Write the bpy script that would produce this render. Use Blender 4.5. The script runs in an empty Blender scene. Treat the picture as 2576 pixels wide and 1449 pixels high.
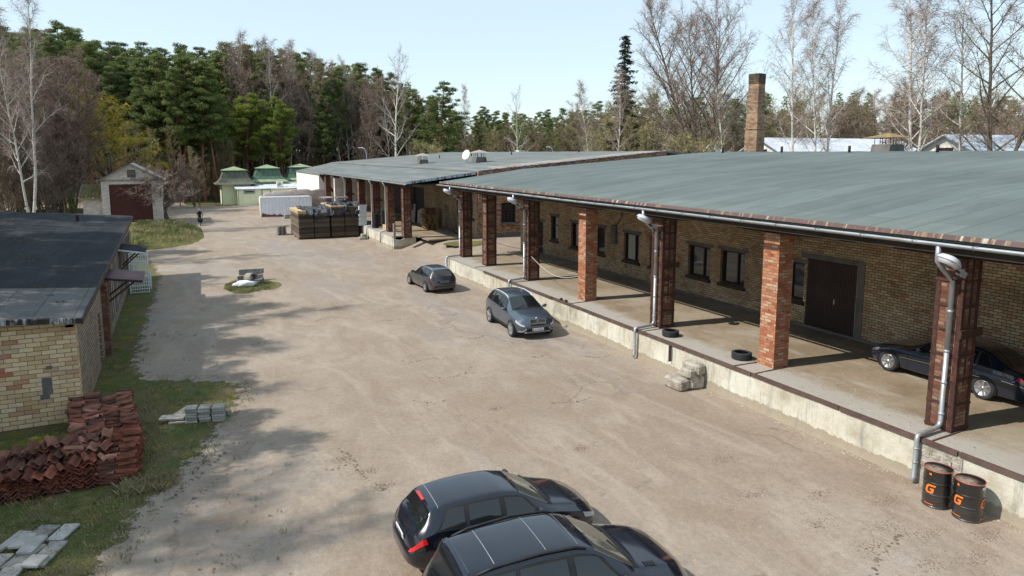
import bpy, bmesh, math, random
from mathutils import Vector, Matrix, Quaternion, noise
R = math.radians
scn = bpy.context.scene
col = scn.collection
rnd = random.Random(7)

# ------------------------------------------------------------ camera, sky, sun, exposure
CAMH = 8.0
cd = bpy.data.cameras.new('camera')
cd.sensor_fit = 'HORIZONTAL'; cd.sensor_width = 36.0; cd.lens = 36.0*1717/2576
cd.shift_y = -106.5/2576
cd.clip_start = 0.2; cd.clip_end = 3000
cam = bpy.data.objects.new('camera', cd); col.objects.link(cam)
cam.location = (0, 0, CAMH)
cam.rotation_euler = (R(90-7.663), 0, R(-26.0))
scn.camera = cam

SUN_EL = 46.0
sun_dir = Vector((-1, 0.13, 0)).normalized()*math.cos(R(SUN_EL)) + Vector((0, 0, math.sin(R(SUN_EL))))
w = bpy.data.worlds.new('World'); scn.world = w; w.use_nodes = True
nt = w.node_tree; nt.nodes.clear()
sky = nt.nodes.new('ShaderNodeTexSky'); sky.sky_type = 'NISHITA'; sky.sun_disc = False
sky.sun_elevation = R(SUN_EL); sky.sun_rotation = math.atan2(sun_dir.x, sun_dir.y)
sky.air_density = 1.0; sky.dust_density = 0.4; sky.ozone_density = 1.5; sky.altitude = 0
bg = nt.nodes.new('ShaderNodeBackground'); bg.inputs[1].default_value = 0.15
wo = nt.nodes.new('ShaderNodeOutputWorld')
mx = nt.nodes.new('ShaderNodeMix'); mx.data_type = 'RGBA'; mx.inputs[0].default_value = .68; mx.inputs[7].default_value = (3.35, 3.98, 4.25, 1)   # flat pale blue mixed in to whiten the sky
nt.links.new(sky.outputs[0], mx.inputs[6]); nt.links.new(mx.outputs[2], bg.inputs[0]); nt.links.new(bg.outputs[0], wo.inputs[0])
sl = bpy.data.lights.new('sun', 'SUN'); sl.energy = 3.7; sl.angle = R(0.5); sl.color = (1, 0.94, 0.85)
so = bpy.data.objects.new('sun', sl); col.objects.link(so)
so.rotation_euler = sun_dir.to_track_quat('Z', 'Y').to_euler()
scn.view_settings.view_transform = 'Standard'; scn.view_settings.look = 'None'
scn.view_settings.exposure = 0.6; scn.view_settings.gamma = 1

# ------------------------------------------------------------ materials
class NT:
    def __init__(s, name):
        s.m = bpy.data.materials.new(name); s.m.use_nodes = True
        s.t = s.m.node_tree; s.b = s.t.nodes['Principled BSDF']
    def n(s, typ, **kw):
        x = s.t.nodes.new('ShaderNode'+typ)
        for k, v in kw.items():
            if k.startswith('i_'):
                x.inputs[k[2:].replace('_', ' ')].default_value = v
            else: setattr(x, k, v)
        return x
    def l(s, a, b): s.t.links.new(a, b)
    def coord(s, kind='Object', sc=(1, 1, 1)):
        c = s.n('TexCoord'); mp = s.n('Mapping'); mp.inputs['Scale'].default_value = sc
        s.l(c.outputs[kind], mp.inputs[0]); return mp.outputs[0]
    def noise(s, co, scale, detail=4, rough=.6, dist=0):
        x = s.n('TexNoise'); x.inputs['Scale'].default_value = scale; x.inputs['Detail'].default_value = detail
        x.inputs['Roughness'].default_value = rough; x.inputs['Distortion'].default_value = dist
        s.l(co, x.inputs[0]); return x.outputs[0]
    def ramp(s, fac, stops, const=False):
        x = s.n('ValToRGB'); e = x.color_ramp.elements
        if const: x.color_ramp.interpolation = 'CONSTANT'
        while len(e) < len(stops): e.new(.5)
        for i, (p, c) in enumerate(stops):
            e[i].position = p; e[i].color = (*c, 1) if len(c) == 3 else c
        s.l(fac, x.inputs[0]); return x.outputs[0]
    def mix(s, f, a, b, mode='MIX'):
        x = s.n('Mix', data_type='RGBA', blend_type=mode)
        for v, i in ((f, 0), (a, 6), (b, 7)):
            if isinstance(v, (int, float)): x.inputs[i].default_value = v
            elif isinstance(v, tuple): x.inputs[i].default_value = (*v, 1)
            else: s.l(v, x.inputs[i])
        return x.outputs[2]
    def math(s, op, a, b=0):
        x = s.n('Math', operation=op)
        for v, i in ((a, 0), (b, 1)):
            if isinstance(v, (int, float)): x.inputs[i].default_value = v
            else: s.l(v, x.inputs[i])
        return x.outputs[0]
    def bump(s, h, st, dist=.02):
        x = s.n('Bump'); x.inputs['Strength'].default_value = st; x.inputs['Distance'].default_value = dist
        s.l(h, x.inputs['Height']); s.l(x.outputs[0], s.b.inputs['Normal'])
    def base(s, c):
        if isinstance(c, tuple): s.b.inputs['Base Color'].default_value = (*c, 1)
        else: s.l(c, s.b.inputs['Base Color'])
    def fin(s, rough=.8, metal=0, spec=.5, coat=0):
        s.b.inputs['Roughness'].default_value = rough; s.b.inputs['Metallic'].default_value = metal
        s.b.inputs['Specular IOR Level'].default_value = spec; s.b.inputs['Coat Weight'].default_value = coat
        s.b.inputs['Coat Roughness'].default_value = .04
        return s.m
B3 = (0, 0, 0); W3 = (1, 1, 1)
def vary(name, c1, c2, scale=2, rough=.85, bump=.3, metal=0, sc=(1, 1, 1), lo=.35, hi=.65, c3=None, s3=9, kind='Object', bd=.01, spec=.4, rnd_amt=0):
    n = NT(name); co = n.coord(kind, sc)
    a = n.noise(co, scale, 6)
    c = n.ramp(a, [(lo, c1), (hi, c2)])
    if c3:
        b = n.noise(co, s3, 5); c = n.mix(n.ramp(b, [(.52, B3), (.66, W3)]), c, c3)
    if rnd_amt:
        oi = n.n('ObjectInfo'); v = n.math('MULTIPLY_ADD', oi.outputs['Random'], rnd_amt); 
        v.node.inputs[2].default_value = 1-rnd_amt/2
        c = n.mix(1.0, c, v, 'MULTIPLY')
    n.base(c)
    if bump: n.bump(n.noise(co, scale*8, 5), bump, bd)
    return n.fin(rough, metal, spec)
def brick(name, stops, mortar, bw=.26, bh=.085, ms=.010, stain=None, stsc=.6, rough=.9, stlo=.5, sthi=.7, bump=.6, offs=.5, grime=.5):
    n = NT(name); co = n.coord('UV')
    wob = n.n('TexNoise'); wob.inputs['Scale'].default_value = 1.3; n.l(co, wob.inputs[0])
    vm = n.n('VectorMath', operation='SCALE'); vm.inputs['Scale'].default_value = .012
    sb = n.n('VectorMath', operation='SUBTRACT'); n.l(wob.outputs['Color'], sb.inputs[0]); sb.inputs[1].default_value = (.5, .5, .5)
    n.l(sb.outputs[0], vm.inputs[0])
    ad = n.n('VectorMath', operation='ADD'); n.l(co, ad.inputs[0]); n.l(vm.outputs[0], ad.inputs[1])
    b = n.n('TexBrick'); b.offset = offs; n.l(ad.outputs[0], b.inputs[0])
    for k, v in (('Scale', 1), ('Mortar Size', ms), ('Mortar Smooth', .2), ('Bias', 0), ('Brick Width', bw), ('Row Height', bh+.012)): b.inputs[k].default_value = v
    b.inputs['Color1'].default_value = (0, 0, 0, 1); b.inputs['Color2'].default_value = (1, 1, 1, 1); b.inputs['Mortar'].default_value = (0, 0, 0, 1)
    c = n.ramp(b.outputs['Color'], stops)
    nz = n.noise(co, 14, 4)
    c = n.mix(n.ramp(nz, [(.45, B3), (.75, (.45, .45, .45))]), c, n.mix(.5, c, mortar))
    if stain:
        s1 = n.noise(co, stsc, 5, .65)
        c = n.mix(n.ramp(s1, [(stlo, B3), (sthi, (.75, .75, .75))]), c, stain)
    c = n.mix(b.outputs['Fac'], c, mortar)
    g = n.noise(co, .35, 6, .7)
    c = n.mix(1.0, c, n.ramp(g, [(.3, (1-grime, 1-grime, 1-grime)), (.65, W3)]), 'MULTIPLY')
    n.base(c)
    h = n.math('SUBTRACT', n.math('MULTIPLY', nz, .4), b.outputs['Fac'])
    n.bump(h, bump, .015)
    return n.fin(rough, 0, .25)
MT = {}
MT['yellow_brick'] = brick('yellow_brick', [(0, (.40, .29, .17)), (.3, (.54, .41, .26)), (.55, (.62, .49, .33)), (.78, (.46, .33, .19)), (.92, (.50, .28, .17)), (1, (.40, .20, .12))], (.10, .07, .05), stain=(.36, .18, .12), stsc=.22, stlo=.56, sthi=.70, grime=.5)
MT['front_brick'] = brick('front_brick', [(0, (.50, .34, .18)), (.3, (.66, .48, .28)), (.6, (.72, .56, .36)), (.84, (.52, .35, .18)), (.93, (.46, .27, .16)), (1, (.42, .15, .08))], (.14, .12, .095), bw=.37, bh=.122, ms=.009, stain=(.42, .35, .26), stsc=.9, grime=.15)
MT['side_brick'] = brick('side_brick', [(0, (.24, .19, .13)), (.5, (.42, .34, .24)), (1, (.34, .22, .16))], (.06, .05, .04), ms=.016, bw=.36, bh=.115, stain=(.36, .35, .34), stsc=.8, grime=.3)
MT['red_brick'] = brick('red_brick', [(0, (.30, .08, .04)), (.35, (.43, .14, .065)), (.6, (.46, .20, .10)), (.85, (.50, .36, .25)), (1, (.34, .11, .06))], (.19, .14, .10), stain=(.40, .33, .24), stsc=1.5, stlo=.52, sthi=.75, grime=.3)
MT['dark_red_brick'] = brick('dark_red_brick', [(0, (.13, .045, .03)), (.4, (.20, .075, .045)), (.7, (.25, .12, .075)), (1, (.30, .21, .14))], (.10, .075, .055), stain=(.13, .10, .08), stsc=.9, grime=.4)
MT['mixed_brick'] = brick('mixed_brick', [(0, (.25, .09, .06)), (.35, (.33, .13, .08)), (.6, (.40, .31, .19)), (1, (.42, .35, .22))], (.12, .09, .07), stain=(.34, .16, .10), stsc=.35, grime=.4)
MT['white_brick'] = brick('white_brick', [(0, (.68, .60, .57)), (.5, (.80, .73, .69)), (1, (.64, .54, .51))], (.25, .20, .19), bh=.12, bw=.36, stain=(.50, .40, .36), stsc=.5, grime=.2)
MT['chimney_brick'] = brick('chimney_brick', [(0, (.34, .20, .12)), (.5, (.46, .33, .21)), (1, (.22, .12, .08))], (.12, .09, .07), bh=.10, stain=(.12, .08, .06), stsc=1.2, grime=.5)
MT['pinkgray_brick'] = brick('pinkgray_brick', [(0, (.70, .56, .52)), (.5, (.84, .72, .66)), (1, (.62, .50, .45))], (.26, .20, .17), bh=.14, bw=.34, grime=.3)

def roof_mat(name, c1, c2, c3, seam_w=1.0, seam_l=10, axis='XY', sc=1.0, patch=None):
    n = NT(name); co = n.coord('Object')
    if axis == 'YX': # seams run along X
        sx = n.n('SeparateXYZ'); n.l(co, sx.inputs[0]); cx = n.n('CombineXYZ'); n.l(sx.outputs[0], cx.inputs[0]); n.l(sx.outputs[1], cx.inputs[1]); bc = cx.outputs[0]
    else:
        sx = n.n('SeparateXYZ'); n.l(co, sx.inputs[0]); cx = n.n('CombineXYZ'); n.l(sx.outputs[1], cx.inputs[0]); n.l(sx.outputs[0], cx.inputs[1]); bc = cx.outputs[0]
    b = n.n('TexBrick'); n.l(bc, b.inputs[0])
    for k, v in (('Scale', 1), ('Mortar Size', .015), ('Mortar Smooth', .6), ('Bias', 0), ('Brick Width', seam_l), ('Row Height', seam_w)): b.inputs[k].default_value = v
    b.inputs['Color1'].default_value = (.86, .86, .86, 1); b.inputs['Color2'].default_value = (1.1, 1.1, 1.1, 1); b.inputs['Mortar'].default_value = (.38, .38, .38, 1)
    a = n.noise(co, .22*sc, 8, .65)
    c = n.ramp(a, [(.35, c1), (.62, c2)])
    st = n.noise(n.coord('Object', (.25, 2.0, 1) if axis == 'YX' else (2., .25, 1)), .9, 6, .7)
    c = n.mix(n.ramp(st, [(.48, B3), (.68, (.6, .6, .6))]), c, c3)
    if patch:
        p = n.noise(co, .5, 6, .7); c = n.mix(n.ramp(p, [(.60, B3), (.67, W3)]), c, patch)
    c = n.mix(1.0, c, b.outputs['Color'], 'MULTIPLY')
    f = n.noise(co, 60, 2); c = n.mix(n.ramp(f, [(.3, B3), (.8, (.35, .35, .35))]), c, c3)
    dk = n.noise(n.coord('Object', (.5, 1.6, 1) if axis == 'YX' else (1.6, .5, 1)), .7, 8, .75, .6); c = n.mix(n.ramp(dk, [(.56, B3), (.72, (.5, .5, .5))]), c, tuple(x*.55 for x in c1))
    n.base(c)
    h = n.math('ADD', n.math('MULTIPLY', n.noise(n.coord('Object', (1, .35, 1) if axis == 'YX' else (.35, 1, 1)), 1.1, 3), 1.0), n.math('MULTIPLY', b.outputs['Fac'], .5))
    n.bump(h, .5, .06)
    return n.fin(.9, 0, .2)
MT['felt_green'] = roof_mat('felt_green', (.085, .108, .108), (.112, .138, .137), (.145, .168, .163), 1.0, 7, 'YX')
MT['felt_gray'] = roof_mat('felt_gray', (.11, .125, .13), (.15, .165, .165), (.215, .24, .22), 1.0, 8, 'XY')
MT['felt_tan'] = roof_mat('felt_tan', (.20, .17, .15), (.28, .25, .21), (.36, .33, .29), 1.0, 8, 'XY')
MT['felt_dark'] = roof_mat('felt_dark', (.012, .015, .020), (.022, .026, .032), (.05, .054, .058), 1.0, 14, 'XY', 1.5)
MT['felt_mid'] = roof_mat('felt_mid', (.085, .087, .092), (.125, .126, .127), (.18, .175, .17), 1.0, 14, 'XY', 1.5)

def ground_mat(name, kind, edge=False):
    n = NT(name); co = n.coord('Object')
    if kind == 'yard':
        a = n.noise(co, .09, 7, .6, .4)
        c = n.ramp(a, [(.33, (.26, .208, .158)), (.5, (.33, .275, .222)), (.68, (.315, .28, .25))])
        b = n.noise(n.coord('Object', (1, .6, 1)), .45, 7, .65, 1.2)
        c = n.mix(n.ramp(b, [(.42, B3), (.64, (.75, .75, .75))]), c, (.245, .188, .138))
        b2 = n.noise(co, 1.7, 8, .75, .3)
        c = n.mix(n.ramp(b2, [(.45, B3), (.70, (.55, .55, .55))]), c, (.22, .18, .145))
        b3 = n.noise(n.coord('Object', (.8, .25, 1)), .22, 4, .6, .5)
        c = n.mix(n.ramp(b3, [(.50, B3), (.62, (.45, .45, .45))]), c, (.24, .235, .235))
        tr = n.noise(n.coord('Object', (1.2, .30, 1)), .6, 5, .6, 1.6)
        c = n.mix(n.ramp(tr, [(.50, B3), (.70, (.45, .45, .45))]), c, (.43, .37, .305))
        # worn holes and dark damp spots
        d = n.noise(co, .75, 8, .72, .3)
        c = n.mix(n.ramp(d, [(.63, B3), (.69, (.7, .7, .7))]), c, (.15, .12, .095))
        v = n.n('TexVoronoi', feature='DISTANCE_TO_EDGE'); v.inputs['Scale'].default_value = .16
        ws = n.n('TexNoise'); ws.inputs['Scale'].default_value = .9; ws.inputs['Detail'].default_value = 6; n.l(co, ws.inputs[0])
        av = n.n('VectorMath', operation='ADD'); n.l(co, av.inputs[0]); n.l(ws.outputs['Color'], av.inputs[1]); n.l(av.outputs[0], v.inputs['Vector'])
        ck = n.ramp(v.outputs['Distance'], [(.002, W3), (.006, B3)])
        ck = n.mix(1.0, ck, n.ramp(n.noise(co, .12, 2), [(.52, B3), (.6, (.55, .55, .55))]), 'MULTIPLY')
        c = n.mix(ck, c, (.14, .11, .085))
        f = n.noise(co, 30, 3, .7); c = n.mix(n.ramp(f, [(.3, (.42, .42, .42)), (.62, B3)]), c, (.18, .14, .105))
        g_ = n.noise(co, 7, 6, .8); c = n.mix(1.0, c, n.ramp(g_, [(.3, (.80, .79, .78)), (.7, (1.12, 1.12, 1.12))]), 'MULTIPLY')
        c = n.mix(n.ramp(f, [(.66, B3), (.72, (.5, .5, .5))]), c, (.46, .43, .40))
        if edge:
            at_ = n.n('Attribute'); at_.attribute_name = 'edge'
            e_ = n.math('SUBTRACT', n.math('ADD', n.math('MULTIPLY', n.noise(co, 2.6, 6, .75), 1.9), -.45), at_.outputs['Fac'])
            n.l(n.ramp(e_, [(.0, B3), (.10, W3)]), n.b.inputs['Alpha'])
        n.base(c); hh = n.math('ADD', n.math('MULTIPLY', n.noise(co, 1.6, 8, .7), 1.0), n.math('MULTIPLY', d, -2.0))
        n.bump(hh, .5, .06)
        return n.fin(.9, 0, .3)
    if kind == 'turf':
        a = n.noise(co, .5, 8, .7)
        c = n.ramp(a, [(.36, (.15, .115, .08)), (.46, (.13, .12, .055)), (.54, (.10, .115, .04)), (.60, (.085, .108, .035)), (.67, (.18, .15, .08))])
        m = n.noise(co, .9, 7, .7, .5); c = n.mix(n.ramp(m, [(.55, B3), (.64, (.8, .8, .8))]), c, (.21, .16, .035))
        f = n.noise(co, 22, 4, .8); c = n.mix(1.0, c, n.ramp(f, [(.3, (.45, .45, .45)), (.7, (1.5, 1.5, 1.4))]), 'MULTIPLY')
        n.base(c); n.bump(f, .8, .05); return n.fin(.95, 0, .15)
    if kind == 'moss':
        a = n.noise(co, .7, 8, .75, .4)
        c = n.ramp(a, [(.38, (.13, .09, .055)), (.47, (.10, .11, .038)), (.54, (.13, .125, .04)), (.62, (.20, .16, .06))])
        f = n.noise(co, 5, 6, .8); c = n.mix(1.0, c, n.ramp(f, [(.3, (.55, .55, .55)), (.7, (1.4, 1.4, 1.4))]), 'MULTIPLY')
        n.base(c); n.bump(f, .8, .08); return n.fin(.95, 0, .15)
    if kind == 'forest':
        a = n.noise(co, .08, 7, .7)
        c = n.ramp(a, [(.38, (.085, .065, .045)), (.5, (.10, .085, .045)), (.62, (.10, .12, .04))])
        f = n.noise(co, 4, 4, .8); c = n.mix(1.0, c, n.ramp(f, [(.3, (.55, .55, .55)), (.7, (1.3, 1.3, 1.3))]), 'MULTIPLY')
        n.base(c); return n.fin(.95, 0, .1)
    if kind == 'platform':
        a = n.noise(co, .35, 7, .7)
        c = n.ramp(a, [(.38, (.195, .15, .10)), (.5, (.25, .20, .14)), (.62, (.30, .26, .205))])
        # pale weathered strip outside the drip line of the canopy
        sx = n.n('SeparateXYZ'); n.l(co, sx.inputs[0])
        e = n.math('ADD', sx.outputs[0], n.math('MULTIPLY', n.noise(co, .8, 6, .7), 2.6))
        c = n.mix(n.ramp(n.math('DIVIDE', n.math('SUBTRACT', e, 15.0), 6.0), [(.50, W3), (.60, B3)]), c, (.33, .305, .27))
        d = n.noise(n.coord('Object', (1.4, .4, 1)), 1.0, 7, .75); c = n.mix(n.ramp(d, [(.55, B3), (.70, (.7, .7, .7))]), c, (.38, .355, .32))
        d2 = n.noise(co, 1.3, 7, .7); c = n.mix(n.ramp(d2, [(.62, B3), (.70, (.6, .6, .6))]), c, (.12, .10, .08))
        n.base(c); n.bump(n.noise(co, 5, 7, .75), .5, .04); return n.fin(.9, 0, .25)
    if kind == 'plaster':
        co = n.coord('Object', (1, 1, 1))
        a = n.noise(co, .7, 7, .7)
        c = n.ramp(a, [(.36, (.36, .33, .25)), (.5, (.50, .47, .39)), (.62, (.56, .55, .48))])
        s = n.noise(n.coord('Object', (1, 3.2, .5)), .9, 7, .75, .3)
        c = n.mix(n.ramp(s, [(.52, B3), (.66, (.7, .7, .7))]), c, (.19, .19, .165))
        s2 = n.noise(n.coord('Object', (1, 1, .3)), 1.5, 5, .7); c = n.mix(n.ramp(s2, [(.60, B3), (.72, (.6, .6, .6))]), c, (.36, .27, .14))
        sx = n.n('SeparateXYZ'); n.l(co, sx.inputs[0])
        e = n.math('ADD', sx.outputs[2], n.math('MULTIPLY', n.noise(co, 1.8, 6, .75), -.5))
        c = n.mix(n.ramp(e, [(.0, (.85, .85, .85)), (.03, B3)]), c, (.26, .22, .16))
        cr = n.noise(co, 5, 6, .8); c = n.mix(n.ramp(cr, [(.60, B3), (.66, (.5, .5, .5))]), c, (.30, .27, .22))
        n.base(c); n.bump(n.noise(co, 4, 8, .75), .7, .04); return n.fin(.92, 0, .25)
MT['yard'] = ground_mat('yard_surface', 'yard'); MT['yard_edge'] = ground_mat('yard_margin', 'yard', True); MT['turf'] = ground_mat('turf', 'turf'); MT['forest'] = ground_mat('forest_floor', 'forest')
MT['platform'] = ground_mat('platform_concrete', 'platform'); MT['plaster'] = ground_mat('old_plaster', 'plaster'); MT['moss'] = ground_mat('mossy_turf', 'moss')
MT['concrete'] = vary('concrete', (.22, .20, .17), (.36, .34, .30), 2.5, .9, .5, c3=(.16, .14, .12), s3=6)
MT['concrete_dark'] = vary('concrete_dark', (.09, .085, .08), (.15, .14, .13), 1.5, .9, .3)
MT['paver'] = vary('paver', (.25, .235, .21), (.37, .36, .335), 3, .9, .5, c3=(.20, .18, .14), s3=12, rnd_amt=.5)
MT['paver_light'] = vary('paver_light', (.30, .29, .27), (.44, .43, .41), 3, .9, .4, c3=(.30, .28, .25), s3=12, rnd_amt=.3)
MT['rust_steel'] = vary('rust_steel', (.032, .013, .010), (.06, .024, .018), 3, .7, .3, c3=(.10, .04, .022), s3=10)
MT['rust_rail'] = vary('rust_rail', (.07, .042, .035), (.11, .07, .058), 3, .8, .4)
MT['galv'] = vary('galvanised', (.30, .33, .36), (.42, .45, .48), 1.2, .45, .1, metal=.55, c3=(.34, .32, .28), s3=3)
MT['galv_dull'] = vary('galvanised_dull', (.22, .24, .25), (.34, .36, .37), 1.2, .6, .1, metal=.3)
MT['dark_brown'] = vary('dark_brown_paint', (.020, .011, .010), (.032, .018, .015), 3, .6, .1)
MT['door_brown'] = vary('door_brown', (.022, .011, .011), (.038, .018, .017), 2, .55, .2)
MT['soffit'] = vary('soffit', (.020, .016, .013), (.04, .03, .024), 1.5, .9, .2)
MT['maroon'] = vary('maroon_sheet', (.055, .022, .026), (.085, .036, .038), 2, .6, .15)
MT['red_door'] = vary('red_door', (.055, .015, .013), (.10, .028, .022), 2.5, .75, .2, sc=(.4, .4, 3), c3=(.07, .02, .018))
MT['white_paint'] = vary('white_paint', (.68, .66, .62), (.80, .79, .76), 1.0, .8, .1)
MT['cream'] = vary('cream_siding', (.66, .70, .46), (.74, .77, .54), 1.0, .7, .15)
MT['green_trim'] = vary('green_trim', (.04, .08, .04), (.06, .10, .05), 3, .6, .1)
MT['green_sheet'] = vary('green_sheet', (.05, .105, .075), (.08, .145, .105), 1.5, .55, .2, c3=(.13, .19, .12), s3=4)
MT['green_light'] = vary('green_light_sheet', (.20, .28, .16), (.28, .36, .22), 1.5, .55, .2)
MT['brown_sheet'] = vary('weathered_sheet', (.085, .10, .075), (.13, .13, .095), 1.5, .6, .2)
MT['light_roof'] = vary('light_roof', (.50, .54, .60), (.62, .66, .72), .4, .5, .1, c3=(.44, .47, .52), s3=1.2)
MT['asbestos'] = vary('asbestos_sheet', (.16, .16, .17), (.24, .24, .25), 1.5, .9, .3)
MT['moss_roof'] = vary('mossy_sheet', (.06, .05, .03), (.16, .13, .03), 2.5, .95, .4, c3=(.10, .10, .09), s3=4)
MT['wood_gray'] = vary('grey_wood', (.12, .095, .075), (.22, .19, .16), 3, .9, .3, sc=(1, 1, .2))
MT['wood_slat'] = vary('pale_slats', (.26, .23, .20), (.38, .35, .32), 3, .9, .3, sc=(1, 1, .2))
MT['wood_dark'] = vary('dark_wood', (.035, .024, .018), (.06, .042, .03), 3, .9, .3)
MT['wood_new'] = vary('new_wood', (.42, .31, .17), (.56, .43, .25), 2, .8, .2, c3=(.34, .24, .13), s3=8)
MT['pallet_wood'] = vary('pallet_wood', (.24, .14, .065), (.36, .22, .11), 3, .85, .3)
MT['rubber'] = vary('rubber', (.014, .016, .018), (.026, .028, .032), 6, .8, .3)
MT['black'] = vary('black_plastic', (.012, .012, .013), (.018, .018, .02), 5, .6, .05)
MT['grille_black'] = vary('grille_black', (.006, .006, .007), (.01, .01, .011), 5, .4, 0)
MT['chrome'] = vary('chrome', (.62, .63, .65), (.72, .73, .75), 3, .15, 0, metal=1)
MT['alloy'] = vary('alloy', (.42, .43, .45), (.55, .56, .58), 3, .3, 0, metal=.85)
MT['tarp'] = vary('dark_tarp', (.010, .013, .020), (.028, .036, .05), 1.4, .42, .8, c3=(.06, .07, .088), s3=2.5, bd=.1, spec=.5)
MT['terracotta'] = vary('terracotta', (.12, .036, .022), (.25, .075, .04), 3.0, .85, .3, c3=(.07, .045, .032), s3=4, rnd_amt=1.0)
MT['terracotta_dark'] = vary('terracotta_dark', (.085, .03, .02), (.15, .05, .03), 3.0, .9, .3, c3=(.05, .035, .025), s3=5)
MT['container'] = vary('container_white', (.52, .55, .62), (.62, .65, .71), .8, .6, .2, c3=(.50, .49, .47), s3=2.5)
MT['stone'] = vary('rubble_stone', (.26, .23, .19), (.42, .39, .34), 3, .95, .7, c3=(.20, .17, .13), s3=5, bd=.05)
MT['enamel'] = vary('lamp_enamel', (.50, .52, .56), (.62, .64, .68), 3, .35, .05, metal=.2)
MT['navy'] = vary('navy_cloth', (.010, .011, .022), (.016, .018, .032), 6, .9, .3)
MT['skin'] = vary('skin', (.35, .20, .14), (.45, .27, .20), 6, .6, .1)
MT['hair'] = vary('grey_hair', (.25, .24, .23), (.35, .34, .33), 10, .8, .1)
MT['bin_green'] = vary('bin_green', (.015, .045, .022), (.022, .06, .03), 3, .5, .05)
MT['yellow'] = vary('yellow_sticker', (.55, .45, .03), (.65, .52, .05), 3, .6, 0)
MT['orange'] = vary('orange_print', (.80, .17, .02), (.85, .20, .03), 3, .5, 0)
MT['white_plastic'] = vary('white_plastic', (.62, .66, .70), (.74, .77, .80), 4, .4, .05)
MT['rope'] = vary('pale_rope', (.45, .43, .40), (.55, .53, .50), 10, .8, .1)
MT['curtain'] = vary('curtain', (.30, .30, .28), (.42, .42, .40), 2, .9, .4, sc=(6, 6, .3))
def glass(name, c, rough=.03, spec=.8):
    n = NT(name); co = n.coord('Object'); a = n.noise(co, .8, 3)
    n.base(n.ramp(a, [(.3, c), (.7, tuple(x*1.5+.004 for x in c))])); return n.fin(rough, 0, spec)
MT['glass'] = glass('window_glass', (.012, .014, .016), .06)
MT['car_glass'] = glass('car_glass', (.006, .008, .009), .02, .9)
MT['car_glass_reflect'] = glass('car_glass_reflect', (.05, .055, .05), .03, .9)  # paler base colour paints the reflection on the foreground windscreens
MT['dusty_glass'] = glass('dusty_glass', (.055, .055, .052), .45, .5)
def paint(name, c, metal=.3, dust=(.12, .105, .09), damt=.25, rough=.28):
    n = NT(name); co = n.coord('Object')
    d = n.noise(co, 2.2, 7, .75); f = n.noise(co, 90, 2)
    c2 = n.mix(n.ramp(d, [(.4, B3), (.75, (damt,)*3)]), c, dust)
    c2 = n.mix(n.ramp(f, [(.62, B3), (.72, (damt,)*3)]), c2, dust)
    sx = n.n('SeparateXYZ'); n.l(co, sx.inputs[0])
    e = n.math('ADD', sx.outputs[2], n.math('MULTIPLY', d, .35))
    c2 = n.mix(n.ramp(e, [(.42, (min(1, damt*2.2),)*3), (.75, B3)]), c2, dust)
    n.base(c2)
    rr = n.ramp(d, [(.35, (rough,)*3), (.75, (rough+.15,)*3)]); n.l(rr, n.b.inputs['Roughness'])
    m = n.fin(rough, metal, .5, .8)
    return m
MT['paint_grayblue'] = paint('grey_blue_paint', (.085, .115, .155), .6, damt=.10)
MT['paint_slate'] = paint('dark_slate_paint', (.022, .030, .042), .4, damt=.4)
MT['paint_black'] = paint('black_paint', (.005, .008, .017), .15, damt=.035, rough=.16)
MT['paint_night'] = paint('night_blue_paint', (.010, .018, .038), .3, damt=.03, rough=.16)
MT['red_lamp'] = glass('red_lamp', (.45, .01, .012), .1)
MT['clear_lamp'] = glass('clear_lamp', (.30, .31, .32), .08)
MT['plate'] = vary('plate_white', (.62, .62, .60), (.70, .70, .68), 5, .5, 0)
MT['plate_dirty'] = vary('plate_dirty', (.13, .125, .115), (.18, .17, .16), 5, .7, 0)
MT['blue'] = vary('plate_blue', (.02, .04, .35), (.03, .05, .40), 5, .5, 0)
MT['ink'] = vary('ink', (.012, .012, .014), (.018, .018, .02), 5, .6, 0)
def bark(name, c1, c2, marks=None):
    n = NT(name); co = n.coord('Object', (1, 1, .35)); a = n.noise(co, 2.2, 6, .7)
    c = n.ramp(a, [(.35, c1), (.65, c2)])
    if marks:
        mk = n.noise(n.coord('Object', (1, 1, 3.2)), 1.5, 4, .7); c = n.mix(n.ramp(mk, [(.58, B3), (.63, W3)]), c, marks)
    n.base(c); return n.fin(.9, 0, .2)
MT['birch_bark'] = bark('birch_bark', (.48, .44, .40), (.64, .61, .57), (.07, .06, .05))
MT['bark'] = bark('brown_bark', (.10, .075, .055), (.19, .15, .115))
MT['pine_bark'] = bark('pine_bark', (.13, .065, .04), (.26, .13, .075))
def leafy(name, c1, c2, sc=.6, amt=.5, trans=0):
    n = NT(name); co = n.coord('Object'); a = n.noise(co, sc, 5, .7)
    c = n.ramp(a, [(.35, c1), (.65, c2)])
    oi = n.n('ObjectInfo'); v = n.math('MULTIPLY_ADD', oi.outputs['Random'], amt); v.node.inputs[2].default_value = 1-amt/2
    fc = n.mix(1.0, c, v, 'MULTIPLY'); n.base(fc); n.fin(.85, 0, .15)
    if trans:
        tr = n.n('BsdfTranslucent'); n.l(fc, tr.inputs[0]); ms = n.n('MixShader'); ms.inputs[0].default_value = trans; n.l(n.b.outputs[0], ms.inputs[1]); n.l(tr.outputs[0], ms.inputs[2])
        n.l(ms.outputs[0], n.t.nodes['Material Output'].inputs[0])
    return n.m
MT['pine_green'] = leafy('pine_needles', (.12, .155, .048), (.205, .245, .085), .7, .5, .35)
MT['pine_bright'] = leafy('bright_needles', (.155, .20, .038), (.235, .28, .065), .5, .15, .35)
MT['pine_bluish'] = leafy('dark_needles', (.10, .135, .05), (.17, .21, .085), .7, .5, .35)
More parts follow.
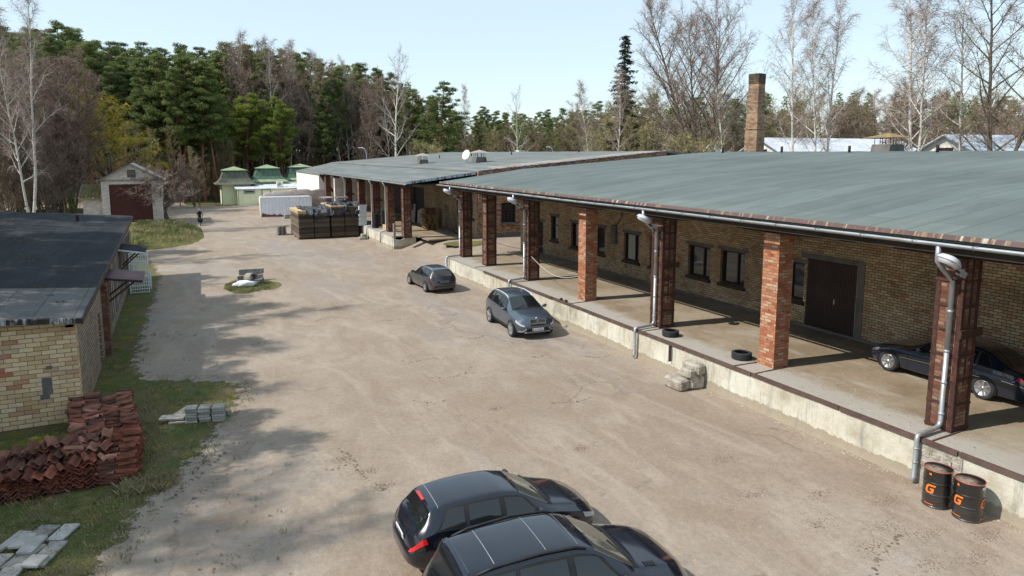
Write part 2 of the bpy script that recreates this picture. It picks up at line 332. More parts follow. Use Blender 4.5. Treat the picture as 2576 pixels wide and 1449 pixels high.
MT['spruce_green'] = leafy('spruce_needles', (.035, .048, .022), (.06, .07, .035), .7, .3)
MT['twig_purple'] = leafy('purple_twigs', (.21, .15, .12), (.31, .23, .19), .4, .4)
MT['twig_brown'] = leafy('brown_twigs', (.21, .165, .105), (.31, .25, .17), .4, .4)
MT['twig_olive'] = leafy('olive_twigs', (.22, .19, .09), (.32, .28, .15), .4, .4)
MT['twig_pale'] = leafy('pale_twigs', (.25, .19, .16), (.34, .27, .24), .4, .4)
MT['willow'] = leafy('willow_shoots', (.36, .29, .04), (.52, .42, .07), .4, .2)
MT['grass'] = leafy('grass_blades', (.075, .11, .03), (.16, .18, .065), .8, 0)
MT['grass_dry'] = leafy('dry_grass', (.25, .21, .11), (.36, .32, .19), .8, 0)
MT['young_green'] = leafy('young_leaves', (.10, .16, .02), (.20, .26, .04), .8, .2)
MT['dead_leaf'] = vary('dead_leaves', (.14, .095, .06), (.25, .18, .115), 3, .9, 0)

# ------------------------------------------------------------ object helpers
def tag(o, label=None, cat=None, group=None, kind=None):
    if label: o['label'] = label
    if cat: o['category'] = cat
    if group: o['group'] = group
    if kind or label: o['kind'] = kind or 'thing'
    return o
def empty(name, loc=(0, 0, 0), rz=0, label=None, cat=None, group=None):
    o = bpy.data.objects.new(name, None); o.location = loc; o.rotation_euler.z = rz; o.empty_display_size = .2
    col.objects.link(o); return tag(o, label, cat, group)
def children(o): return [c for c in bpy.data.objects if c.parent == o]
KIDS = {}
def link(o, parent=None):
    col.objects.link(o)
    if parent: o.parent = parent; KIDS.setdefault(parent.name, []).append(o)
    return o
def copy_tree(o, parent=None):
    c = o.copy(); link(c, parent)
    for ch in KIDS.get(o.name, []): copy_tree(ch, c)
    return c
class MB:
    def __init__(s): s.v = []; s.f = []; s.sm = []
    def add(s, vs, fs, smooth=False, M=None):
        b = len(s.v)
        if M is not None: vs = [M @ Vector(p) for p in vs]
        s.v += [tuple(p) for p in vs]; s.f += [tuple(i+b for i in f) for f in fs]; s.sm += [smooth]*len(fs); return s
    def box(s, x0, x1, y0, y1, z0, z1, M=None):
        vs = [(x, y, z) for z in (z0, z1) for y in (y0, y1) for x in (x0, x1)]
        return s.add(vs, [(0, 2, 3, 1), (4, 5, 7, 6), (0, 1, 5, 4), (2, 6, 7, 3), (0, 4, 6, 2), (1, 3, 7, 5)], False, M)
    def cbox(s, c, d, M=None):
        return s.box(c[0]-d[0]/2, c[0]+d[0]/2, c[1]-d[1]/2, c[1]+d[1]/2, c[2]-d[2]/2, c[2]+d[2]/2, M)
    def chbox(s, c, d, ch, M=None):   # box with chamfered vertical and top edges
        x, y, z = d[0]/2, d[1]/2, d[2]/2
        ring = lambda k, zz: [(c[0]+a, c[1]+b, c[2]+zz) for a, b in ((-x+k, -y), (x-k, -y), (x, -y+k), (x, y-k), (x-k, y), (-x+k, y), (-x, y-k), (-x, -y+k))]
        def ring2(sh, k, zz):
            X, Y = x-sh, y-sh
            return [(c[0]+a, c[1]+b, c[2]+zz) for a, b in ((-X+k, -Y), (X-k, -Y), (X, -Y+k), (X, Y-k), (X-k, Y), (-X+k, Y), (-X, Y-k), (-X, -Y+k))]
        vs = ring2(ch, ch, -z)+ring2(0, ch, -z+ch)+ring2(0, ch, z-ch)+ring2(ch, ch, z)
        fs = [tuple(range(7, -1, -1)), tuple(range(24, 32))]
        for r in range(3):
            for i in range(8): j = (i+1) % 8; fs.append((r*8+i, r*8+j, r*8+8+j, r*8+8+i))
        return s.add(vs, fs, False, M)
    def bar(s, a, b, w, h=None, up=(0, 0, 1)):
        a = Vector(a); b = Vector(b); d = b-a; L = d.length
        if L < 1e-6: return s
        d.normalize(); u = Vector(up)
        if abs(d.dot(u)) > .98: u = Vector((1, 0, 0))
        x = d.cross(u).normalized(); z = x.cross(d); h = h or w
        vs = []
        for p in (a, b):
            for sx, sz in ((-1, -1), (1, -1), (1, 1), (-1, 1)): vs.append(p+x*sx*w/2+z*sz*h/2)
        return s.add(vs, [(0, 1, 2, 3), (7, 6, 5, 4), (0, 4, 5, 1), (1, 5, 6, 2), (2, 6, 7, 3), (3, 7, 4, 0)])
    def tube(s, pts, r, n=8, cap=True, smooth=True):
        pts = [Vector(p) for p in pts]; m = len(pts)
        rr = r if isinstance(r, (list, tuple)) else [r]*m
        vs = []; ref = None
        for i, p in enumerate(pts):
            d = (pts[min(i+1, m-1)]-pts[max(i-1, 0)])
            if d.length < 1e-9: d = Vector((0, 0, 1))
            d.normalize()
            if ref is None:
                ref = Vector((1, 0, 0)) if abs(d.x) < .9 else Vector((0, 1, 0))
            x = (ref-d*ref.dot(d)).normalized(); y = d.cross(x); ref = x
            for k in range(n):
                a = 2*math.pi*k/n; vs.append(p+(x*math.cos(a)+y*math.sin(a))*rr[i])
        fs = []
        for i in range(m-1):
            for k in range(n):
                j = (k+1) % n; fs.append((i*n+k, i*n+j, (i+1)*n+j, (i+1)*n+k))
        if cap: fs.append(tuple(range(n-1, -1, -1))); fs.append(tuple((m-1)*n+k for k in range(n)))
        return s.add(vs, fs, smooth)
    def lathe(s, prof, n=24, M=None, smooth=True, closed=False):
        vs = []; m = len(prof)
        for r, z in prof:
            for k in range(n):
                a = 2*math.pi*k/n; vs.append((r*math.cos(a), r*math.sin(a), z))
        fs = []
        for i in range(m if closed else m-1):
            i2 = (i+1) % m
            for k in range(n):
                j = (k+1) % n; fs.append((i*n+k, i*n+j, i2*n+j, i2*n+k))
        if not closed:
            if prof[0][0] > 1e-4: fs.append(tuple(range(n-1, -1, -1)))
            if prof[-1][0] > 1e-4: fs.append(tuple((m-1)*n+k for k in range(n)))
        return s.add(vs, fs, smooth, M)
    def prism(s, poly, a, b, axis='z', M=None):
        n = len(poly)
        def pt(p, t):
            return {'z': (p[0], p[1], t), 'y': (p[0], t, p[1]), 'x': (t, p[0], p[1])}[axis]
        vs = [pt(p, a) for p in poly]+[pt(p, b) for p in poly]
        fs = [tuple(range(n-1, -1, -1)), tuple(range(n, 2*n))]+[(i, (i+1) % n, n+(i+1) % n, n+i) for i in range(n)]
        return s.add(vs, fs, False, M)
    def build(s, name, mat, parent=None, smooth=None, loc=None):
        me = bpy.data.meshes.new(name); me.from_pydata(s.v, [], s.f)
        me.materials.append(MT[mat] if isinstance(mat, str) else mat)
        if len(s.f) < 60000:
            uv = me.uv_layers.new(name='UVMap'); vv = me.vertices; data = uv.data
            for p in me.polygons:
                nx, ny, nz = abs(p.normal.x), abs(p.normal.y), abs(p.normal.z)
                for li in p.loop_indices:
                    c = vv[me.loops[li].vertex_index].co
                    if nz >= nx and nz >= ny: data[li].uv = (c.x, c.y)
                    elif nx >= ny: data[li].uv = (c.y, c.z)
                    else: data[li].uv = (c.x, c.z)
        me.polygons.foreach_set('use_smooth', s.sm if smooth is None else [smooth]*len(s.f))
        me.update()
        o = bpy.data.objects.new(name, me)
        if loc: o.location = loc
        return link(o, parent)
def recalc(o):
    bm = bmesh.new(); bm.from_mesh(o.data); bmesh.ops.recalc_face_normals(bm, faces=bm.faces); bm.to_mesh(o.data); bm.free(); return o
def txt(s, size, mat, name, parent, M, depth=.003, align='CENTER'):
    cu = bpy.data.curves.new('writing', 'FONT'); cu.body = s; cu.size = size; cu.align_x = align; cu.align_y = 'CENTER'; cu.extrude = depth
    t = bpy.data.objects.new('writing', cu); col.objects.link(t)
    dg = bpy.context.evaluated_depsgraph_get(); me = bpy.data.meshes.new_from_object(t.evaluated_get(dg))
    bpy.data.objects.remove(t); me.transform(M); me.materials.clear(); me.materials.append(MT[mat])
    o = bpy.data.objects.new(name, me); return link(o, parent)
def wall_cells(mb, u0, u1, z0, z1, t0, t1, holes, axis):
    us = sorted({u0, u1, *[h[0] for h in holes], *[h[1] for h in holes]}); zs = sorted({z0, z1, *[h[2] for h in holes], *[h[3] for h in holes]})
    us = [u for u in us if u0 <= u <= u1]; zs = [z for z in zs if z0 <= z <= z1]
    for a, b in zip(us, us[1:]):
        run = None
        for c, d in zip(zs, zs[1:]):
            hole = any(h[0] < (a+b)/2 < h[1] and h[2] < (c+d)/2 < h[3] for h in holes)
            if not hole: run = (run[0], d) if run else (c, d)
            if (hole or d == zs[-1]) and run:
                if axis == 'y': mb.box(t0, t1, a, b, run[0], run[1])
                else: mb.box(a, b, t0, t1, run[0], run[1])
                run = None
    return mb
XA = Vector((1, 0, 0)); ZA = Vector((0, 0, 1))

# ------------------------------------------------------------ ground, yard, platform fillings
def ragged(poly, step, amp, seed, frozen=()):
    out = []; n = len(poly)
    for i in range(n):
        a = Vector(poly[i]); b = Vector(poly[(i+1) % n]); L = (b-a).length; k = max(1, int(L/step))
        if i in frozen: k = 1
        nrm = Vector((-(b-a).y, (b-a).x)).normalized()
        for j in range(k):
            p = a+(b-a)*(j/k)
            if i not in frozen and j: p = p+nrm*amp*(noise.noise(Vector((p.x*1.3, p.y*1.3, seed)))*1.6+noise.noise(Vector((p.x*5, p.y*5, seed)))*.5)
            out.append((p.x, p.y))
    return out
def sheet(name, poly, z, mat, kind='structure'):
    bm = bmesh.new(); vs = [bm.verts.new((x, y, z)) for x, y in poly]; f = bm.faces.new(vs)
    bmesh.ops.triangulate(bm, faces=[f]); me = bpy.data.meshes.new(name); bm.to_mesh(me); bm.free()
    me.materials.append(MT[mat]); o = link(bpy.data.objects.new(name, me)); recalc(o)
    if o.data.polygons[0].normal.z < 0: o.data.flip_normals()
    return tag(o, kind=kind)
sheet('ground', [(-500, -80), (500, -80), (500, 900), (-500, 900)], -.02, 'forest')
sheet('grass_verge', ragged([(-40, -5), (6, -5), (6, 75), (-1, 108), (-40, 108)], 3, .3, 1), -.008, 'turf')
YARD = [(-2.2, -4), (-1.9, 12.5), (-1.52, 14.2), (-.96, 15.8), (-.5, 17.1), (.25, 18.8), (1.07, 20.7), (1.86, 23.3), (2.03, 25.1), (1.04, 26.0), (-1.23, 27.4), (-1.45, 29.8), (-1.28, 35.4),
        (-1.05, 43.4), (-.9, 50.6), (-1.8, 58.8), (-2.6, 64.6), (-.56, 65.3), (1.3, 69), (1.55, 75), (1.3, 81), (-.6, 94.5), (-1.64, 108.4), (-6, 116), (-40, 124), (-40, 131), (-6, 134), (0, 138), (3, 119),
        (5, 115), (9, 112.6), (16, 111), (16.5, 60), (17.5, 56), (17.5, 42), (16.2, 40), (16.2, -4)]
YR = ragged(YARD, .3, .10, 3, frozen=(32, 33, 34, 35, 36)); sheet('yard_road', YR, .0, 'yard')
def margin():
    n = len(YR); V = []; F = []; A = []
    for i in range(n):
        a = Vector(YR[(i-4) % n]); b = Vector(YR[(i+4) % n]); p = Vector(YR[i]); t = (b-a).normalized(); nr = Vector((-t.y, t.x)) if True else t
        ok = p.x < 15.4
        for k, (w_, at_) in enumerate(((0, 0), (.35, .3), (.75, .65), (1.2, 1.05))): q = p+nr*(w_ if ok else 0)*-sgn; V.append((q.x, q.y, .0)); A.append(at_)
    for i in range(n):
        j = (i+1) % n
        if YR[i][0] > 15.3 or YR[j][0] > 15.3: continue
        for k in range(3): F.append((i*4+k, j*4+k, j*4+k+1, i*4+k+1))
    me = bpy.data.meshes.new('yard_margin'); me.from_pydata(V, [], F); at = me.attributes.new('edge', 'FLOAT', 'POINT'); at.data.foreach_set('value', A); me.materials.append(MT['yard_edge'])
    o = link(bpy.data.objects.new('yard_margin', me)); recalc(o); o.location.z = -.003
    if o.data.polygons[0].normal.z < 0: o.data.flip_normals()
    return tag(o, kind='structure')
area_ = sum(YR[i][0]*YR[(i+1) % len(YR)][1]-YR[(i+1) % len(YR)][0]*YR[i][1] for i in range(len(YR))); sgn = 1 if area_ > 0 else -1
margin()
# grass islands
def disc(cx, cy, rx, ry, seed, n=40, amp=.18):
    return [(cx+rx*math.cos(a)*(1+amp*noise.noise(Vector((math.cos(a)*1.5, math.sin(a)*1.5, seed)))*2), cy+ry*math.sin(a)*(1+amp*noise.noise(Vector((math.cos(a)*1.5, math.sin(a)*1.5, seed+5)))*2)) for a in [2*math.pi*i/n for i in range(n)]]
sheet('grass_island', disc(3.55, 43.8, 1.5, 2.5, 4), .005, 'turf')
sheet('grass_strip', disc(20.2, 49.5, 2.0, 1.6, 9), 1.0, 'moss')
sheet('garden_lawn', ragged([(1.2, 118), (5.2, 116), (5.2, 132), (-.5, 132)], 2, .3, 8), .004, 'moss')
# mound beside the garage
def mound():
    mb = MB(); nx, ny = 30, 44; vs = []; fs = []
    for j in range(ny+1):
        for i in range(nx+1):
            x = -12+14.6*i/nx; y = 63+27*j/ny
            u = (x+4.5)/6.4; v = (y-76)/11.6
            d = max(0, 1-(max(0, abs(u) if x > -4.5 else abs(u)*.6)**3+abs(v)**3))
            z = .85*(d**.7)*(.55+.45*min(1, max(0, (y-62)/14)))+.05*noise.noise(Vector((x*.6, y*.6, 0)))
            vs.append((x, y, z if d > 0 else -.05))
    for j in range(ny):
        for i in range(nx): a = j*(nx+1)+i; fs.append((a, a+1, a+nx+2, a+nx+1))
    mb.add(vs, fs, True); return tag(mb.build('grass_mound', 'moss'), kind='structure')
mound()
# ramp of packed earth that climbs between the two loading platforms
def ramp():
    mb = MB(); xs = [15.6, 16.6, 17.6, 18.6, 19.6, 21, 24, 30]; zs = [0.006, .05, .38, .80, .98, 1.0, 1.0, 1.0]; ys = [42.9, 44, 46, 48, 50, 52.1, 54, 55.45]
    vs = []; fs = []
    for y in ys:
        for x, z in zip(xs, zs): vs.append((x, y, max(.004, z+.03*noise.noise(Vector((x, y, 1))))-(.004)))
    m = len(xs)
    for j in range(len(ys)-1):
        for i in range(m-1): a = j*m+i; fs.append((a, a+1, a+m+1, a+m))
    mb.add(vs, fs, True); return tag(mb.build('earth_ramp', 'yard'), kind='structure')
ramp()

# ------------------------------------------------------------ near warehouse
PZ = 1.13; XW = 22.3
WA = empty('brick_warehouse', (0, 0, 0), 0, 'long yellow brick warehouse with grey green felt roof and open loading bay', 'warehouse')
WIN = [(38.8, 39.8, 2.28, 3.92, 1), (36.0, 37.15, 2.13, 3.71, 1), (33.3, 34.5, 2.12, 3.70, 1), (29.95, 31.4, 2.09, 3.65, 2), (27.7, 29.05, 2.09, 3.64, 1), (24.45, 26.0, 2.1, 3.63, 2), (22.25, 23.77, 2.1, 3.65, 2), (19.05, 19.85, 2.1, 3.66, 1)]
DOORS = [(40.85, 41.7, PZ, 3.35), (16.7, 18.93, PZ, 3.9)]
holes = [w_[:4] for w_ in WIN]+DOORS
mb = MB(); wall_cells(mb, -6, 42.5, 0, 6.75, XW, XW+.45, holes, 'y'); mb.build('wall', 'yellow_brick', WA)
mb = MB(); mb.box(XW+.452, 39.9, 42.1, 42.5, 0, 6.8); mb.box(XW-.9, XW-.002, 42.1, 42.5, 0, 6.2); mb.build('end_wall', 'yellow_brick', WA)
mb = MB(); mb.box(XW+.5, XW+.6, -6, 42, 1.0, 5.5); mb.build('interior_shade_sheet', 'black', WA)  # black sheet behind the wall openings, stands for the dark interior
for (a, b, c, d, np_) in WIN:
    g = MB(); g.box(XW+.20, XW+.22, a+.05, b-.05, c+.05, d-.05); fr = MB()
    for (p, q_, r_, s_) in ((a, a+.09, c, d), (b-.09, b, c, d), (a+.092, b-.092, c, c+.09), (a+.092, b-.092, d-.09, d)): fr.box(XW+.12, XW+.235, p, q_, r_, s_)
    if np_ == 2:
        m_ = a+(b-a)*.36; fr.box(XW+.13, XW+.232, m_-.035, m_+.035, c+.092, d-.092)
    if b-a < 1.1 and a > 30: fr.box(XW+.13, XW+.232, a+.092, b-.092, (c+d)/2+.15, (c+d)/2+.21)
    wf = fr.build('window', 'dark_brown', WA); g.build('pane', 'glass', wf)
    s_ = MB(); s_.box(XW-.10, XW+.12, a-.08, b+.08, c-.14, c-.003); s_.build('sill', 'dark_brown', wf)
    l_ = MB(); l_.box(XW-.012, XW+.1, a-.18, b+.18, d+.004, d+.17); l_.build('lintel', 'concrete_dark', wf)
    if 29 < a < 30:
        cm = MB(); vs = []
        for i in range(25): vs += [(XW+.192-.02*(i % 2), a+.55+i*.03, c+.1), (XW+.192-.02*(i % 2), a+.55+i*.03, d-.1)]
        cm.add(vs, [(2*i, 2*i+1, 2*i+3, 2*i+2) for i in range(24)], True); cm.build('curtain', 'curtain', wf)
for (a, b, c, d) in DOORS:
    m_ = MB(); m_.box(XW+.06, XW+.14, a+.03, b-.03, c, d-.03)
    if b-a > 2:
        n_ = int((b-a)/.115)
        for i in range(n_): m_.box(XW+.045, XW+.061, a+.05+i*(b-a-.1)/n_, a+.05+(i+.82)*(b-a-.1)/n_, c+.04, d-.08)
    dr = m_.build('door', 'door_brown', WA)
    h_ = MB(); h_.box(XW+.0, XW+.044, a+.9 if b-a > 2 else b-.16, (a+.94) if b-a > 2 else b-.10, c+1.15, c+1.35); h_.build('handle', 'galv', dr)
    l_ = MB(); l_.box(XW-.014, XW+.1, a-.25, b+.3, d+.004, d+.22); l_.build('lintel', 'concrete_dark', dr)
m_ = MB(); m_.box(XW-.02, XW+.004, 16.38, 16.66, PZ, 4.1); m_.build('repair_patch', 'concrete_dark', WA)
m_ = MB(); m_.box(XW-.05, XW+.004, -6, 42.1, PZ, PZ+.10); m_.build('plinth_strip', 'concrete_dark', WA)
# roof
def roofline(x): return 6.08+(x-16.2)*(.80/6.1) if x < 22.3 else (6.88+(x-22.3)*.0725 if x < 40 else 8.163-(x-40)*.0725)
def roof(name, x0, x1, y0, y1, fn, mat, parent, th=.16, wob=.03, breaks=()):
    xs = sorted(set([x0+(x1-x0)*i/26 for i in range(27)]+list(breaks))); ny = max(4, int((y1-y0)/1.0)); vs = []; fs = []
    for j in range(ny+1):
        y = y0+(y1-y0)*j/ny
        for x in xs: vs.append((x, y, fn(x)+wob*noise.noise(Vector((x*.5, y*.7, 2)))*(1 if x0+.3 < x < x1-.3 else .3)))
    m = len(xs)
    for j in range(ny):
        for i in range(m-1): a = j*m+i; fs.append((a, a+1, a+m+1, a+m))
    mb = MB(); mb.add(vs, fs, True)
    lo = [(x, y, z-th) for x, y, z in vs]; mb.add(lo, [f[::-1] for f in fs], False)
    # edges
    T = len(vs); ed = [(i, i+1) for i in range(m-1)]+[(i*m+m-1, (i+1)*m+m-1) for i in range(ny)]+[(ny*m+i+1, ny*m+i) for i in range(m-1)]+[((i+1)*m, i*m) for i in range(ny)]
    mb.f += [(b, a, a+T, b+T) for a, b in ed]; mb.sm += [False]*len(ed)
    return mb.build(name, mat, parent)
rf = roof('roof', 16.25, 58, -8, 44.6, roofline, 'felt_green', WA, breaks=(22.3, 40))
m_ = MB(); m_.box(16.6, 22.28, -7.9, 44.4, 5.80, 5.90); m_.build('soffit', 'soffit', WA)
m_ = MB(); m_.box(16.5, 16.75, -7.9, 44.4, 5.62, 5.86); m_.build('edge_beam', 'soffit', WA)
# painted rusty fascia with runs of pale rust
def fascia_mat():
    n = NT('fascia'); co = n.coord('Object', (1, 6.5, .35)); a = n.noise(co, 1.0, 5, .6)
    c = n.ramp(a, [(.46, (.075, .045, .042)), (.54, (.11, .06, .045)), (.59, (.28, .19, .11)), (.64, (.36, .36, .32))])
    g = n.noise(n.coord('Object', (1, .35, .1)), 1.0, 3); c = n.mix(n.ramp(g, [(.4, W3), (.56, B3)]), c, (.10, .055, .05)); n.base(c); return n.fin(.75)
MT['fascia'] = fascia_mat()
m_ = MB(); m_.prism([(16.155, 6.005), (16.18, 6.005), (16.25, 6.11), (16.22, 6.115)], -8, 44.62, 'y'); m_.build('fascia', 'fascia', WA)
def gutter(x, y0, y1, z, parent, name='gutter', sag=.03):
    mb = MB(); n = int((y1-y0)/1.4); vs = []; fs = []; K = 7
    for i in range(n+1):
        y = y0+(y1-y0)*i/n; dz = sag*noise.noise(Vector((0, y*.13, 3)))
        for k in range(K): a = math.pi+math.pi*k/(K-1); vs.append((x+.085*math.cos(a), y, z+dz+.085*math.sin(a)))
        for k in range(K): a = 2*math.pi-math.pi*k/(K-1); vs.append((x+.078*math.cos(a), y, z+dz+.078*math.sin(a)))
    T = 2*K
    for i in range(n):
        for k in range(T): j = (k+1) % T; fs.append((i*T+k, i*T+j, (i+1)*T+j, (i+1)*T+k))
    mb.add(vs, fs, True)
    for i in range(n+1):
        y = y0+(y1-y0)*i/n; dz = sag*noise.noise(Vector((0, y*.13, 3)))
        mb.box(x-.10, x+.10, y-.02, y+.02, z+dz-.005, z+dz+.012); mb.tube([(x+.09*math.cos(math.pi+math.pi*k/6), y, z+dz+.09*math.sin(math.pi+math.pi*k/6)) for k in range(7)], .01, 4)
    return mb.build(name, 'galv', parent)
gutter(16.06, -7.9, 44.6, 5.92, WA)
# columns
COLS = [(4.0, 'b'), (9.75, 'c'), (15.4, 'b'), (21.15, 'c'), (26.75, 'b'), (32.5, 'c'), (38.0, 'c2'), (42.0, 'c')]
CX0, CS = 16.86, .64
def cage(mb, x0, x1, y0, y1, z0, z1, step=.62, mid=False):
    t = .10; e = .016
    for cx, sx in ((x0, -1), (x1, 1)):
        for cy, sy in ((y0, -1), (y1, 1)):
            # angle irons at the corners
            xa, xb = (cx-e, cx+t) if sx < 0 else (cx-t, cx+e)
            ya, yb = (cy-e, cy-.002) if sy < 0 else (cy+.002, cy+e)
            mb.box(xa, xb, ya, yb, z0, z1)
            xa, xb = (cx-e, cx-.002) if sx < 0 else (cx+.002, cx+e)
            ya, yb = (cy-.001, cy+t) if sy < 0 else (cy-t, cy+.001)
            mb.box(xa, xb, ya, yb, z0, z1)
    z = z0+.05
    while z < z1:
        mb.box(x0-e-.012, x1+e+.012, y0-e-.012, y0-e-.001, z, z+.06); mb.box(x0-e-.012, x1+e+.012, y1+e+.001, y1+e+.012, z, z+.06)
        mb.box(x0-e-.012, x0-e-.001, y0-e-.001, y1+e+.001, z, z+.06); mb.box(x1+e+.001, x1+e+.012, y0-e-.001, y1+e+.001, z, z+.06)
        z += step
    if mid:
        xm = (x0+x1)/2; mb.box(xm-.02, xm+.02, y0-e-.010, y0-.004, z0+1.2, z1); ym = (y0+y1)/2
        mb.box(x0-.05, x1+.18, y0-.07, y0-e-.013, z0+2.42, z0+2.62)
    return mb
def column(y, kind, parent, x0=CX0, top=5.5, z0=PZ, mat=None, corbel=True):
    mb = MB(); cs = CS
    if kind == 'c2': x0 -= .05
    mb.box(x0, x0+cs, y, y+cs, z0, top)
    c = mb.build('column', mat or ('red_brick' if kind == 'b' else 'dark_red_brick'), parent)
    if kind == 'b':
        k = MB()
        for z in (z0+.9+rnd.random()*.3, z0+1.9, z0+3.7): k.tube([(x0+.25, y-.002, z), (x0+.23, y-.05, z+.01), (x0+.30, y-.06, z-.05)], .012, 5); k.tube([(x0-.002, y+.3, z), (x0-.06, y+.28, z)], .012, 5)
        k.build('hook', 'rust_steel', c)
    else: cage(MB(), x0, x0+cs, y, y+cs, z0, top-.02, .62 if kind != 'c2' else .80, kind == 'c').build('steel_cage', 'rust_steel', c)
    if corbel:
        b = MB(); b.prism([(y-1.25, 5.62), (y-1.25, 5.50+.02), (y-.35, top+.002), (y+cs+.35, top+.002), (y+cs+1.25, 5.52), (y+cs+1.25, 5.62)][::1], x0+.02, x0+cs-.02, 'x')
        b.prism([(y-.9, 5.58), (y-.1, top-.18), (y+cs+.1, top-.18), (y+cs+.9, 5.58)], x0+.06, x0+cs-.06, 'x') if False else None
        b.build('bracket', 'soffit', c)
        d = MB(); d.box(x0, 22.28, y+.18, y+.46, 5.58, 5.80); d.build('cross_beam', 'soffit', c)
    return c
for y, k in COLS: column(y, k, WA)
def downpipe(px, py, parent, z_top, lip=True, xe=15.78, zf=.18):
    mb = MB(); r = .062
    mb.tube([(16.08, py, z_top-.05), (16.08, py, z_top-.42), (16.3, py, z_top-.62), (px, py, z_top-.95), (px, py, 3.2)], r, 10)
    mb.tube([(px, py, 3.23), (px, py, PZ+.28), (px-.05, py, PZ+.17), (px-.16, py, PZ+.12), (xe+.10, py-.05, PZ+.10), (xe+.02, py-.05, PZ+.07), (xe, py-.05, PZ-.05), (xe, py-.05, zf), (xe-.07, py-.05, zf-.10)], r*.97, 10)
    for z in (5.0, 4.2, 3.2, 2.4, 1.6): mb.lathe([(r, z-.03), (r+.012, z-.025), (r+.012, z+.025), (r, z+.03)], 10, Matrix.Translation((px, py, 0)))
    for z in (.55, .9): mb.lathe([(r, z-.02), (r+.012, z-.015), (r+.012, z+.015), (r, z+.02)], 10, Matrix.Translation((xe, py-.05, 0)))
    return mb.build('downpipe', 'galv', parent)
for y in (9.95, 21.4, 32.8, 42.3): downpipe(16.74, y, WA, 5.9)
# roof ridge vent pipes and big vent
def pipe_vent(x, y, z, parent):
    return MB().lathe([(.085, z-.1), (.085, z+.42), (.07, z+.44), (.0, z+.44)], 10, Matrix.Translation((x, y, 0))).build('vent_pipe', 'black', parent)
for x, y in ((38.9, 41.7), (38.9, 35.8), (38.9, 30.3), (38.9, 24.6)): pipe_vent(x, y, roofline(x), WA)
def vent_box(x, y, z, s, parent, cap, hh=.62):
    b = MB(); b.prism([(-s*.62, 0), (s*.62, 0), (s*.5, hh), (-s*.5, hh)], -s*.5, s*.5, 'y', Matrix.Translation((x, y, z))); o = b.build('roof_vent', 'concrete_dark', parent)
    b = MB()
    for i in range(8):
        a = math.pi*2*i/8; px, py = max(-1, min(1, math.cos(a)*1.4))*s*.42, max(-1, min(1, math.sin(a)*1.4))*s*.42
        b.tube([(x+px, y+py, z+hh), (x+px, y+py, z+hh+.45)], .022, 5)
    b.build('grille_bar', 'dark_brown', o)
    b = MB(); h = s*.78; b.add([(x-h, y-h, z+hh+.44), (x+h, y-h, z+hh+.44), (x+h, y+h, z+hh+.44), (x-h, y+h, z+hh+.44), (x, y, z+hh+.75)], [(3, 2, 1, 0), (0, 1, 4), (1, 2, 4), (2, 3, 4), (3, 0, 4)])
    b.build('rain_cap', cap, o); return o
MT['rust_cap'] = vary('rusty_cap', (.16, .11, .05), (.28, .20, .08), 4, .8, .2)
MT['gray_cap'] = vary('grey_cap', (.26, .22, .20), (.36, .32, .29), 4, .8, .2)
vent_box(42.6, 30.3, 7.9, 1.35, WA, 'rust_cap', .72)
# wall services
m_ = MB(); m_.box(XW-.14, XW-.002, 32.05, 32.5, 2.9, 3.95); m_.build('meter_cabinet', 'concrete_dark', WA)
m_ = MB(); m_.tube([(XW-.06, 32.1, 3.95), (XW-.07, 31.7, 4.3), (XW-.05, 31.5, 4.9), (XW-.05, 31.5, 5.78)], .022, 6); m_.tube([(XW-.03, 18.8, 5.3), (XW-.03, 31.5, 5.45), (XW-.03, 40, 5.4)], .012, 5); m_.build('cable', 'black', WA)
m_ = MB(); m_.lathe([(.30, 0), (.28, .03), (.10, .10), (.05, .16), (.05, .4)], 16, Matrix.Translation((19.4, 14.9, 5.2))); m_.build('pendant_lamp', 'black', WA)
# platform
LP = empty('loading_platform', (0, 0, 0), 0, 'raised concrete loading platform with cream plastered side under the near canopy', 'platform')
def plat(parent, y0, y1, x0, zt):
    n = int((y1-y0)/.5); vs = []; fs = []
    for i in range(n+1):
        y = y0+(y1-y0)*i/n
        for k, z in enumerate((-.05, .12, .45, .8, zt-.085)): vs.append((x0+.03*noise.noise(Vector((1, y*.9, z*2)))+(.05 if k == 0 else 0)*-1, y, z))
    for i in range(n):
        for k in range(4): a = i*5+k; fs.append((a, a+5, a+6, a+1))
    m = MB(); m.add(vs, fs, True); m.box(x0+.05, x0+.3, y0, y1, -.05, zt-.09)
    return recalc(m.build('plastered_side', 'plaster', parent))
plat(LP, -7, 43.0, 15.93, PZ)
def plat_top(parent, x0, x1, y0, y1, z, name='deck', mat='platform'):
    nx, ny = 14, int((y1-y0)/.6); vs = []; fs = []
    for j in range(ny+1):
        for i in range(nx+1):
            x = x0+(x1-x0)*i/nx; y = y0+(y1-y0)*j/ny
            vs.append((x, y, z+(.012*noise.noise(Vector((x*1.2, y*1.2, 4))) if 0 < i < nx else 0)))
    for j in range(ny):
        for i in range(nx): a = j*(nx+1)+i; fs.append((a, a+1, a+nx+2, a+nx+1))
    m = MB(); m.add(vs, fs, True); m.box(x0+.001, x1, y0, y1, z-.09, z-.02); return m.build(name, mat, parent)
plat_top(LP, 15.93, XW, -7, 43.0, PZ)
m_ = MB(); m_.box(15.95, XW, 42.96, 43.02, -.05, PZ-.1); m_.build('end_face', 'plaster', LP)
m_ = MB(); y = -7
while y < 36.5:
    L = min(3.2, 36.5-y); dx = rnd.uniform(-.012, .012)
    if not (21.0 < y < 21.3): m_.box(15.885+dx, 15.925+dx, y, y+L-.03, PZ-.085, PZ+.012); m_.box(15.926+dx, 15.99+dx, y, y+L-.03, PZ+.003, PZ+.014)
    y += L
m_.build('edge_rail', 'rust_rail', LP)
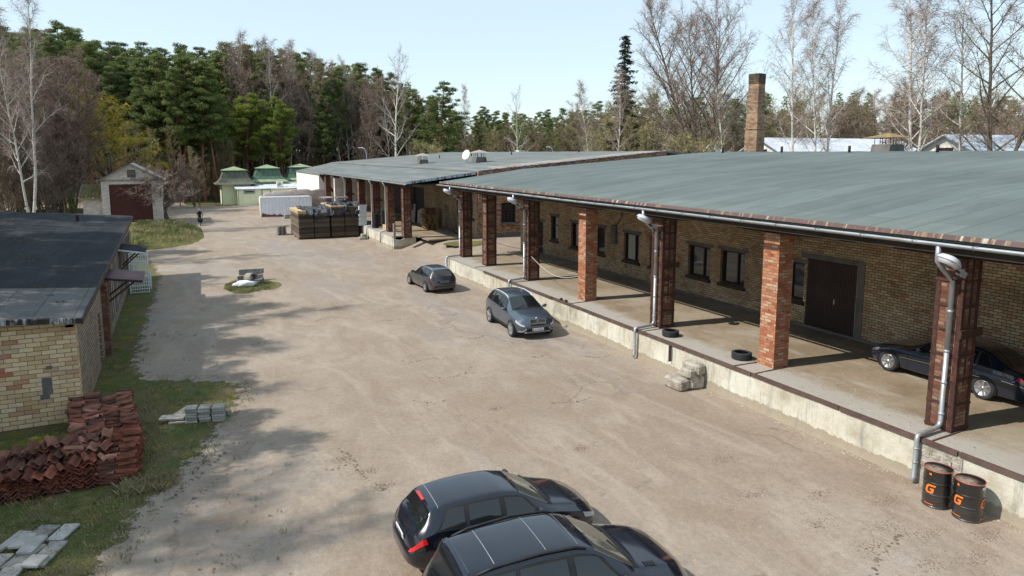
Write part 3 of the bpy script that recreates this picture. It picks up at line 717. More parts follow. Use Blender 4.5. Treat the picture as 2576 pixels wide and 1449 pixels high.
for y in (9.75, 21.15, 32.5, 38.0, 15.4, 26.7): MB().bar((15.98, y-.10, PZ+.012), (17.4, y-.04, PZ+.012), .04, .03).build('floor_angle', 'rust_rail', LP)
MB().bar((15.98, 16.2, PZ+.012), (16.9, 16.15, PZ+.012), .05, .03).build('floor_angle', 'rust_rail', LP)
m_ = MB(); m_.box(15.78, 15.9, 19.25, 19.29, .45, 1.05); m_.build('wall_bracket', 'rust_rail', LP)
for y in (26.6, 27.05):
    tag(MB().chbox((15.98, y+.4, PZ+.06), (.12, .14, .1), .02).build('steel_stub', 'rust_steel'), 'small rusty stub on the platform edge beside the orange brick column, %s of two' % ('nearer' if y < 26.9 else 'farther'), 'steel stub', 'rusty stubs on the platform edge')
# broken masonry patch near the barrels
for i in range(16):
    yy = 9.0+(i % 4)*.24+rnd.uniform(-.05, .05); zz = .14+(i//4)*.22+rnd.uniform(-.03, .03); s_ = rnd.uniform(.16, .22); MB().chbox((15.93, yy, zz), (.09, s_*1.25, s_), .03, None).build('exposed_stone', 'stone', LP)
MB().box(15.9, 15.94, 8.88, 10.0, .0, 1.0).build('crumbled_render', 'stone', LP)
def marks():
    mb = MB(); q = random.Random(9); L_ = [[(3.55, 18.2), (3.75, 17.2), (3.7, 16.4), (3.9, 15.6), (4.15, 15.0)], [(3.0, 16.9), (3.6, 17.0)], [(9.0, 34.0), (9.9, 34.4), (10.9, 34.2)], [(8.2, 32.0), (9.0, 31.5), (9.9, 31.6)], [(11.2, 33.2), (11.7, 33.7), (12.3, 33.4)], [(11.4, 31.7), (12.0, 31.3), (12.3, 31.6)], [(10.8, 27.3), (11.0, 26.8), (11.5, 26.8), (11.8, 27.1)], [(12.0, 23.6), (12.4, 23.1), (13.0, 23.3)],
        [(1.2, 28.4), (1.7, 28.7), (2.2, 28.4)], [(2.4, 30.0), (3.0, 30.3), (3.3, 30.2)], [(7.6, 22.9), (8.2, 22.3), (9.0, 22.5), (9.6, 23.2)], [(7.5, 24.6), (8.4, 24.9), (9.3, 24.4)], [(11.0, 7.6), (12.2, 8.2), (13.6, 8.6)], [(-.9, 16.4), (-.3, 17.5), (.3, 18.4), (.75, 19.3)], [(-.5, 15.9), (.0, 16.9), (.5, 17.7)], [(14.0, 22.6), (14.6, 22.0), (15.3, 22.1)], [(6.5, 20.6), (7.0, 20.2), (7.6, 20.3)], [(5.6, 33), (6.2, 33.5), (6.8, 33.2)], [(10.5, 18.5), (11.3, 18.2), (11.9, 18.4)]]
    for P_ in L_:
        for (a, b), (c, d) in zip(P_, P_[1:]):
            n = max(3, int(math.hypot(c-a, d-b)/.07))
            for i in range(n):
                if q.random() < .12: continue
                t = (i+q.random()*.5)/n; x_ = a+(c-a)*t+q.gauss(0, .045); y_ = b+(d-b)*t+q.gauss(0, .045); w_ = q.uniform(.015, .06); h_ = w_*q.uniform(.5, 1.2); k = 7; b_ = len(mb.v)
                mb.v += [(x_+w_*math.cos(6.28*j/k)*q.uniform(.6, 1.3), y_+h_*math.sin(6.28*j/k)*q.uniform(.6, 1.3), .0035+.0008*q.random()) for j in range(k)]; mb.f += [tuple(range(b_, b_+k))]; mb.sm += [False]
    return tag(mb.build('pothole_marks', 'mud'), kind='structure')
MT['mud'] = vary('dark_mud', (.10, .08, .062), (.17, .135, .105), 4, .95, .5)
marks()
# rubble steps against the platform
rs = empty('rubble_steps', (15.3, 17.8, 0), 0, 'crumbling stone steps against the cream platform side, seen between the two lying tyres', 'stone steps')
for (x, y, z, a, b, h) in ((.30, .05, .24, .62, .85, .48), (.38, .0, .66, .44, .75, .40), (-.25, .1, .2, .5, .85, .4), (.05, -.1, .56, .36, .5, .34)):
    m_ = MB().chbox((0, 0, 0), (a, b, h), .07, Matrix.Translation((x, y, z)) @ Matrix.Rotation(rnd.uniform(-.15, .15), 4, 'Z') @ Matrix.Rotation(rnd.uniform(-.1, .1), 4, 'Y')); m_.build('step_block', 'stone', rs)

# floodlights on the canopy columns
def floodlight(y, lab, sc=1.0):
    o = empty('floodlight', (16.25, y-.28, 5.30), 0, lab, 'lamp', 'floodlights on the canopy columns')
    Mx = Matrix.Rotation(R(26), 4, 'Y') @ Matrix.Rotation(R(10), 4, 'X') @ Matrix.Scale(.98, 4)
    m = MB(); m.tube([(.38, .36, -.3), (.15, .12, -.22), (.0, 0, -.06), (-.2, 0, .05)], .028, 8); m.build('arm', 'rust_steel', o)
    def shell(prof, name, mat, z):
        mb = MB(); n = 20; vs = []; fs = []
        for r_, zz in prof:
            for k in range(n):
                a = 2*math.pi*k/n; x = math.cos(a)*r_*1.45; yy = math.sin(a)*r_*(1+.25*(-math.cos(a)))
                vs.append(Mx @ Vector((x-.48, yy, zz+z)))
        for i in range(len(prof)-1):
            for k in range(n): j = (k+1) % n; fs.append((i*n+k, i*n+j, (i+1)*n+j, (i+1)*n+k))
        mb.add(vs, fs, True); return recalc(mb.build(name, mat, o))
    h = shell([(.0, .15), (.10, .145), (.19, .11), (.235, .04), (.24, .0), (.215, -.005)], 'housing', 'enamel', .02)
    shell([(.215, -.005), (.20, -.05), (.16, -.09), (.15, -.095)], 'reflector_ring', 'enamel', .015)
    shell([(.15, -.09), (.10, -.115), (.0, -.125)], 'lens', 'glass', .015)
    m = MB(); m.box(.0, .22, -.07, .07, -.10, .04, Mx); m.build('ballast_box', 'galv_dull', o)
    return o
for y, lab in ((9.8, 'white oval floodlight above the nearest steel caged column'), (21.3, 'white oval floodlight on the caged column beside the lying tyre'), (32.7, 'white oval floodlight on the caged column behind the grey blue SUV'), (42.4, 'small white floodlight on the farthest column of the near canopy')): floodlight(y, lab)
# rope between columns
m_ = MB(); m_.tube([(16.98, 32.4-5.0*t, PZ+1.35-.55*math.sin(math.pi*t)*.9-.25*t) for t in [i/14 for i in range(15)]], .014, 5)
tag(m_.build('rope', 'rope'), 'pale rope sagging between a caged column and the orange brick column', 'rope')
m_ = MB(); m_.tube([(16.98, 38.0-.0+(-5.0)*0+.1*t, 0) for t in (0, 1)], .001, 3)
m_ = MB(); m_.tube([(17.45+3.9*t, 38.0+.2*t, PZ+1.45-.35*math.sin(math.pi*t)-.35*t) for t in [i/12 for i in range(13)]], .014, 5)
tag(m_.build('rope', 'rope'), 'pale rope running from the double banded column towards the end wall', 'rope')

# chimney
def chimney():
    o = empty('brick_chimney', (42.3, 41.8, 0), R(12), 'tall square brick chimney with sooty top rising behind the near roof', 'chimney')
    def taper(a, b, z0, z1, name, mat):
        m = MB(); m.add([(-a, -a, z0), (a, -a, z0), (a, a, z0), (-a, a, z0), (-b, -b, z1), (b, -b, z1), (b, b, z1), (-b, b, z1)], [(3, 2, 1, 0), (4, 5, 6, 7), (0, 1, 5, 4), (1, 2, 6, 5), (2, 3, 7, 6), (3, 0, 4, 7)]); return m.build(name, mat, o)
    taper(.60, .55, 0, 9.95, 'base', 'chimney_brick'); taper(.60, .60, 9.952, 10.10, 'collar', 'chimney_brick'); s = taper(.52, .45, 10.102, 13.55, 'shaft', 'chimney_brick')
    taper(.47, .48, 13.552, 14.35, 'sooty_top', 'soot_brick'); return o
MT['soot_brick'] = brick('soot_brick', [(0, (.06, .045, .035)), (1, (.16, .11, .07))], (.05, .04, .03))
chimney()

# ------------------------------------------------------------ far warehouse
WB = empty('brick_warehouse', (0, 0, 0), 0, 'farther brick warehouse with pale grey roof and tan weathered edge, behind the near one', 'warehouse')
def roofB(x): return 5.78+(x-16.2)*(.72/6.1) if x < 22.3 else (6.5+(x-22.3)*(1.65/19.3) if x < 41.6 else 8.15-(x-41.6)*.075)
roof('canopy_roof', 16.2, 22.3, 52.4, 90, roofB, 'felt_gray', WB)
def roofB2(x): return roofB(x)+.12
roof('main_roof', 22.302, 60, 52.3, 113, roofB2, 'felt_gray', WB, breaks=(41.6,))
roof('weathered_roof_edge', 24.5, 41.5, 52.28, 55.6, lambda x: roofB2(x)+.035, 'felt_tan', WB, th=.03, wob=.0)
roof('end_roof', 16.9, 22.3, 90.02, 113, lambda x: 5.35+(x-16.9)*.22, 'felt_gray', WB)
MT['flashing'] = vary('streaked_flashing', (.07, .065, .065), (.36, .42, .52), 1.2, .5, .1, sc=(4, 1, .3), lo=.42, hi=.52)
m_ = MB(); m_.prism([(16.2, 5.60), (22.3, 6.32), (22.3, 6.48), (16.2, 5.76)], 52.34, 52.38, 'y'); m_.prism([(22.35, 6.60), (41.6, 8.25), (41.6, 8.30), (22.35, 6.65)], 51.93, 52.31, 'y'); m_.build('flashing', 'flashing', WB)
m_ = MB(); wall_cells(m_, XW, 41.8, 0, 6.3, 52.0+.02, 52.4, [(24.36, 25.72, 2.23, 3.92)], 'x'); m_.prism([(XW, 6.302), (41.6, 6.302), (41.6, 8.245), (XW, 6.59)], 51.98, 52.297, 'y'); m_.build('gable_wall', 'mixed_brick', WB)
hb = [(53.3, 53.87, 2.3, 4.03), (59.0, 60.0, 1.2, 3.3), (56.0, 57.0, 2.6, 4.3), (66, 70.5, 1.2, 4.6), (74, 80, 1.2, 4.6)]
m_ = MB(); wall_cells(m_, 52.402, 113, 0, 6.35, XW, XW+.4, hb, 'y'); m_.build('wall', 'yellow_brick', WB)
m_ = MB(); m_.box(XW+.42, XW+.5, 52.5, 90, 1, 5); m_.build('interior_shade_sheet', 'black', WB)  # black sheet paints the darkness inside the open bays
for (a, b, c, d) in hb[:3]:
    f_ = MB(); f_.box(XW+.12, XW+.2, a, b, c, d); q_ = f_.build('door' if a == 59 else 'window', 'wood_gray' if a == 59 else 'dark_brown', WB)
fr = MB(); a, b, c, d = 24.36, 25.72, 2.23, 3.92
for (p, q_, r_, s_) in ((a, a+.08, c, d), (b-.08, b, c, d), (a+.082, b-.082, c, c+.08), (a+.082, b-.082, d-.08, d), (a+.082, b-.082, d-.66, d-.60), (a+.6, a+.66, c+.082, d-.662)): fr.box(p, q_, 52.12, 52.22, r_, s_)
wf = fr.build('window', 'dark_brown', WB); g = MB(); g.box(a+.05, b-.05, 52.23, 52.25, c+.05, d-.05); g.build('pane', 'glass', wf)
g = MB(); g.box(a-.1, b+.1, 51.9, 52.1, c-.1, c-.003); g.build('sill', 'concrete_dark', wf)
m_ = MB(); m_.box(XW+.05, 41, 51.96, 52.018, 0, 1.35); m_.build('plinth', 'concrete_dark', WB)
# white end block
m_ = MB(); m_.box(17.0, 17.3, 94, 113, 0, 5.28); m_.box(17.3, 40, 112.7, 113, 0, 5.3); m_.box(17.302, 22.2, 94, 94.3, 0, 5.3); m_.build('white_wall', 'white_paint', WB)
m_ = MB(); m_.box(16.6, 22.28, 52.5, 89.9, 5.50, 5.60); m_.build('soffit', 'soffit', WB)
m_ = MB(); m_.prism([(5.6, 16.3), (5.6, 16.6)], 0, 1) if False else None
for i, (yy, k) in enumerate(((53.9, 'c'), (58.7, 'b'), (63.5, 'c'), (69.2, 'b'), (75.0, 'c'), (81.0, 'w'), (86.5, 'b'))):
    c = column(yy, 'b' if k == 'w' else k, WB, x0=16.45, top=5.2, mat='white_brick' if k == 'w' else 'dark_red_brick', corbel=False)
    b = MB(); b.prism([(yy-.9, 5.48), (yy, 5.202), (yy+CS, 5.202), (yy+CS+.9, 5.48)], 16.5, 17.0, 'x'); b.build('bracket', 'soffit', c)
gutter(16.1, 52.4, 90, 5.62, WB)
b = MB(); b.bar((16.3, 89, 5.4), (17.6, 89, 3.2), .25, .25); b.bar((16.3, 87.6, 5.4), (17.6, 87.6, 3.2), .2, .2); b.build('brace', 'wood_dark', WB)
for y in (58.95, 63.75, 75.2): 
    mb = MB(); mb.tube([(16.1, y, 5.55), (16.3, y, 5.2), (16.33, y, 4.9), (16.33, y, PZ+.2), (16.2, y, PZ+.1), (15.8, y, PZ+.08), (15.78, y, .2)], .06, 8); mb.build('downpipe', 'galv', WB)
vent_box(25.4, 75.5, roofB2(25.4)-.05, .95, WB, 'gray_cap', .5); vent_box(28.2, 65.5, roofB2(28.2)-.05, 1.05, WB, 'gray_cap', .6)
for x, y in ((32, 88), (35, 84), (37, 76), (40.5, 66)): pipe_vent(x, y, roofB2(x)-.1, WB)
b = MB(); b.box(42, 43, 84, 85, 8.0, 8.5); b.build('roof_block', 'white_brick', WB)
# satellite dish
ds = empty('satellite_dish', (27.6, 67.5, 7.0), R(200), 'white satellite dish on the far roof behind a vent', 'satellite dish')
m_ = MB(); Mx = Matrix.Translation((0, 0, .85)) @ Matrix.Rotation(R(70), 4, 'Y'); m_.lathe([(.001, 0), (.2, .015), (.4, .07), (.55, .13), (.56, .14), (.4, .085), (.2, .03), (.001, .015)], 24, Mx); m_.build('dish', 'white_paint', ds)
m_ = MB(); m_.tube([(0, 0, 0), (0, 0, .85)], .03, 6); m_.tube([Mx @ Vector((.4, 0, .07)), Mx @ Vector((.15, 0, .55))], .012, 5); m_.build('mast', 'galv', ds)
LQ = empty('loading_platform', (0, 0, 0), 0, 'weathered concrete loading platform under the far canopy with a crumbling near end', 'platform')
plat(LQ, 55.6, 93, 15.93, PZ); plat_top(LQ, 15.93, XW, 55.6, 93, PZ); plat_top(LQ, 17.9, XW, 52.1, 55.598, PZ-.01)
m_ = MB(); m_.prism([(15.95, -.05), (17.9, -.05), (17.9, 1.1), (17.2, 1.06), (16.6, .8), (16.2, .85), (15.95, 1.0)], 55.3, 55.62, 'y'); m_.build('broken_end', 'plaster', LQ)

# ------------------------------------------------------------ low building at left
LB = empty('brick_shed', (0, 0, 0), 0, 'low yellow brick shed with dark felt roof at the left', 'shed')
def roofL(x): return 3.22-(x+2.85)*.075
m_ = MB(); m_.box(-11, -3.0, 23.5, 23.85, 0, 3.02); m_.build('front_wall', 'front_brick', LB)
hl = [(29.45, 29.75, .15, 1.75)]
m_ = MB(); wall_cells(m_, 23.852, 30.9, 0, 3.0, -3.3, -3.0, [(29.3, 30.1, .0, 2.0)], 'y'); m_.build('side_wall', 'side_brick', LB)
m_ = MB(); m_.box(-3.15, -3.08, 29.33, 30.07, 0, 1.97); m_.build('door', 'door_brown', LB)
m_ = MB(); m_.box(-3.3, -3.02, 30.902, 50.4, 0, 1.35); m_.build('lower_wall', 'side_brick', LB)
m_ = MB(); m_.box(-3.0, -2.78, 30.9, 31.4, 0, 2.9); m_.build('corner_post', 'dark_red_brick', LB)
m_ = MB(); m_.box(-3.95, -3.70, 23.494, 23.51, .95, 1.45); m_.box(-4.02, -3.78, 23.494, 23.51, .80, .95); m_.box(-3.82, -3.66, 23.494, 23.51, 1.7, 1.8); m_.build('mortar_patch', 'concrete_dark', LB)
m_ = MB()
yy = 31.5; i = 0
while yy < 50.3:
    wd = rnd.uniform(.26, .5); m_.box(-3.04-(i % 2)*.035, -3.0+.0-(i % 2)*.035, yy, yy+wd-.03, .5+rnd.uniform(-.1, .2), 3.15); yy += wd; i += 1
m_.build('board_wall', 'wood_slat', LB)
m_ = MB()
yy = 31.8
while yy < 50.2: m_.box(-2.998, -2.965, yy, yy+rnd.uniform(.05, .14), .55, 3.1); yy += rnd.uniform(.55, 1.0)
m_.build('batten', 'wood_gray', LB)
m_ = MB(); m_.box(-11, -3.3, 50.1, 50.4, 0, 3.1); m_.box(-11, -10.7, 23.852, 50.098, 0, 3.3); m_.build('back_wall', 'side_brick', LB)
roof('roof', -17, -2.8, 28.9, 50.8, lambda x: roofL(x)+.38*max(0, min(1, 1)), 'felt_dark', LB, th=.1, wob=.05) if False else None
def roofLy(x, y): return roofL(x)+.028*(y-23.4)
def tilted(name, x0, x1, y0, y1, mat, parent, lift=0):
    mb = MB(); nx, ny = 22, max(3, int(y1-y0)); vs = []; fs = []
    for j in range(ny+1):
        for i in range(nx+1):
            x = x0+(x1-x0)*i/nx; y = y0+(y1-y0)*j/ny; vs.append((x, y, roofLy(x, y)+lift+.025*noise.noise(Vector((x*.7, y*.7, 6)))))
    for j in range(ny):
        for i in range(nx): a = j*(nx+1)+i; fs.append((a, a+1, a+nx+2, a+nx+1))
    mb.add(vs, fs, True); return mb.build(name, mat, parent)
tilted('roof', -11.6, -2.82, 27.6, 50.9, 'felt_dark', LB, .006); tilted('roof_front', -11.6, -2.8, 23.25, 27.62, 'felt_mid', LB)
m_ = MB()
for j in range(28):
    y0_ = 23.25+j*(27.65/28); y1_ = y0_+27.65/28; z0_, z1_ = roofLy(-2.8, y0_), roofLy(-2.8, y1_)
    m_.add([(-2.82, y0_, z0_-.02), (-2.77, y0_, z0_-.01), (-2.77, y0_, z0_-.20), (-2.82, y0_, z0_-.20), (-2.82, y1_, z1_-.02), (-2.77, y1_, z1_-.01), (-2.77, y1_, z1_-.20), (-2.82, y1_, z1_-.20)], [(0, 1, 2, 3), (7, 6, 5, 4), (0, 4, 5, 1), (1, 5, 6, 2), (2, 6, 7, 3), (3, 7, 4, 0)])
m_.build('edge_board', 'dark_brown', LB)
MT['streaked_board'] = vary('streaked_board', (.025, .02, .02), (.42, .43, .43), 2.2, .7, .2, sc=(3.5, 1, .5), lo=.46, hi=.60)
m_ = MB(); m_.add([(-11.6, 23.2, roofL(-11.6)-.02), (-2.76, 23.2, roofL(-2.76)-.02), (-2.76, 23.2, roofL(-2.76)-.17), (-11.6, 23.2, roofL(-11.6)-.17), (-11.6, 23.26, roofL(-11.6)-.01), (-2.76, 23.26, roofL(-2.76)-.01), (-2.76, 23.26, roofL(-2.76)-.17), (-11.6, 23.26, roofL(-11.6)-.17)], [(0, 3, 2, 1), (4, 5, 6, 7), (0, 1, 5, 4), (1, 2, 6, 5), (2, 3, 7, 6), (3, 0, 4, 7)]); m_.build('front_board', 'streaked_board', LB)
m_ = MB(); m_.prism([(-11, 3.0), (-2.95, 3.0), (-2.95, roofL(-3)-.05), (-11, roofL(-11)-.05)], 23.42, 23.7, 'y'); m_.build('eaves_course', 'front_brick', LB)
m_ = MB(); m_.prism([(23.5, 2.9), (50.4, 2.9), (50.4, roofLy(-3, 50.4)-.08), (23.5, roofLy(-3, 23.5)-.08)], -3.25, -3.04, 'x'); m_.build('top_plate', 'wood_gray', LB)
m_ = MB(); m_.box(-5.5, -5.35, 47, 47.2, 4.0, 4.45); m_.build('vent_pipe', 'black', LB)
# moss lumps on roof
m_ = MB()
def roofblob(mb, cx, cy, s):
    for i in range(int(26*s)):
        a = rnd.uniform(0, 6.28); r_ = rnd.random()**.5*s; x = cx+r_*math.cos(a); y = cy+r_*math.sin(a)*1.3; z = roofLy(x, y); q = rnd.uniform(.02, .06)
        mb.add([(x-q, y-q, z), (x+q, y-q, z), (x+q, y+q, z), (x-q, y+q, z), (x, y, z+q*.8)], [(0, 1, 4), (1, 2, 4), (2, 3, 4), (3, 0, 4)])
for cx, cy, s in ((-4.6, 27.8, .25), (-3.9, 31, .12), (-5.6, 33, .3), (-6.8, 39, .3), (-6.2, 36, .15), (-7.5, 30, .5), (-8.5, 44, 1.3), (-9.3, 46, 1.6), (-4.0, 26.5, .12), (-3.6, 25.5, .1)): roofblob(m_, cx, cy, s)
MT['moss_lump'] = vary('moss_lump', (.06, .05, .03), (.15, .11, .04), 4, .95, .2); m_.build('moss', 'moss_lump', LB)
def canopy(y0, y1, x1, z, mat, lip):
    b = MB(); b.add([(-3.05, y0, z+.18), (x1, y0-.0, z-.05), (x1, y1, z-.05), (-3.05, y1, z+.18), (-3.05, y0, z+.13), (x1, y0, z-.11), (x1, y1, z-.11), (-3.05, y1, z+.13)], [(0, 1, 2, 3), (7, 6, 5, 4), (0, 4, 5, 1), (1, 5, 6, 2), (2, 6, 7, 3), (3, 7, 4, 0)])
    o = b.build('door_canopy', mat, LB)
    for y in (y0+.15, y1-.15): MB().bar((-3.0, y, z-1.0), (x1-.25, y, z-.05), .05, .07).build('strut', 'wood_dark', o)
    b = MB(); b.box(-3.0, x1+.01, y0-.05, y0-.003, z-.14+.0, z-.08) if False else b.bar((-3.0, y0-.03, z+.12), (x1, y0-.03, z-.11), .04, .07); b.build('front_lip', lip, o)
canopy(31.7, 34.2, -1.55, 2.86, 'maroon', 'dark_brown'); canopy(40.3, 42.8, -1.75, 2.95, 'felt_dark', 'white_plastic')

# ------------------------------------------------------------ garage
GA = empty('brick_garage', (-4.75, 88, 0), 0, 'white brick garage with maroon boarded doors and grey gable roof', 'garage')
m_ = MB(); wall_cells(m_, -2.95, 3.05, 0, 4.95, 0, .38, [(-2.2, 2.0, 0, 4.62)], 'x'); m_.box(-2.95, -2.6, .382, 7, 0, 4.95); m_.box(2.7, 3.05, .382, 7, 0, 4.95)
m_.build('wall', 'white_brick', GA)
m_ = MB(); wall_cells(m_, -.32, .5, 4.95, 6.5, 0, .3, [(-.32, .5, 5.38, 6.22)], 'x') ; m_.prism([(-2.95, 5.13), (-.322, 5.13), (-.322, 6.62), (-2.95, 5.2)], 0, .3, 'y'); m_.prism([(.502, 5.13), (3.05, 5.13), (3.05, 5.2), (.502, 6.62)], 0, .3, 'y'); m_.prism([(-.32, 6.502), (.5, 6.502), (.5, 6.62), (.05, 6.85), (-.32, 6.64)], 0, .3, 'y'); m_.build('gable', 'white_brick', GA)
m_ = MB(); m_.box(-2.97, 3.07, -.03, .3, 4.952, 5.128); m_.build('lintel', 'concrete', GA)
m_ = MB(); m_.box(-2.2, -.12, .12, .18, .35, 4.45); m_.box(-.10, 2.0, .12, .18, .35, 4.6); m_.build('door', 'red_door', GA); m_ = MB()
for z in [x_*.19+.36 for x_ in range(22)]: m_.box(-2.19, 1.99, .105, .119, z, z+.165)
m_.build('door_boards', 'red_door', GA)
m_ = MB(); m_.box(-2.2, 2.0, -.1, .3, 0, .34); m_.build('threshold', 'concrete', GA)
m_ = MB(); m_.box(-.32, .5, .1, .16, 5.38, 6.22); f_ = m_.build('window', 'dark_brown', GA); m_ = MB(); m_.box(-.24, .42, .085, .099, 5.46, 6.14); m_.build('pane', 'glass', f_)
m_ = MB()
for a, b in (((-3.35, 5.0), (.05, 6.95)), ((.05, 6.95), (3.45, 5.0))):
    m_.add([(a[0], -.35, a[1]), (b[0], -.35, b[1]), (b[0], 7.2, b[1]), (a[0], 7.2, a[1]), (a[0], -.35, a[1]-.09), (b[0], -.35, b[1]-.09), (b[0], 7.2, b[1]-.09), (a[0], 7.2, a[1]-.09)], [(0, 1, 2, 3), (7, 6, 5, 4), (0, 4, 5, 1), (1, 5, 6, 2), (2, 6, 7, 3), (3, 7, 4, 0)])
m_.build('roof', 'asbestos', GA)
m_ = MB(); m_.lathe([(.15, 0), (.12, .06), (.03, .1)], 10, Matrix.Translation((.1, -.12, 5.22))); m_.tube([(.1, 0, 5.32), (.1, -.14, 5.3)], .02, 5); m_.build('lamp', 'galv_dull', GA)
m_ = MB(); m_.tube([(-2.0, 3, 5), (-2.1, 3, 9.4)], .06, 6); m_.build('flue_pole', 'black', GA)
m_ = MB(); m_.box(-5.0, -2.96, 2.0, 6, 0, 3.1); a_ = m_.build('annex', 'white_brick', GA)
m_ = MB(); n_ = 26; vs = []
for i in range(n_+1):
    x = -5.3+2.33*i/n_; z = .05*math.cos(i*math.pi/2*1.0) if i % 2 == 0 else 0; vs += [(x, 1.4, 3.02+z), (x, 6.2, 4.5+z)]
m_.add(vs, [(2*i, 2*i+2, 2*i+3, 2*i+1) for i in range(n_)]); m_.build('annex_roof', 'moss_roof', a_)
m_ = MB(); m_.box(-5.36, -5.26, 1.38, 6.2, 2.9, 3.0) if False else m_.bar((-5.32, 1.4, 3.0), (-5.32, 6.2, 4.5), .06, .16); m_.build('verge_board', 'asbestos', a_)

# ------------------------------------------------------------ green roofed pavilions
PV = empty('pavilion', (0, 0, 0), 0, 'pale green pavilion row with three green pagoda roofs and a low metal roofed annex', 'pavilion')
def pagoda(cx, cy, s, z0, m_dark, m_flare, m_cap, tint):
    o = MB(); W0 = s*.5
    def ring(h, z): return [(cx-h, cy-h, z), (cx+h, cy-h, z), (cx+h, cy+h, z), (cx-h, cy+h, z)]
    def frust(a, za, b, zb, name, mat, par):
        m = MB(); m.add(ring(a, za)+ring(b, zb), [(3, 2, 1, 0), (4, 5, 6, 7), (0, 1, 5, 4), (1, 2, 6, 5), (2, 3, 7, 6), (3, 0, 4, 7)]); return m.build(name, mat, par)
    r = frust(W0*1.0, z0, W0*.80, z0+.38, 'roof_flare', m_flare, PV)
    frust(W0*.799, z0+.382, W0*.68, z0+.95, 'roof_skirt', m_dark, r); frust(W0*.679, z0+.952, W0*.56, z0+2.1, 'roof_drum', m_dark, r)
    frust(W0*.64, z0+2.102, W0*.62, z0+2.16, 'cap_edge', 'green_trim', r); frust(W0*.635, z0+2.162, .02, z0+2.75, 'cap', m_cap, r)
    m = MB()
    for k in range(-2, 3): m.bar((cx+k*W0*.25, cy-W0*.72, z0+.9), (cx+k*W0*.19, cy-W0*.575, z0+2.05), .03, .04)
    m.build('seam', 'green_trim', r)
pagoda(8.2, 118.6, 6.1, 3.25, 'brown_sheet', 'brown_sheet', 'green_light', 0)
pagoda(13.4, 120.4, 6.1, 3.5, 'green_sheet', 'green_light', 'green_light', 1)
pagoda(19.0, 122.6, 6.1, 3.6, 'green_sheet', 'green_light', 'green_light', 1)
m_ = MB(); m_.box(6.1, 10.4, 116.6, 121, 0, 3.3); m_.box(11, 22, 118.2, 124, 0, 3.4); m_.build('wall', 'cream', PV)
m_ = MB(); m_.box(8.0, 8.25, 113.9, 117, 0, 3.0) if False else m_.box(8.3, 17.5, 113.9, 118.2, 0, 2.55); m_.build('annex_wall', 'cream', PV)
m_ = MB(); m_.add([(7.9, 113.6, 2.6), (17.7, 113.6, 2.6), (17.7, 118.4, 3.25), (7.9, 118.4, 3.25), (7.9, 113.6, 2.5), (17.7, 113.6, 2.5), (17.7, 118.4, 3.15), (7.9, 118.4, 3.15)], [(0, 1, 2, 3), (7, 6, 5, 4), (0, 4, 5, 1), (1, 5, 6, 2), (2, 6, 7, 3), (3, 7, 4, 0)]); m_.build('annex_roof', 'light_roof', PV)
m_ = MB()
for x in (8.28, 6.08): m_.box(x-.03, x+.06, (113.86 if x > 7 else 116.56), (113.95 if x > 7 else 116.66), 0, 2.55 if x > 7 else 3.3)
m_.box(9.15, 10.75, 113.84, 113.899, 1.85, 2.42); m_.box(11.75, 13.1, 113.84, 113.899, .45, 2.45); m_.build('trim', 'green_trim', PV)
m_ = MB(); m_.box(11.85, 13.0, 113.80, 113.838, .5, 2.36); m_.build('door', 'cream', PV)
m_ = MB(); m_.box(9.25, 10.65, 113.80, 113.838, 1.93, 2.34); m_.build('window', 'white_plastic', PV); m_ = MB(); m_.box(9.32, 10.58, 113.78, 113.799, 2.0, 2.27); m_.build('pane', 'glass', PV)
m_ = MB(); m_.box(11.3, 13.4, 113.0, 113.8, 0, .22); m_.box(11.5, 13.3, 113.2, 113.8, .22, .42); m_.build('doorstep', 'concrete', PV)
m_ = MB(); m_.box(7, 20, 112.2, 113.9, .0, .05); m_.build('pavement', 'concrete', PV)
ac = empty('air_conditioner', (14.6, 114.6, 2.8), 0, 'white air conditioner box on the metal annex roof', 'air conditioner'); m_ = MB(); m_.box(-.5, .5, -.2, .3, 0, .8); m_.build('casing', 'white_paint', ac); m_ = MB(); m_.lathe([(.28, 0), (.28, .02), (.0, .02)], 16, Matrix.Translation((-.1, -.2, .42)) @ Matrix.Rotation(R(90), 4, 'X')); m_.build('fan_grille', 'galv_dull', ac)
# brick ruin wall
m_ = MB(); top = 2.9
poly = [(8.9, 0), (17.0, 0), (17.0, 4.0), (16.2, 4.15), (15.3, 3.95), (14.9, 4.2), (12.8, 4.15), (12.6, 3.95), (10.6, 3.95), (10.4, 3.75), (9.4, 3.7), (9.3, 3.3), (8.9, 3.2)]
poly = [(x+.6, z*.80) for x, z in poly]; m_.prism(poly, 93.5, 93.9, 'y'); tag(m_.build('ruined_wall', 'pinkgray_brick'), 'broken topped brick wall standing behind the white container', 'wall')
# container
CT = empty('shipping_container', (9.15, 91.0, 0), R(-4), 'white corrugated container with peeling rusty paint', 'container')
m_ = MB(); vs = []; fs = []; n_ = 58
def ctmat():
    n = NT('container_paint'); co = n.coord('Object'); a = n.noise(co, .8, 5); c = n.ramp(a, [(.35, (.70, .73, .80)), (.65, (.80, .82, .86))])
    s = n.noise(n.coord('Object', (3.5, 3.5, .6)), 1.6, 6, .7); c = n.mix(n.ramp(s, [(.62, B3), (.655, W3)]), c, (.16, .09, .07))
    sx = n.n('SeparateXYZ'); n.l(co, sx.inputs[0]); e = n.math('ADD', n.math('ADD', sx.outputs[2], n.math('MULTIPLY', n.noise(n.coord('Object', (3, 3, .6)), 1.8, 6, .8), -1.0)), n.math('MULTIPLY', sx.outputs[0], .08))
    c = n.mix(n.ramp(e, [(.0, W3), (.03, B3)]), c, (.17, .035, .03)); n.base(c); return n.fin(.6)
MT['container'] = ctmat()
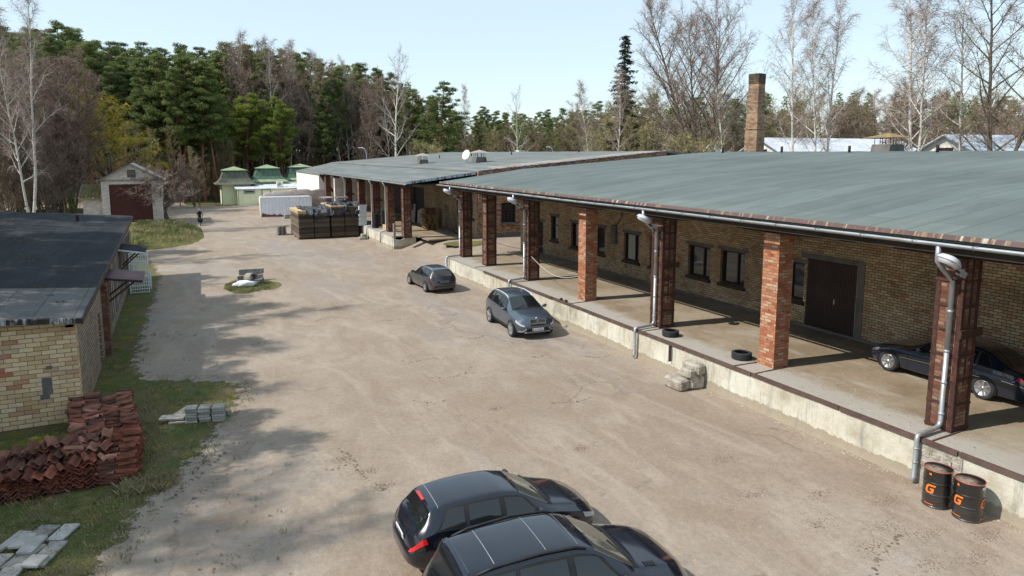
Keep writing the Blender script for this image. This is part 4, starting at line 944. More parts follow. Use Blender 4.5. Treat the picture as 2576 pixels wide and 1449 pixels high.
for i in range(n_+1):
    x = .08+6.1*i/n_; y = [0, .035, .035, 0][i % 4]; vs += [(x, y, .08), (x, y, 2.45)]
m_.add(vs, [(2*i, 2*i+2, 2*i+3, 2*i+1) for i in range(n_)]); m_.box(.08, 6.18, .05, 2.4, .1, 2.44); m_.build('body', 'container', CT)
m_ = MB(); m_.box(0, 6.26, -.02, .1, 2.45, 2.56); m_.box(0, 6.26, 2.34, 2.44, 2.45, 2.56); m_.box(0, .1, -.02, .1, 0, 2.45); m_.box(6.18, 6.26, -.02, .1, 0, 2.45); m_.box(0, .1, .1, 2.34, 2.45, 2.56); m_.box(.1, 6.18, -.02, .1, 0, .08); m_.build('frame', 'white_paint', CT)
m_ = MB(); m_.box(-.03, .06, .1, 2.34, .1, 2.44)
for y in (.5, .95, 1.5, 1.95): m_.tube([(-.06, y, .1), (-.06, y, 2.4)], .02, 5)
m_.build('door', 'white_paint', CT)
# distant white houses beyond the near roof
def house(x, y, w_, d_, h, rh, rz, lab):
    o = empty('white_house', (x, y, 0), rz, lab, 'house', None)
    m = MB(); m.box(-w_/2, w_/2, 0, d_, 0, h); m.build('wall', 'white_paint', o)
    m = MB(); m.prism([(-w_/2, h+.002), (w_/2, h+.002), (0, h+rh-.15)], .02, .3, 'y'); g = m.build('gable', 'white_paint', o)
    m = MB(); m.box(-.9, .9, -.02, .018, h+.15, h+rh*.42); m.build('gable_window', 'dark_brown', g)
    m = MB()
    for s in (-1, 1):
        m.add([(s*(w_/2+.6), -.6, h-.25), (0, -.6, h+rh), (0, d_+.6, h+rh), (s*(w_/2+.6), d_+.6, h-.25), (s*(w_/2+.6), -.6, h-.4), (0, -.6, h+rh-.15), (0, d_+.6, h+rh-.15), (s*(w_/2+.6), d_+.6, h-.4)], [(0, 1, 2, 3), (7, 6, 5, 4), (0, 4, 5, 1), (1, 5, 6, 2), (2, 6, 7, 3), (3, 7, 4, 0)])
    m.build('roof', 'light_roof', o); return o
house(65.0, 63.0, 10, 24, 7.5, 2.5, R(-92), 'white gabled house with pale roof just right of the chimney')
house(79.0, 49.0, 10, 40, 7.6, 2.6, R(-98), 'white gabled house with dark attic window, right of the big roof vent')
house(60.0, 66.5, 2.2, 4, 7.6, 1.7, R(-50), 'small white gable left of the brick chimney')

# ------------------------------------------------------------ cars
def lin(tab, s):
    if s <= tab[0][0]: return tab[0][1]
    for (a, b), (c, d) in zip(tab, tab[1:]):
        if s <= c: return b+(d-b)*(s-a)/(c-a) if c > a else d
    return tab[-1][1]
class Car:
    def __init__(s, spec, label, cat='car', name='parked_car', paintm='paint_black', loc=(0, 0, 0), rz=0):
        s.sp = spec; s.L, s.W, s.H = spec['L'], spec['W'], spec['H']; s.p = paintm
        s.o = empty(name, loc, rz, label, cat)
        s.rs = spec.get('ring', None)
    def f(s, key, x, win=.05):
        t = s.sp[key]; L = s.L
        return sum(lin(t, min(max(x+k*win, 0), L)) for k in (-1.5, -.75, 0, .75, 1.5))/5
    def ctrl(s, x):
        zt = s.f('top', x); zs = min(s.f('belt', x), zt-.03); wp = lin(s.sp['plan'], x)*s.W/2; wr = min(s.f('roofw', x), wp*.93); zb = s.f('bot', x)
        zm = zb+(zs-zb)*.62; ed = s.sp.get('edge', .05)
        ed = min(ed, (zt-zs)*.5)
        fw = [0, wp*.80, wp*.955, wp, wp*.965, wr, wr*.80, 0]
        z = [zb, zb, zb+.09, zm, zs, zt-ed, zt-ed*.30, zt]
        return list(zip(fw, z))
    def cs(s, x, v):
        P = s.ctrl(x); v = min(max(v, 0), 6.9999); i = int(v); t = v-i
        if i in (4,): # keep the pillar/shoulder break crisp
            a, b = P[4], P[5]; bul = .03*math.sin(math.pi*t)*(1 if b[1]-a[1] > .15 else .2); return a[0]+(b[0]-a[0])*t+bul, a[1]+(b[1]-a[1])*t
        p0 = P[max(i-1, 0)]; p1 = P[i]; p2 = P[i+1]; p3 = P[min(i+2, 7)]
        if i == 5: p0 = (p1[0]+.05, p1[1]-.06)
        if i == 3: p3 = p2
        if i == 6: p3 = (-P[6][0], P[6][1])
        r = []
        for k in (0, 1):
            a = 2*p1[k]; b = p2[k]-p0[k]; c = 2*p0[k]-5*p1[k]+4*p2[k]-p3[k]; d = -p0[k]+3*p1[k]-3*p2[k]+p3[k]
            r.append(.5*(a+b*t+c*t*t+d*t*t*t))
        return r[0], r[1]
    def pt(s, x, v, side=1):
        y, z = s.cs(x, v); sh = 0
        for tab, end, sg in ((s.sp['nose'], 0, 1), (s.sp['tail'], s.L, -1)):
            d = abs(x-end)
            if d < .55: sh += sg*lin(tab, z)*(1-d/.55)**1.3
        return Vector((s.L/2-(x+sh), y*side, z))
    def body(s):
        xs = []; x = 0
        L = s.L
        xs = [0, .006, .02, .045, .08, .12, .17, .23, .3]+[.3+(L-.6)*i/66 for i in range(1, 66)]+[L-.3, L-.23, L-.17, L-.12, L-.08, L-.045, L-.02, L-.006, L]
        vs_ = [0, .5, 1, 1.25, 1.5, 1.75, 2, 2.25, 2.5, 2.75, 3, 3.25, 3.5, 3.7, 3.85, 4, 4.01]+[4+.125*k for k in range(1, 8)]+[5, 5.2, 5.4, 5.6, 5.8, 6, 6.25, 6.5, 6.75, 7]
        full = [(v, 1) for v in vs_]+[(v, -1) for v in reversed(vs_[1:-1])]
        n = len(full); V = []; F = []
        for x in xs:
            for v, sd in full: V.append(s.pt(x, v, sd))
        for i in range(len(xs)-1):
            for k in range(n): j = (k+1) % n; F.append((i*n+k, (i+1)*n+k, (i+1)*n+j, i*n+j))
        for base in (0, (len(xs)-1)*n):
            c = len(V); m = len(vs_)
            for a in range(m-1):
                l1 = base+a; l2 = base+a+1; r1 = base+(n-a) % n; r2 = base+(n-a-1) % n
                F.append(tuple(dict.fromkeys((l1, l2, r2, r1))))
        F = [f for f in F if len(f) > 2]
        mb = MB(); mb.add(V, F, True); s.b = recalc(mb.build('body', s.p, s.o)); return s.b
    def patch(s, name, mat, sb0, st0, sb1, st1, v0, v1, parent=None, off=.008, sides=(1, -1), ns=14, nv=8, smooth=True, mb=None):
        own = mb is None; outs = []
        for sd in sides:
            m = MB() if own else mb; V = []; F = []
            P = lambda x, v: s.pt(x, v, sd)
            for i in range(ns+1):
                for k in range(nv+1):
                    t = k/nv; v = v0+(v1-v0)*t; a = sb0+(st0-sb0)*t; b = sb1+(st1-sb1)*t; x = a+(b-a)*i/ns
                    p = P(x, v); du = P(x+.01, v)-P(x-.01, v); dv = P(x, v+.03)-P(x, v-.03); nn = du.cross(dv)
                    if nn.length > 1e-9: nn.normalize()
                    c = Vector((p.x*.0, 0, .5)); ref = Vector((0, p.y, p.z-.5)) if abs(p.x) < s.L*.42 else Vector((p.x, p.y, p.z-.5))
                    if nn.dot(ref) < 0: nn = -nn
                    V.append(p+nn*off)
            for i in range(ns):
                for k in range(nv): a = i*(nv+1)+k; F.append((a, a+1, a+nv+2, a+nv+1) if sd > 0 else (a, a+nv+1, a+nv+2, a+1))
            m.add(V, F, smooth)
            if own: outs.append(m.build(name, mat, parent or s.o))
        return outs
    def screen(s, name, mat, x0, x1, v0=5.12, off=.008, trim=.0, parent=None, ns=12):
        m = MB(); V = []; F = []; K = 20
        for i in range(ns+1):
            x = x0+(x1-x0)*i/ns
            for k in range(K+1):
                u = -1+2*k/K; v = 7-(7-v0)*abs(u)**.9; sd = 1 if u > 0 else -1
                V.append(s.pt(x, v, sd)+Vector((0, 0, off)))
        for i in range(ns):
            for k in range(K): a = i*(K+1)+k; F.append((a, a+1, a+K+2, a+K+1))
        m.add(V, F, True); o = recalc(m.build(name, mat, parent or s.o)); return o
    def wheels(s, spokes=10, rimr=.70, mat='alloy', spw=.035):
        r = s.sp['wr']; out = []
        for ax in (s.sp['fo'], s.sp['fo']+s.sp['wb']):
            for sd in (1, -1):
                hub = Vector((s.L/2-ax, sd*(s.W/2-.085), r)); Mx = Matrix.Translation(hub) @ Matrix.Rotation(R(-90*sd), 4, 'X')
                t = MB(); w2 = .115; q = r*rimr
                t.lathe([(q, -w2+.02), (r*.93, -w2), (r*.985, -w2+.03), (r, -w2+.06), (r, w2-.05), (r*.985, w2-.025), (r*.93, w2), (q*1.03, w2-.005), (q, w2-.02)], 36, Mx, closed=True)
                ty = t.build('wheel', 'rubber', s.o); m = MB()
                m.lathe([(q*.995, w2-.02), (q*1.0, w2-.012), (q*.94, w2-.012), (q*.90, w2-.03)], 32, Mx)
                for k in range(spokes):
                    a = 2*math.pi*k/spokes+.1; ca, sa = math.cos(a), math.sin(a)
                    for tw in ((-1, 1) if spw < 0 else (0,)):
                        A = Mx @ Vector((ca*q*.14-sa*tw*.012, sa*q*.14+ca*tw*.012, w2-.020)); B_ = Mx @ Vector((ca*q*.93-sa*tw*.035, sa*q*.93+ca*tw*.035, w2-.014))
                        up = (Mx.to_3x3() @ Vector((0, 0, 1))); m.bar(A, B_, abs(spw), .022, up)
                m.lathe([(q*.24, w2-.03), (q*.22, w2-.006), (.0, w2-.004)], 16, Mx); m.build('rim', mat, ty)
                d = MB(); d.lathe([(q*.93, w2-.034), (.0, w2-.036)], 20, Mx); d.build('rim_shade_disc', 'grille_black', ty)  # black backing disc paints the dark gaps between the spokes
                # wheel arch: flat black plate paints the shadow gap around the tyre
                zb = s.f('bot', ax)+.015; ra = r*1.14; poly = []
                for k in range(33):
                    a = math.pi*1.0*k/32*1.3-math.pi*.15; zz = r+ra*math.sin(a)
                    poly.append((s.L/2-ax+ra*math.cos(a), max(zz, zb)))
                yy = sd*(s.W/2+.003); a_ = MB(); a_.prism(poly, yy-sd*.06, yy, 'y'); recalc(a_.build('arch_shade_plate', 'grille_black', s.o))
        return s
    def seam(s, x, v0=1.6, v1=4.0, xt=None, mat='black', w=.012, name='door_seam'):
        s.patch(name, mat, x, xt or x, x+w, (xt or x)+w, v0, v1, off=.004, ns=1, nv=10)
    def mirror(s, x, z, m2='paint'):
        for sd in (1, -1):
            y = s.W/2*.93; m = MB()
            V = []; F = []; n = 10
            for i, (t, rr) in enumerate(((0, .35), (.08, .8), (.35, 1), (.8, .95), (1, .75))):
                for k in range(n):
                    a = 2*math.pi*k/n; V.append((s.L/2-x+.07*rr*math.cos(a)+.04, sd*(y+.0+.20*t+.02), z+.075*rr*math.sin(a)+.01))
            for i in range(4):
                for k in range(n): j = (k+1) % n; F.append((i*n+k, i*n+j, (i+1)*n+j, (i+1)*n+k))
            F += [tuple(range(n)), tuple(range(4*n, 5*n))]; m.add(V, F, True); m.bar((s.L/2-x, sd*(y-.06), z-.05), (s.L/2-x+.02, sd*(y+.06), z-.03), .05, .03)
            recalc(m.build('mirror', s.p, s.o))
    def end(s, x0, y0, z0, w_, h_, name, mat, tail=False, th=.02, parent=None, tilt=0):
        """flat fitting on the nose or tail, centred y0,z0"""
        v = 3.0; sgn = -1 if tail else 1
        X = (s.L/2-x0) if not tail else -(s.L/2-x0)
        Mx = Matrix.Translation((X, y0, z0)) @ Matrix.Rotation(tilt, 4, 'Y')
        m = MB(); m.chbox((0, 0, 0), (th*2, w_, h_), min(w_, h_, th*2)*.2, Mx); return m.build(name, mat, parent or s.o), Mx
def plate(car, x0, z, text, tail, mat='plate', ink='ink', y0=0, tilt=0):
    p, Mx = car.end(x0, y0, z, .52, .115, 'licence_plate', mat, tail, .012, tilt=tilt)
    sg = -1 if tail else 1
    Rm = Matrix.Translation((sg*.0135, -.02*sg*-1, 0)) @ Matrix(((0, 0, sg, 0), (sg, 0, 0, 0), (0, 1, 0, 0), (0, 0, 0, 1)))
    txt(text, .105, ink, 'plate_writing', p, Mx @ Rm)
    m = MB(); m.box(sg*.0125, sg*.0145, (-.258 if sg > 0 else .215), (-.215 if sg > 0 else .258), -.054, .054, Mx); m.build('plate_band', 'blue', p)
PLAN = lambda L: [(0, .36), (.012, .50), (.04, .64), (.09, .76), (.17, .86), (.32, .93), (.6, .975), (1.0, 1.0), (L-1.0, 1.0), (L-.5, .97), (L-.25, .93), (L-.12, .86), (L-.05, .76), (L-.015, .62), (L, .45)]
NOSE = [(.2, .10), (.35, .0), (.5, .0), (.62, .06), (.8, .16), (1.2, .2)]
TAILH = [(.2, .10), (.35, .0), (.55, .0), (.62, .05), (.9, .10), (1.3, .3)]
def spec_h():
    L = 4.29; return dict(L=L, W=1.78, H=1.42, wb=2.58, fo=.86, wr=.315, edge=.055, top=[(0, .60), (.06, .68), (.2, .745), (.6, .86), (1.15, .97), (1.85, 1.33), (2.2, 1.40), (2.7, 1.42), (3.3, 1.40), (3.72, 1.34), (3.80, 1.31), (4.10, 1.02), (4.2, .96), (4.27, .84), (L, .66)],
        belt=[(0, .52), (.3, .66), (1.1, .87), (2.5, .92), (3.7, .98), (4.1, .88), (L, .60)], roofw=[(0, .36), (.15, .55), (.5, .64), (1.1, .68), (1.3, .66), (1.85, .56), (2.6, .575), (3.6, .56), (3.8, .57), (4.1, .69), (4.2, .66), (L, .4)], plan=PLAN(L), bot=[(0, .26), (.2, .20), (L-.3, .20), (L, .30)], nose=NOSE, tail=TAILH)
def spec_ml():
    L = 4.78; return dict(L=L, W=1.93, H=1.79, wb=2.915, fo=.87, wr=.375, edge=.07, top=[(0, .78), (.06, .90), (.2, .98), (.6, 1.09), (1.2, 1.19), (2.0, 1.66), (2.3, 1.75), (2.9, 1.79), (3.6, 1.77), (4.2, 1.70), (4.33, 1.66), (4.55, 1.25), (4.66, 1.08), (4.75, .98), (L, .84)],
        belt=[(0, .66), (.3, .86), (1.1, 1.06), (2.6, 1.12), (4.1, 1.18), (4.5, 1.08), (L, .72)], roofw=[(0, .40), (.15, .6), (.5, .72), (1.1, .76), (1.3, .74), (2.0, .62), (2.8, .645), (4.0, .62), (4.3, .61), (4.6, .68), (L, .45)], plan=PLAN(L), bot=[(0, .36), (.25, .28), (L-.3, .28), (L, .40)], nose=[(.25, .12), (.42, 0), (.62, 0), (.8, .06), (1.0, .14), (1.6, .2)], tail=[(.25, .10), (.4, 0), (.66, 0), (.75, .06), (1.1, .10), (1.6, .2)])
def spec_x():
    L = 4.65; return dict(L=L, W=1.88, H=1.66, wb=2.81, fo=.86, wr=.36, edge=.065, top=[(0, .72), (.05, .86), (.15, .94), (.6, 1.04), (1.2, 1.12), (2.0, 1.55), (2.3, 1.63), (2.9, 1.66), (3.6, 1.63), (4.1, 1.56), (4.22, 1.52), (4.46, 1.15), (4.55, 1.0), (4.62, .9), (L, .8)],
        belt=[(0, .62), (.3, .82), (1.1, .98), (2.6, 1.05), (4.0, 1.12), (4.4, 1.02), (L, .7)], roofw=[(0, .42), (.12, .62), (.5, .72), (1.1, .74), (1.3, .72), (2.0, .59), (2.8, .61), (3.9, .58), (4.2, .57), (4.5, .66), (L, .45)], plan=PLAN(L), bot=[(0, .34), (.25, .27), (L-.3, .27), (L, .38)], nose=[(.25, .12), (.4, 0), (.6, 0), (.75, .04), (.95, .10), (1.6, .2)], tail=TAILH)
def spec_w():
    L = 4.48; return dict(L=L, W=1.74, H=1.41, wb=2.73, fo=.80, wr=.31, edge=.055, top=[(0, .56), (.06, .66), (.2, .73), (.6, .82), (1.3, .93), (2.0, 1.32), (2.3, 1.39), (2.9, 1.41), (3.6, 1.39), (4.02, 1.34), (4.08, 1.31), (4.32, 1.0), (4.4, .90), (4.46, .80), (L, .66)],
        belt=[(0, .50), (.3, .64), (1.2, .84), (2.6, .89), (4.0, .93), (4.3, .86), (L, .6)], roofw=[(0, .36), (.15, .55), (.5, .62), (1.2, .66), (1.4, .64), (2.0, .53), (2.8, .55), (3.9, .53), (4.08, .52), (4.3, .60), (L, .42)], plan=PLAN(L), bot=[(0, .24), (.2, .19), (L-.3, .19), (L, .28)], nose=NOSE, tail=[(.2, .10), (.35, 0), (.55, 0), (.6, .07), (.9, .12), (1.3, .2)])
def spec_s():
    L = 5.04; return dict(L=L, W=1.86, H=1.44, wb=2.965, fo=.86, wr=.335, edge=.055, top=[(0, .56), (.06, .68), (.25, .77), (.8, .88), (1.5, .96), (2.25, 1.34), (2.6, 1.42), (3.0, 1.44), (3.5, 1.41), (3.7, 1.36), (4.35, 1.03), (4.5, 1.0), (4.85, .97), (4.95, .93), (5.0, .84), (L, .68)],
        belt=[(0, .50), (.3, .66), (1.3, .86), (2.8, .92), (4.2, .95), (4.8, .88), (L, .62)], roofw=[(0, .4), (.15, .58), (.5, .66), (1.3, .70), (1.6, .68), (2.3, .56), (3.0, .58), (3.6, .55), (4.2, .62), (4.6, .68), (4.9, .62), (L, .42)], plan=PLAN(L), bot=[(0, .24), (.2, .19), (L-.3, .19), (L, .27)], nose=NOSE, tail=[(.2, .10), (.35, 0), (.55, 0), (.7, .03), (.9, .06), (1.3, .1)])
def common(c, ws, rg, sides, seams, doors_h, dark='car_glass', front='car_glass', rearm='car_glass', rv=5.12, cowl=True, rubber=True):
    c.body()
    c.screen('windscreen', front, ws[0], ws[1], 5.10)
    if rg: c.screen('rear_window', rearm, rg[0], rg[1], rv)
    for (a, b, d, e) in sides:
        w_ = c.patch('side_window', dark, a, b, d, e, 4.10, 4.86, off=.012)
        for o in w_: pass
    a, b = sides[0][:2]; d, e = sides[-1][2:]
    for o in c.patch('window_surround', 'black', a-.10, b-.10, d+.05, e+.05, 4.03, 4.93, off=.005): pass
    for x in seams: c.seam(x)
    m = MB()
    for sd in (1, -1):
        for x in doors_h:
            p = c.pt(x, 3.72, sd); m.cbox((p.x, p.y+sd*.012, p.z), (.18, .03, .028))
    m.build('door_handle', c.p, c.o) if False else [MB().cbox((c.pt(x, 3.72, sd).x, c.pt(x, 3.72, sd).y+sd*.014, c.pt(x, 3.72, sd).z), (.18, .03, .028)).build('door_handle', c.p, c.o) for sd in (1, -1) for x in doors_h]
    if cowl:
        c.screen('cowl', 'black', ws[0]-.12, ws[0]-.01, 5.2, off=.006, ns=3)
        for sd in (.05, -.62):
            MB().bar(c.pt(ws[0]-.04, 6.4 if sd > 0 else 6.0, 1 if sd > 0 else -1)+Vector((0, 0, .02)), c.pt(ws[0]+.12, 6.95 if sd < 0 else 5.6, 1 if sd > 0 else -1)+Vector((0, 0, .02)), .015).build('wiper', 'black', c.o)
    return c

# black hatchback
h = Car(spec_h(), 'black hatchback with red tail lamps, farther of the two black foreground cars', 'car', 'parked_car', 'paint_black', (5.53, 12.12, 0), R(-2.2)); h.o.scale = (.96, .96, .97)
common(h, (1.22, 1.84), (3.84, 4.12), [(1.42, 1.80, 2.22, 2.22), (2.34, 2.34, 3.04, 3.0), (3.13, 3.10, 3.66, 3.44)], (1.24, 2.28, 3.09), (2.05, 2.85), front='car_glass_reflect', rv=5.03)
h.screen('roof_seam', 'galv_dull', 3.60, 3.612, 5.3, off=.004, ns=1); h.patch('tail_lamp', 'red_lamp', 3.92, 3.98, 4.262, 4.25, 3.42, 3.92, off=.014); h.patch('headlamp', 'clear_lamp', .06, .10, .40, .44, 3.35, 3.95, off=.012)
m_ = MB(); m_.box(-1.70, -1.64, -.20, .20, 1.365, 1.385); m_.build('brake_lamp', 'red_lamp', h.o)
h.wheels(10, .68, spw=.04); h.mirror(1.55, .98); plate(h, .035, .72, 'JE-3083', True, tilt=-.15)
h.patch('fuel_flap_line', 'black', 3.62, 3.62, 3.63, 3.63, 3.45, 3.85, off=.003, sides=(-1,), ns=1)
h.patch('rear_bumper_line', 'black', 4.0, 4.0, 4.28, 4.28, 3.02, 3.06, off=.004, ns=10, nv=1); h.patch('tail_badge', 'chrome', 4.283, 4.283, 4.288, 4.288, 3.9, 4.0, off=.005, ns=1, nv=1, sides=(1,))
# black off-roader
ml = Car(spec_ml(), 'black off-road car with a glass sunroof, nearest vehicle at the bottom of the frame', 'car', 'parked_car', 'paint_black', (5.42, 9.40, 0), R(-3.2)); ml.o.scale = (.975, .975, .98)
common(ml, (1.27, 1.99), (4.36, 4.60), [(1.50, 1.95, 2.42, 2.42), (2.55, 2.55, 3.42, 3.38), (3.55, 3.45, 4.22, 4.08)], (1.3, 2.48, 3.48), (2.25, 3.2), front='car_glass_reflect', rv=5.15)
for x in (2.25, 2.85, 3.75, 4.18): ml.screen('roof_seam', 'galv_dull', x, x+.012, 5.9, off=.004, ns=1)
for sd in (1, -1):
    m_ = MB(); m_.tube([ml.pt(2.15, 5.15, sd)+Vector((0, 0, .01)), ml.pt(2.35, 5.1, sd)+Vector((0, 0, .05)), ml.pt(3.0, 5.1, sd)+Vector((0, 0, .055)), ml.pt(3.8, 5.1, sd)+Vector((0, 0, .05)), ml.pt(4.1, 5.15, sd)+Vector((0, 0, .01))], .022, 8); m_.build('roof_rail', 'black', ml.o)
    V_ = ml.patch('bonnet_vent', 'grille_black', .78, .78, 1.02, 1.02, 5.45, 6.0, off=.006, sides=(sd,), ns=4, nv=4)
    for k in range(4): ml.patch('vent_slat', 'paint_black', .80+k*.06, .80+k*.06, .825+k*.06, .825+k*.06, 5.47, 5.98, off=.016, sides=(sd,), ns=1, nv=3, parent=V_[0])
ml.patch('headlamp', 'clear_lamp', .10, .20, .55, .62, 3.5, 3.98, off=.012); ml.patch('tail_lamp', 'red_lamp', 4.42, 4.46, 4.72, 4.70, 3.5, 3.98, off=.012)
ml.wheels(7, .66, spw=.05); ml.mirror(1.62, 1.18); ml.patch('rocker_trim', 'black', 1.3, 1.3, 3.4, 3.4, 1.6, 2.3, off=.006)
ml.screen('spoiler', 'paint_black', 4.20, 4.37, 5.05, off=.03, ns=4)
ml.patch('window_chrome', 'chrome', 1.45, 1.45, 4.2, 4.2, 4.02, 4.055, off=.014, ns=20, nv=1)
# grey blue SUV facing the viewer
x = Car(spec_x(), 'metallic grey blue SUV facing the viewer beside the loading platform', 'car', 'parked_car', 'paint_grayblue', (13.86, 27.78, 0), R(-91.5-3))
common(x, (1.27, 1.99), (4.24, 4.48), [(1.50, 1.94, 2.40, 2.40), (2.52, 2.52, 3.32, 3.28), (3.42, 3.40, 4.05, 3.92)], (1.3, 2.46, 3.37), (2.2, 3.1), front='car_glass')
for sd in (1, -1):
    m_ = MB(); m_.tube([x.pt(2.0, 5.05, sd), x.pt(2.3, 5.05, sd)+Vector((0, 0, .035)), x.pt(3.0, 5.05, sd)+Vector((0, 0, .04)), x.pt(3.7, 5.05, sd)+Vector((0, 0, .035)), x.pt(4.05, 5.05, sd)], .02, 8); m_.build('roof_rail', 'enamel', x.o)
x.wheels(5, .74, spw=-.026); x.mirror(1.6, 1.10); x.patch('headlamp', 'clear_lamp', .035, .06, .42, .46, 3.42, 3.98, off=.018)
x.patch('headlamp_bezel', 'grille_black', .025, .05, .45, .49, 3.34, 4.0, off=.012)
x.patch('rocker_trim', 'black', 1.3, 1.3, 3.3, 3.3, 1.5, 2.2, off=.006)
for sd in (1, -1):
    g_, Mx = x.end(.075, sd*.20, .79, .32, .17, 'grille', 'grille_black', th=.03, tilt=-.15)
    m_ = MB()
    for k in range(6): m_.cbox((.035, -.13+k*.052, 0), (.02, .010, .15), Mx)
    m_.build('grille_bar', 'chrome', g_); m_ = MB()
    for yy_, zz_, a_, b_ in ((0, .09, .34, .014), (0, -.09, .34, .014), (.165, 0, .014, .17), (-.165, 0, .014, .17)): m_.cbox((.03, yy_, zz_), (.03, a_, b_), Mx)
    m_.build('grille_rim', 'chrome', g_)
    f_ = MB(); f_.lathe([(.055, 0), (.05, .02), (.0, .03)], 14, Matrix.Translation((x.L/2-.13, sd*.68, .53)) @ Matrix.Rotation(R(90), 4, 'Y')); f_.build('fog_lamp', 'clear_lamp', x.o)
x.end(.02, 0, .44, 1.05, .15, 'lower_intake', 'grille_black', th=.03); x.end(.03, 0, .64, .62, .05, 'upper_intake', 'grille_black', th=.03); x.end(.04, 0, .335, 1.2, .05, 'skid_trim', 'galv_dull', th=.03)
for sd in (1, -1):
    m_ = MB(); m_.bar((x.L/2-.02, sd*.52, .50), (x.L/2-.09, sd*.68, .38), .05, .035); m_.bar((x.L/2-.09, sd*.68, .38), (x.L/2-.2, sd*.86, .385), .04, .03); m_.build('bumper_accent', 'galv_dull', x.o)
plate(x, -.03, .45, 'LT-7059', False)
m_ = MB(); m_.lathe([(.045, 0), (.043, .008), (.0, .01)], 14, Matrix.Translation(x.pt(.13, 7)+Vector((0, 0, .004))) @ Matrix.Rotation(R(25), 4, 'Y')); bd_ = m_.build('badge', 'white_paint', x.o)
m_ = MB(); m_.box(0, .03, 0, .03, .0105, .013, Matrix.Translation(x.pt(.13, 7)+Vector((0, 0, .004))) @ Matrix.Rotation(R(25), 4, 'Y')); m_.box(-.03, 0, -.03, 0, .0105, .013, Matrix.Translation(x.pt(.13, 7)+Vector((0, 0, .004))) @ Matrix.Rotation(R(25), 4, 'Y')); m_.build('badge_quarters', 'blue', bd_)
# dirty estate car
e = Car(spec_w(), 'dusty dark slate estate car seen from behind, farthest car at the platform', 'car', 'parked_car', 'paint_slate', (13.42, 38.72, 0), R(90+2))
common(e, (1.37, 1.98), (4.10, 4.34), [(1.55, 1.95, 2.36, 2.36), (2.46, 2.46, 3.14, 3.10), (3.24, 3.22, 3.92, 3.80)], (1.3, 2.41, 3.19), (2.2, 3.0), rearm='dusty_glass')
for sd in (1, -1):
    m_ = MB(); m_.tube([e.pt(2.1, 5.05, sd), e.pt(2.3, 5.05, sd)+Vector((0, 0, .03)), e.pt(3.0, 5.05, sd)+Vector((0, 0, .035)), e.pt(3.7, 5.05, sd)+Vector((0, 0, .03)), e.pt(3.9, 5.05, sd)], .018, 8); m_.build('roof_rail', 'galv_dull', e.o)
e.patch('window_chrome', 'chrome', 1.5, 1.5, 3.95, 3.95, 4.02, 4.06, off=.014, ns=20, nv=1)
e.wheels(5, .68, spw=-.03); e.mirror(1.66, .96); e.patch('tail_lamp', 'dusty_red', 4.20, 4.22, 4.46, 4.45, 3.40, 3.95, off=.012) if False else None
MT['dusty_red'] = vary('dusty_red', (.12, .035, .03), (.16, .05, .04), 5, .5, 0)
e.patch('tail_lamp', 'dusty_red', 4.20, 4.22, 4.46, 4.45, 3.40, 3.95, off=.012); plate(e, .035, .68, 'JP-3384', True, 'plate_dirty', 'ink'); e.end(-.01, 0, .42, 1.3, .05, 'bumper_strip', 'black', True, .02)
m_ = MB(); m_.bar((-e.L/2+.16, -.02, 1.05), (-e.L/2+.20, .42, 1.08), .02); m_.build('rear_wiper', 'black', e.o)
# night blue saloon on the platform
s_ = Car(spec_s(), 'glossy night blue saloon parked on the loading platform behind the nearest column', 'car', 'parked_car', 'paint_night', (20.92, 12.10, PZ+.004), R(90.5)); s_.o.scale = (.96, .96, .97)
common(s_, (1.58, 2.24), (3.72, 4.34), [(1.82, 2.24, 2.72, 2.72), (2.84, 2.84, 3.52, 3.48), (3.60, 3.56, 4.02, 3.74)], (1.5, 2.78, 3.56), (2.55, 3.35), front='car_glass', rv=5.15)
s_.wheels(7, .70, spw=.06); s_.mirror(1.95, 1.0); s_.patch('headlamp', 'clear_lamp', .09, .2, .45, .5, 3.45, 3.98, off=.012); s_.patch('tail_lamp', 'red_lamp', 4.66, 4.74, 5.01, 4.99, 3.55, 4.0, off=.012)
s_.patch('side_trim', 'chrome', 1.25, 1.25, 3.9, 3.9, 2.93, 2.97, off=.016, ns=24, nv=1); s_.patch('window_chrome', 'chrome', 1.75, 1.75, 4.05, 4.05, 4.02, 4.05, off=.014, ns=20, nv=1); s_.patch('bumper_trim', 'chrome', 4.3, 4.3, 5.02, 5.02, 3.1, 3.15, off=.014, ns=12, nv=1)

# ------------------------------------------------------------ oil drums with orange print
def onring(pts, r, a0, zc, sc):
    return [(r*math.cos(a0+x*sc/r), r*math.sin(a0+x*sc/r), zc+y*sc) for x, y in pts]
G_OUT = [(.60, .52), (-.18, .52), (-.42, .30), (-.54, -.28), (-.38, -.52), (.18, -.52), (.34, -.42), (.44, .10), (.02, .10), (-.03, -.10), (.18, -.10), (.13, -.32), (-.22, -.32), (-.30, -.22), (-.21, .20), (-.10, .32), (.54, .32)]
def gpatch(mb, r, a0, zc, sc):
    bm = bmesh.new(); vs = [bm.verts.new((x, y, 0)) for x, y in G_OUT]; bm.faces.new(vs); bm.normal_update(); bmesh.ops.triangulate(bm, faces=bm.faces[:])
    bmesh.ops.subdivide_edges(bm, edges=bm.edges[:], cuts=2, use_grid_fill=True); bm.verts.index_update()
    P = [(v.co.x+v.co.y*.0, v.co.y) for v in bm.verts]; mb.add(onring(P, r, a0, zc, sc), [tuple(v.index for v in f.verts) for f in bm.faces]); bm.free()
def rpatch(mb, r, a0, z0, z1, wd):
    n = 6; vs = []
    for i in range(n+1): a = a0+(i/n-.5)*wd/r; vs += [(r*math.cos(a), r*math.sin(a), z0), (r*math.cos(a), r*math.sin(a), z1)]
    mb.add(vs, [(2*i, 2*i+2, 2*i+3, 2*i+1) for i in range(n)])
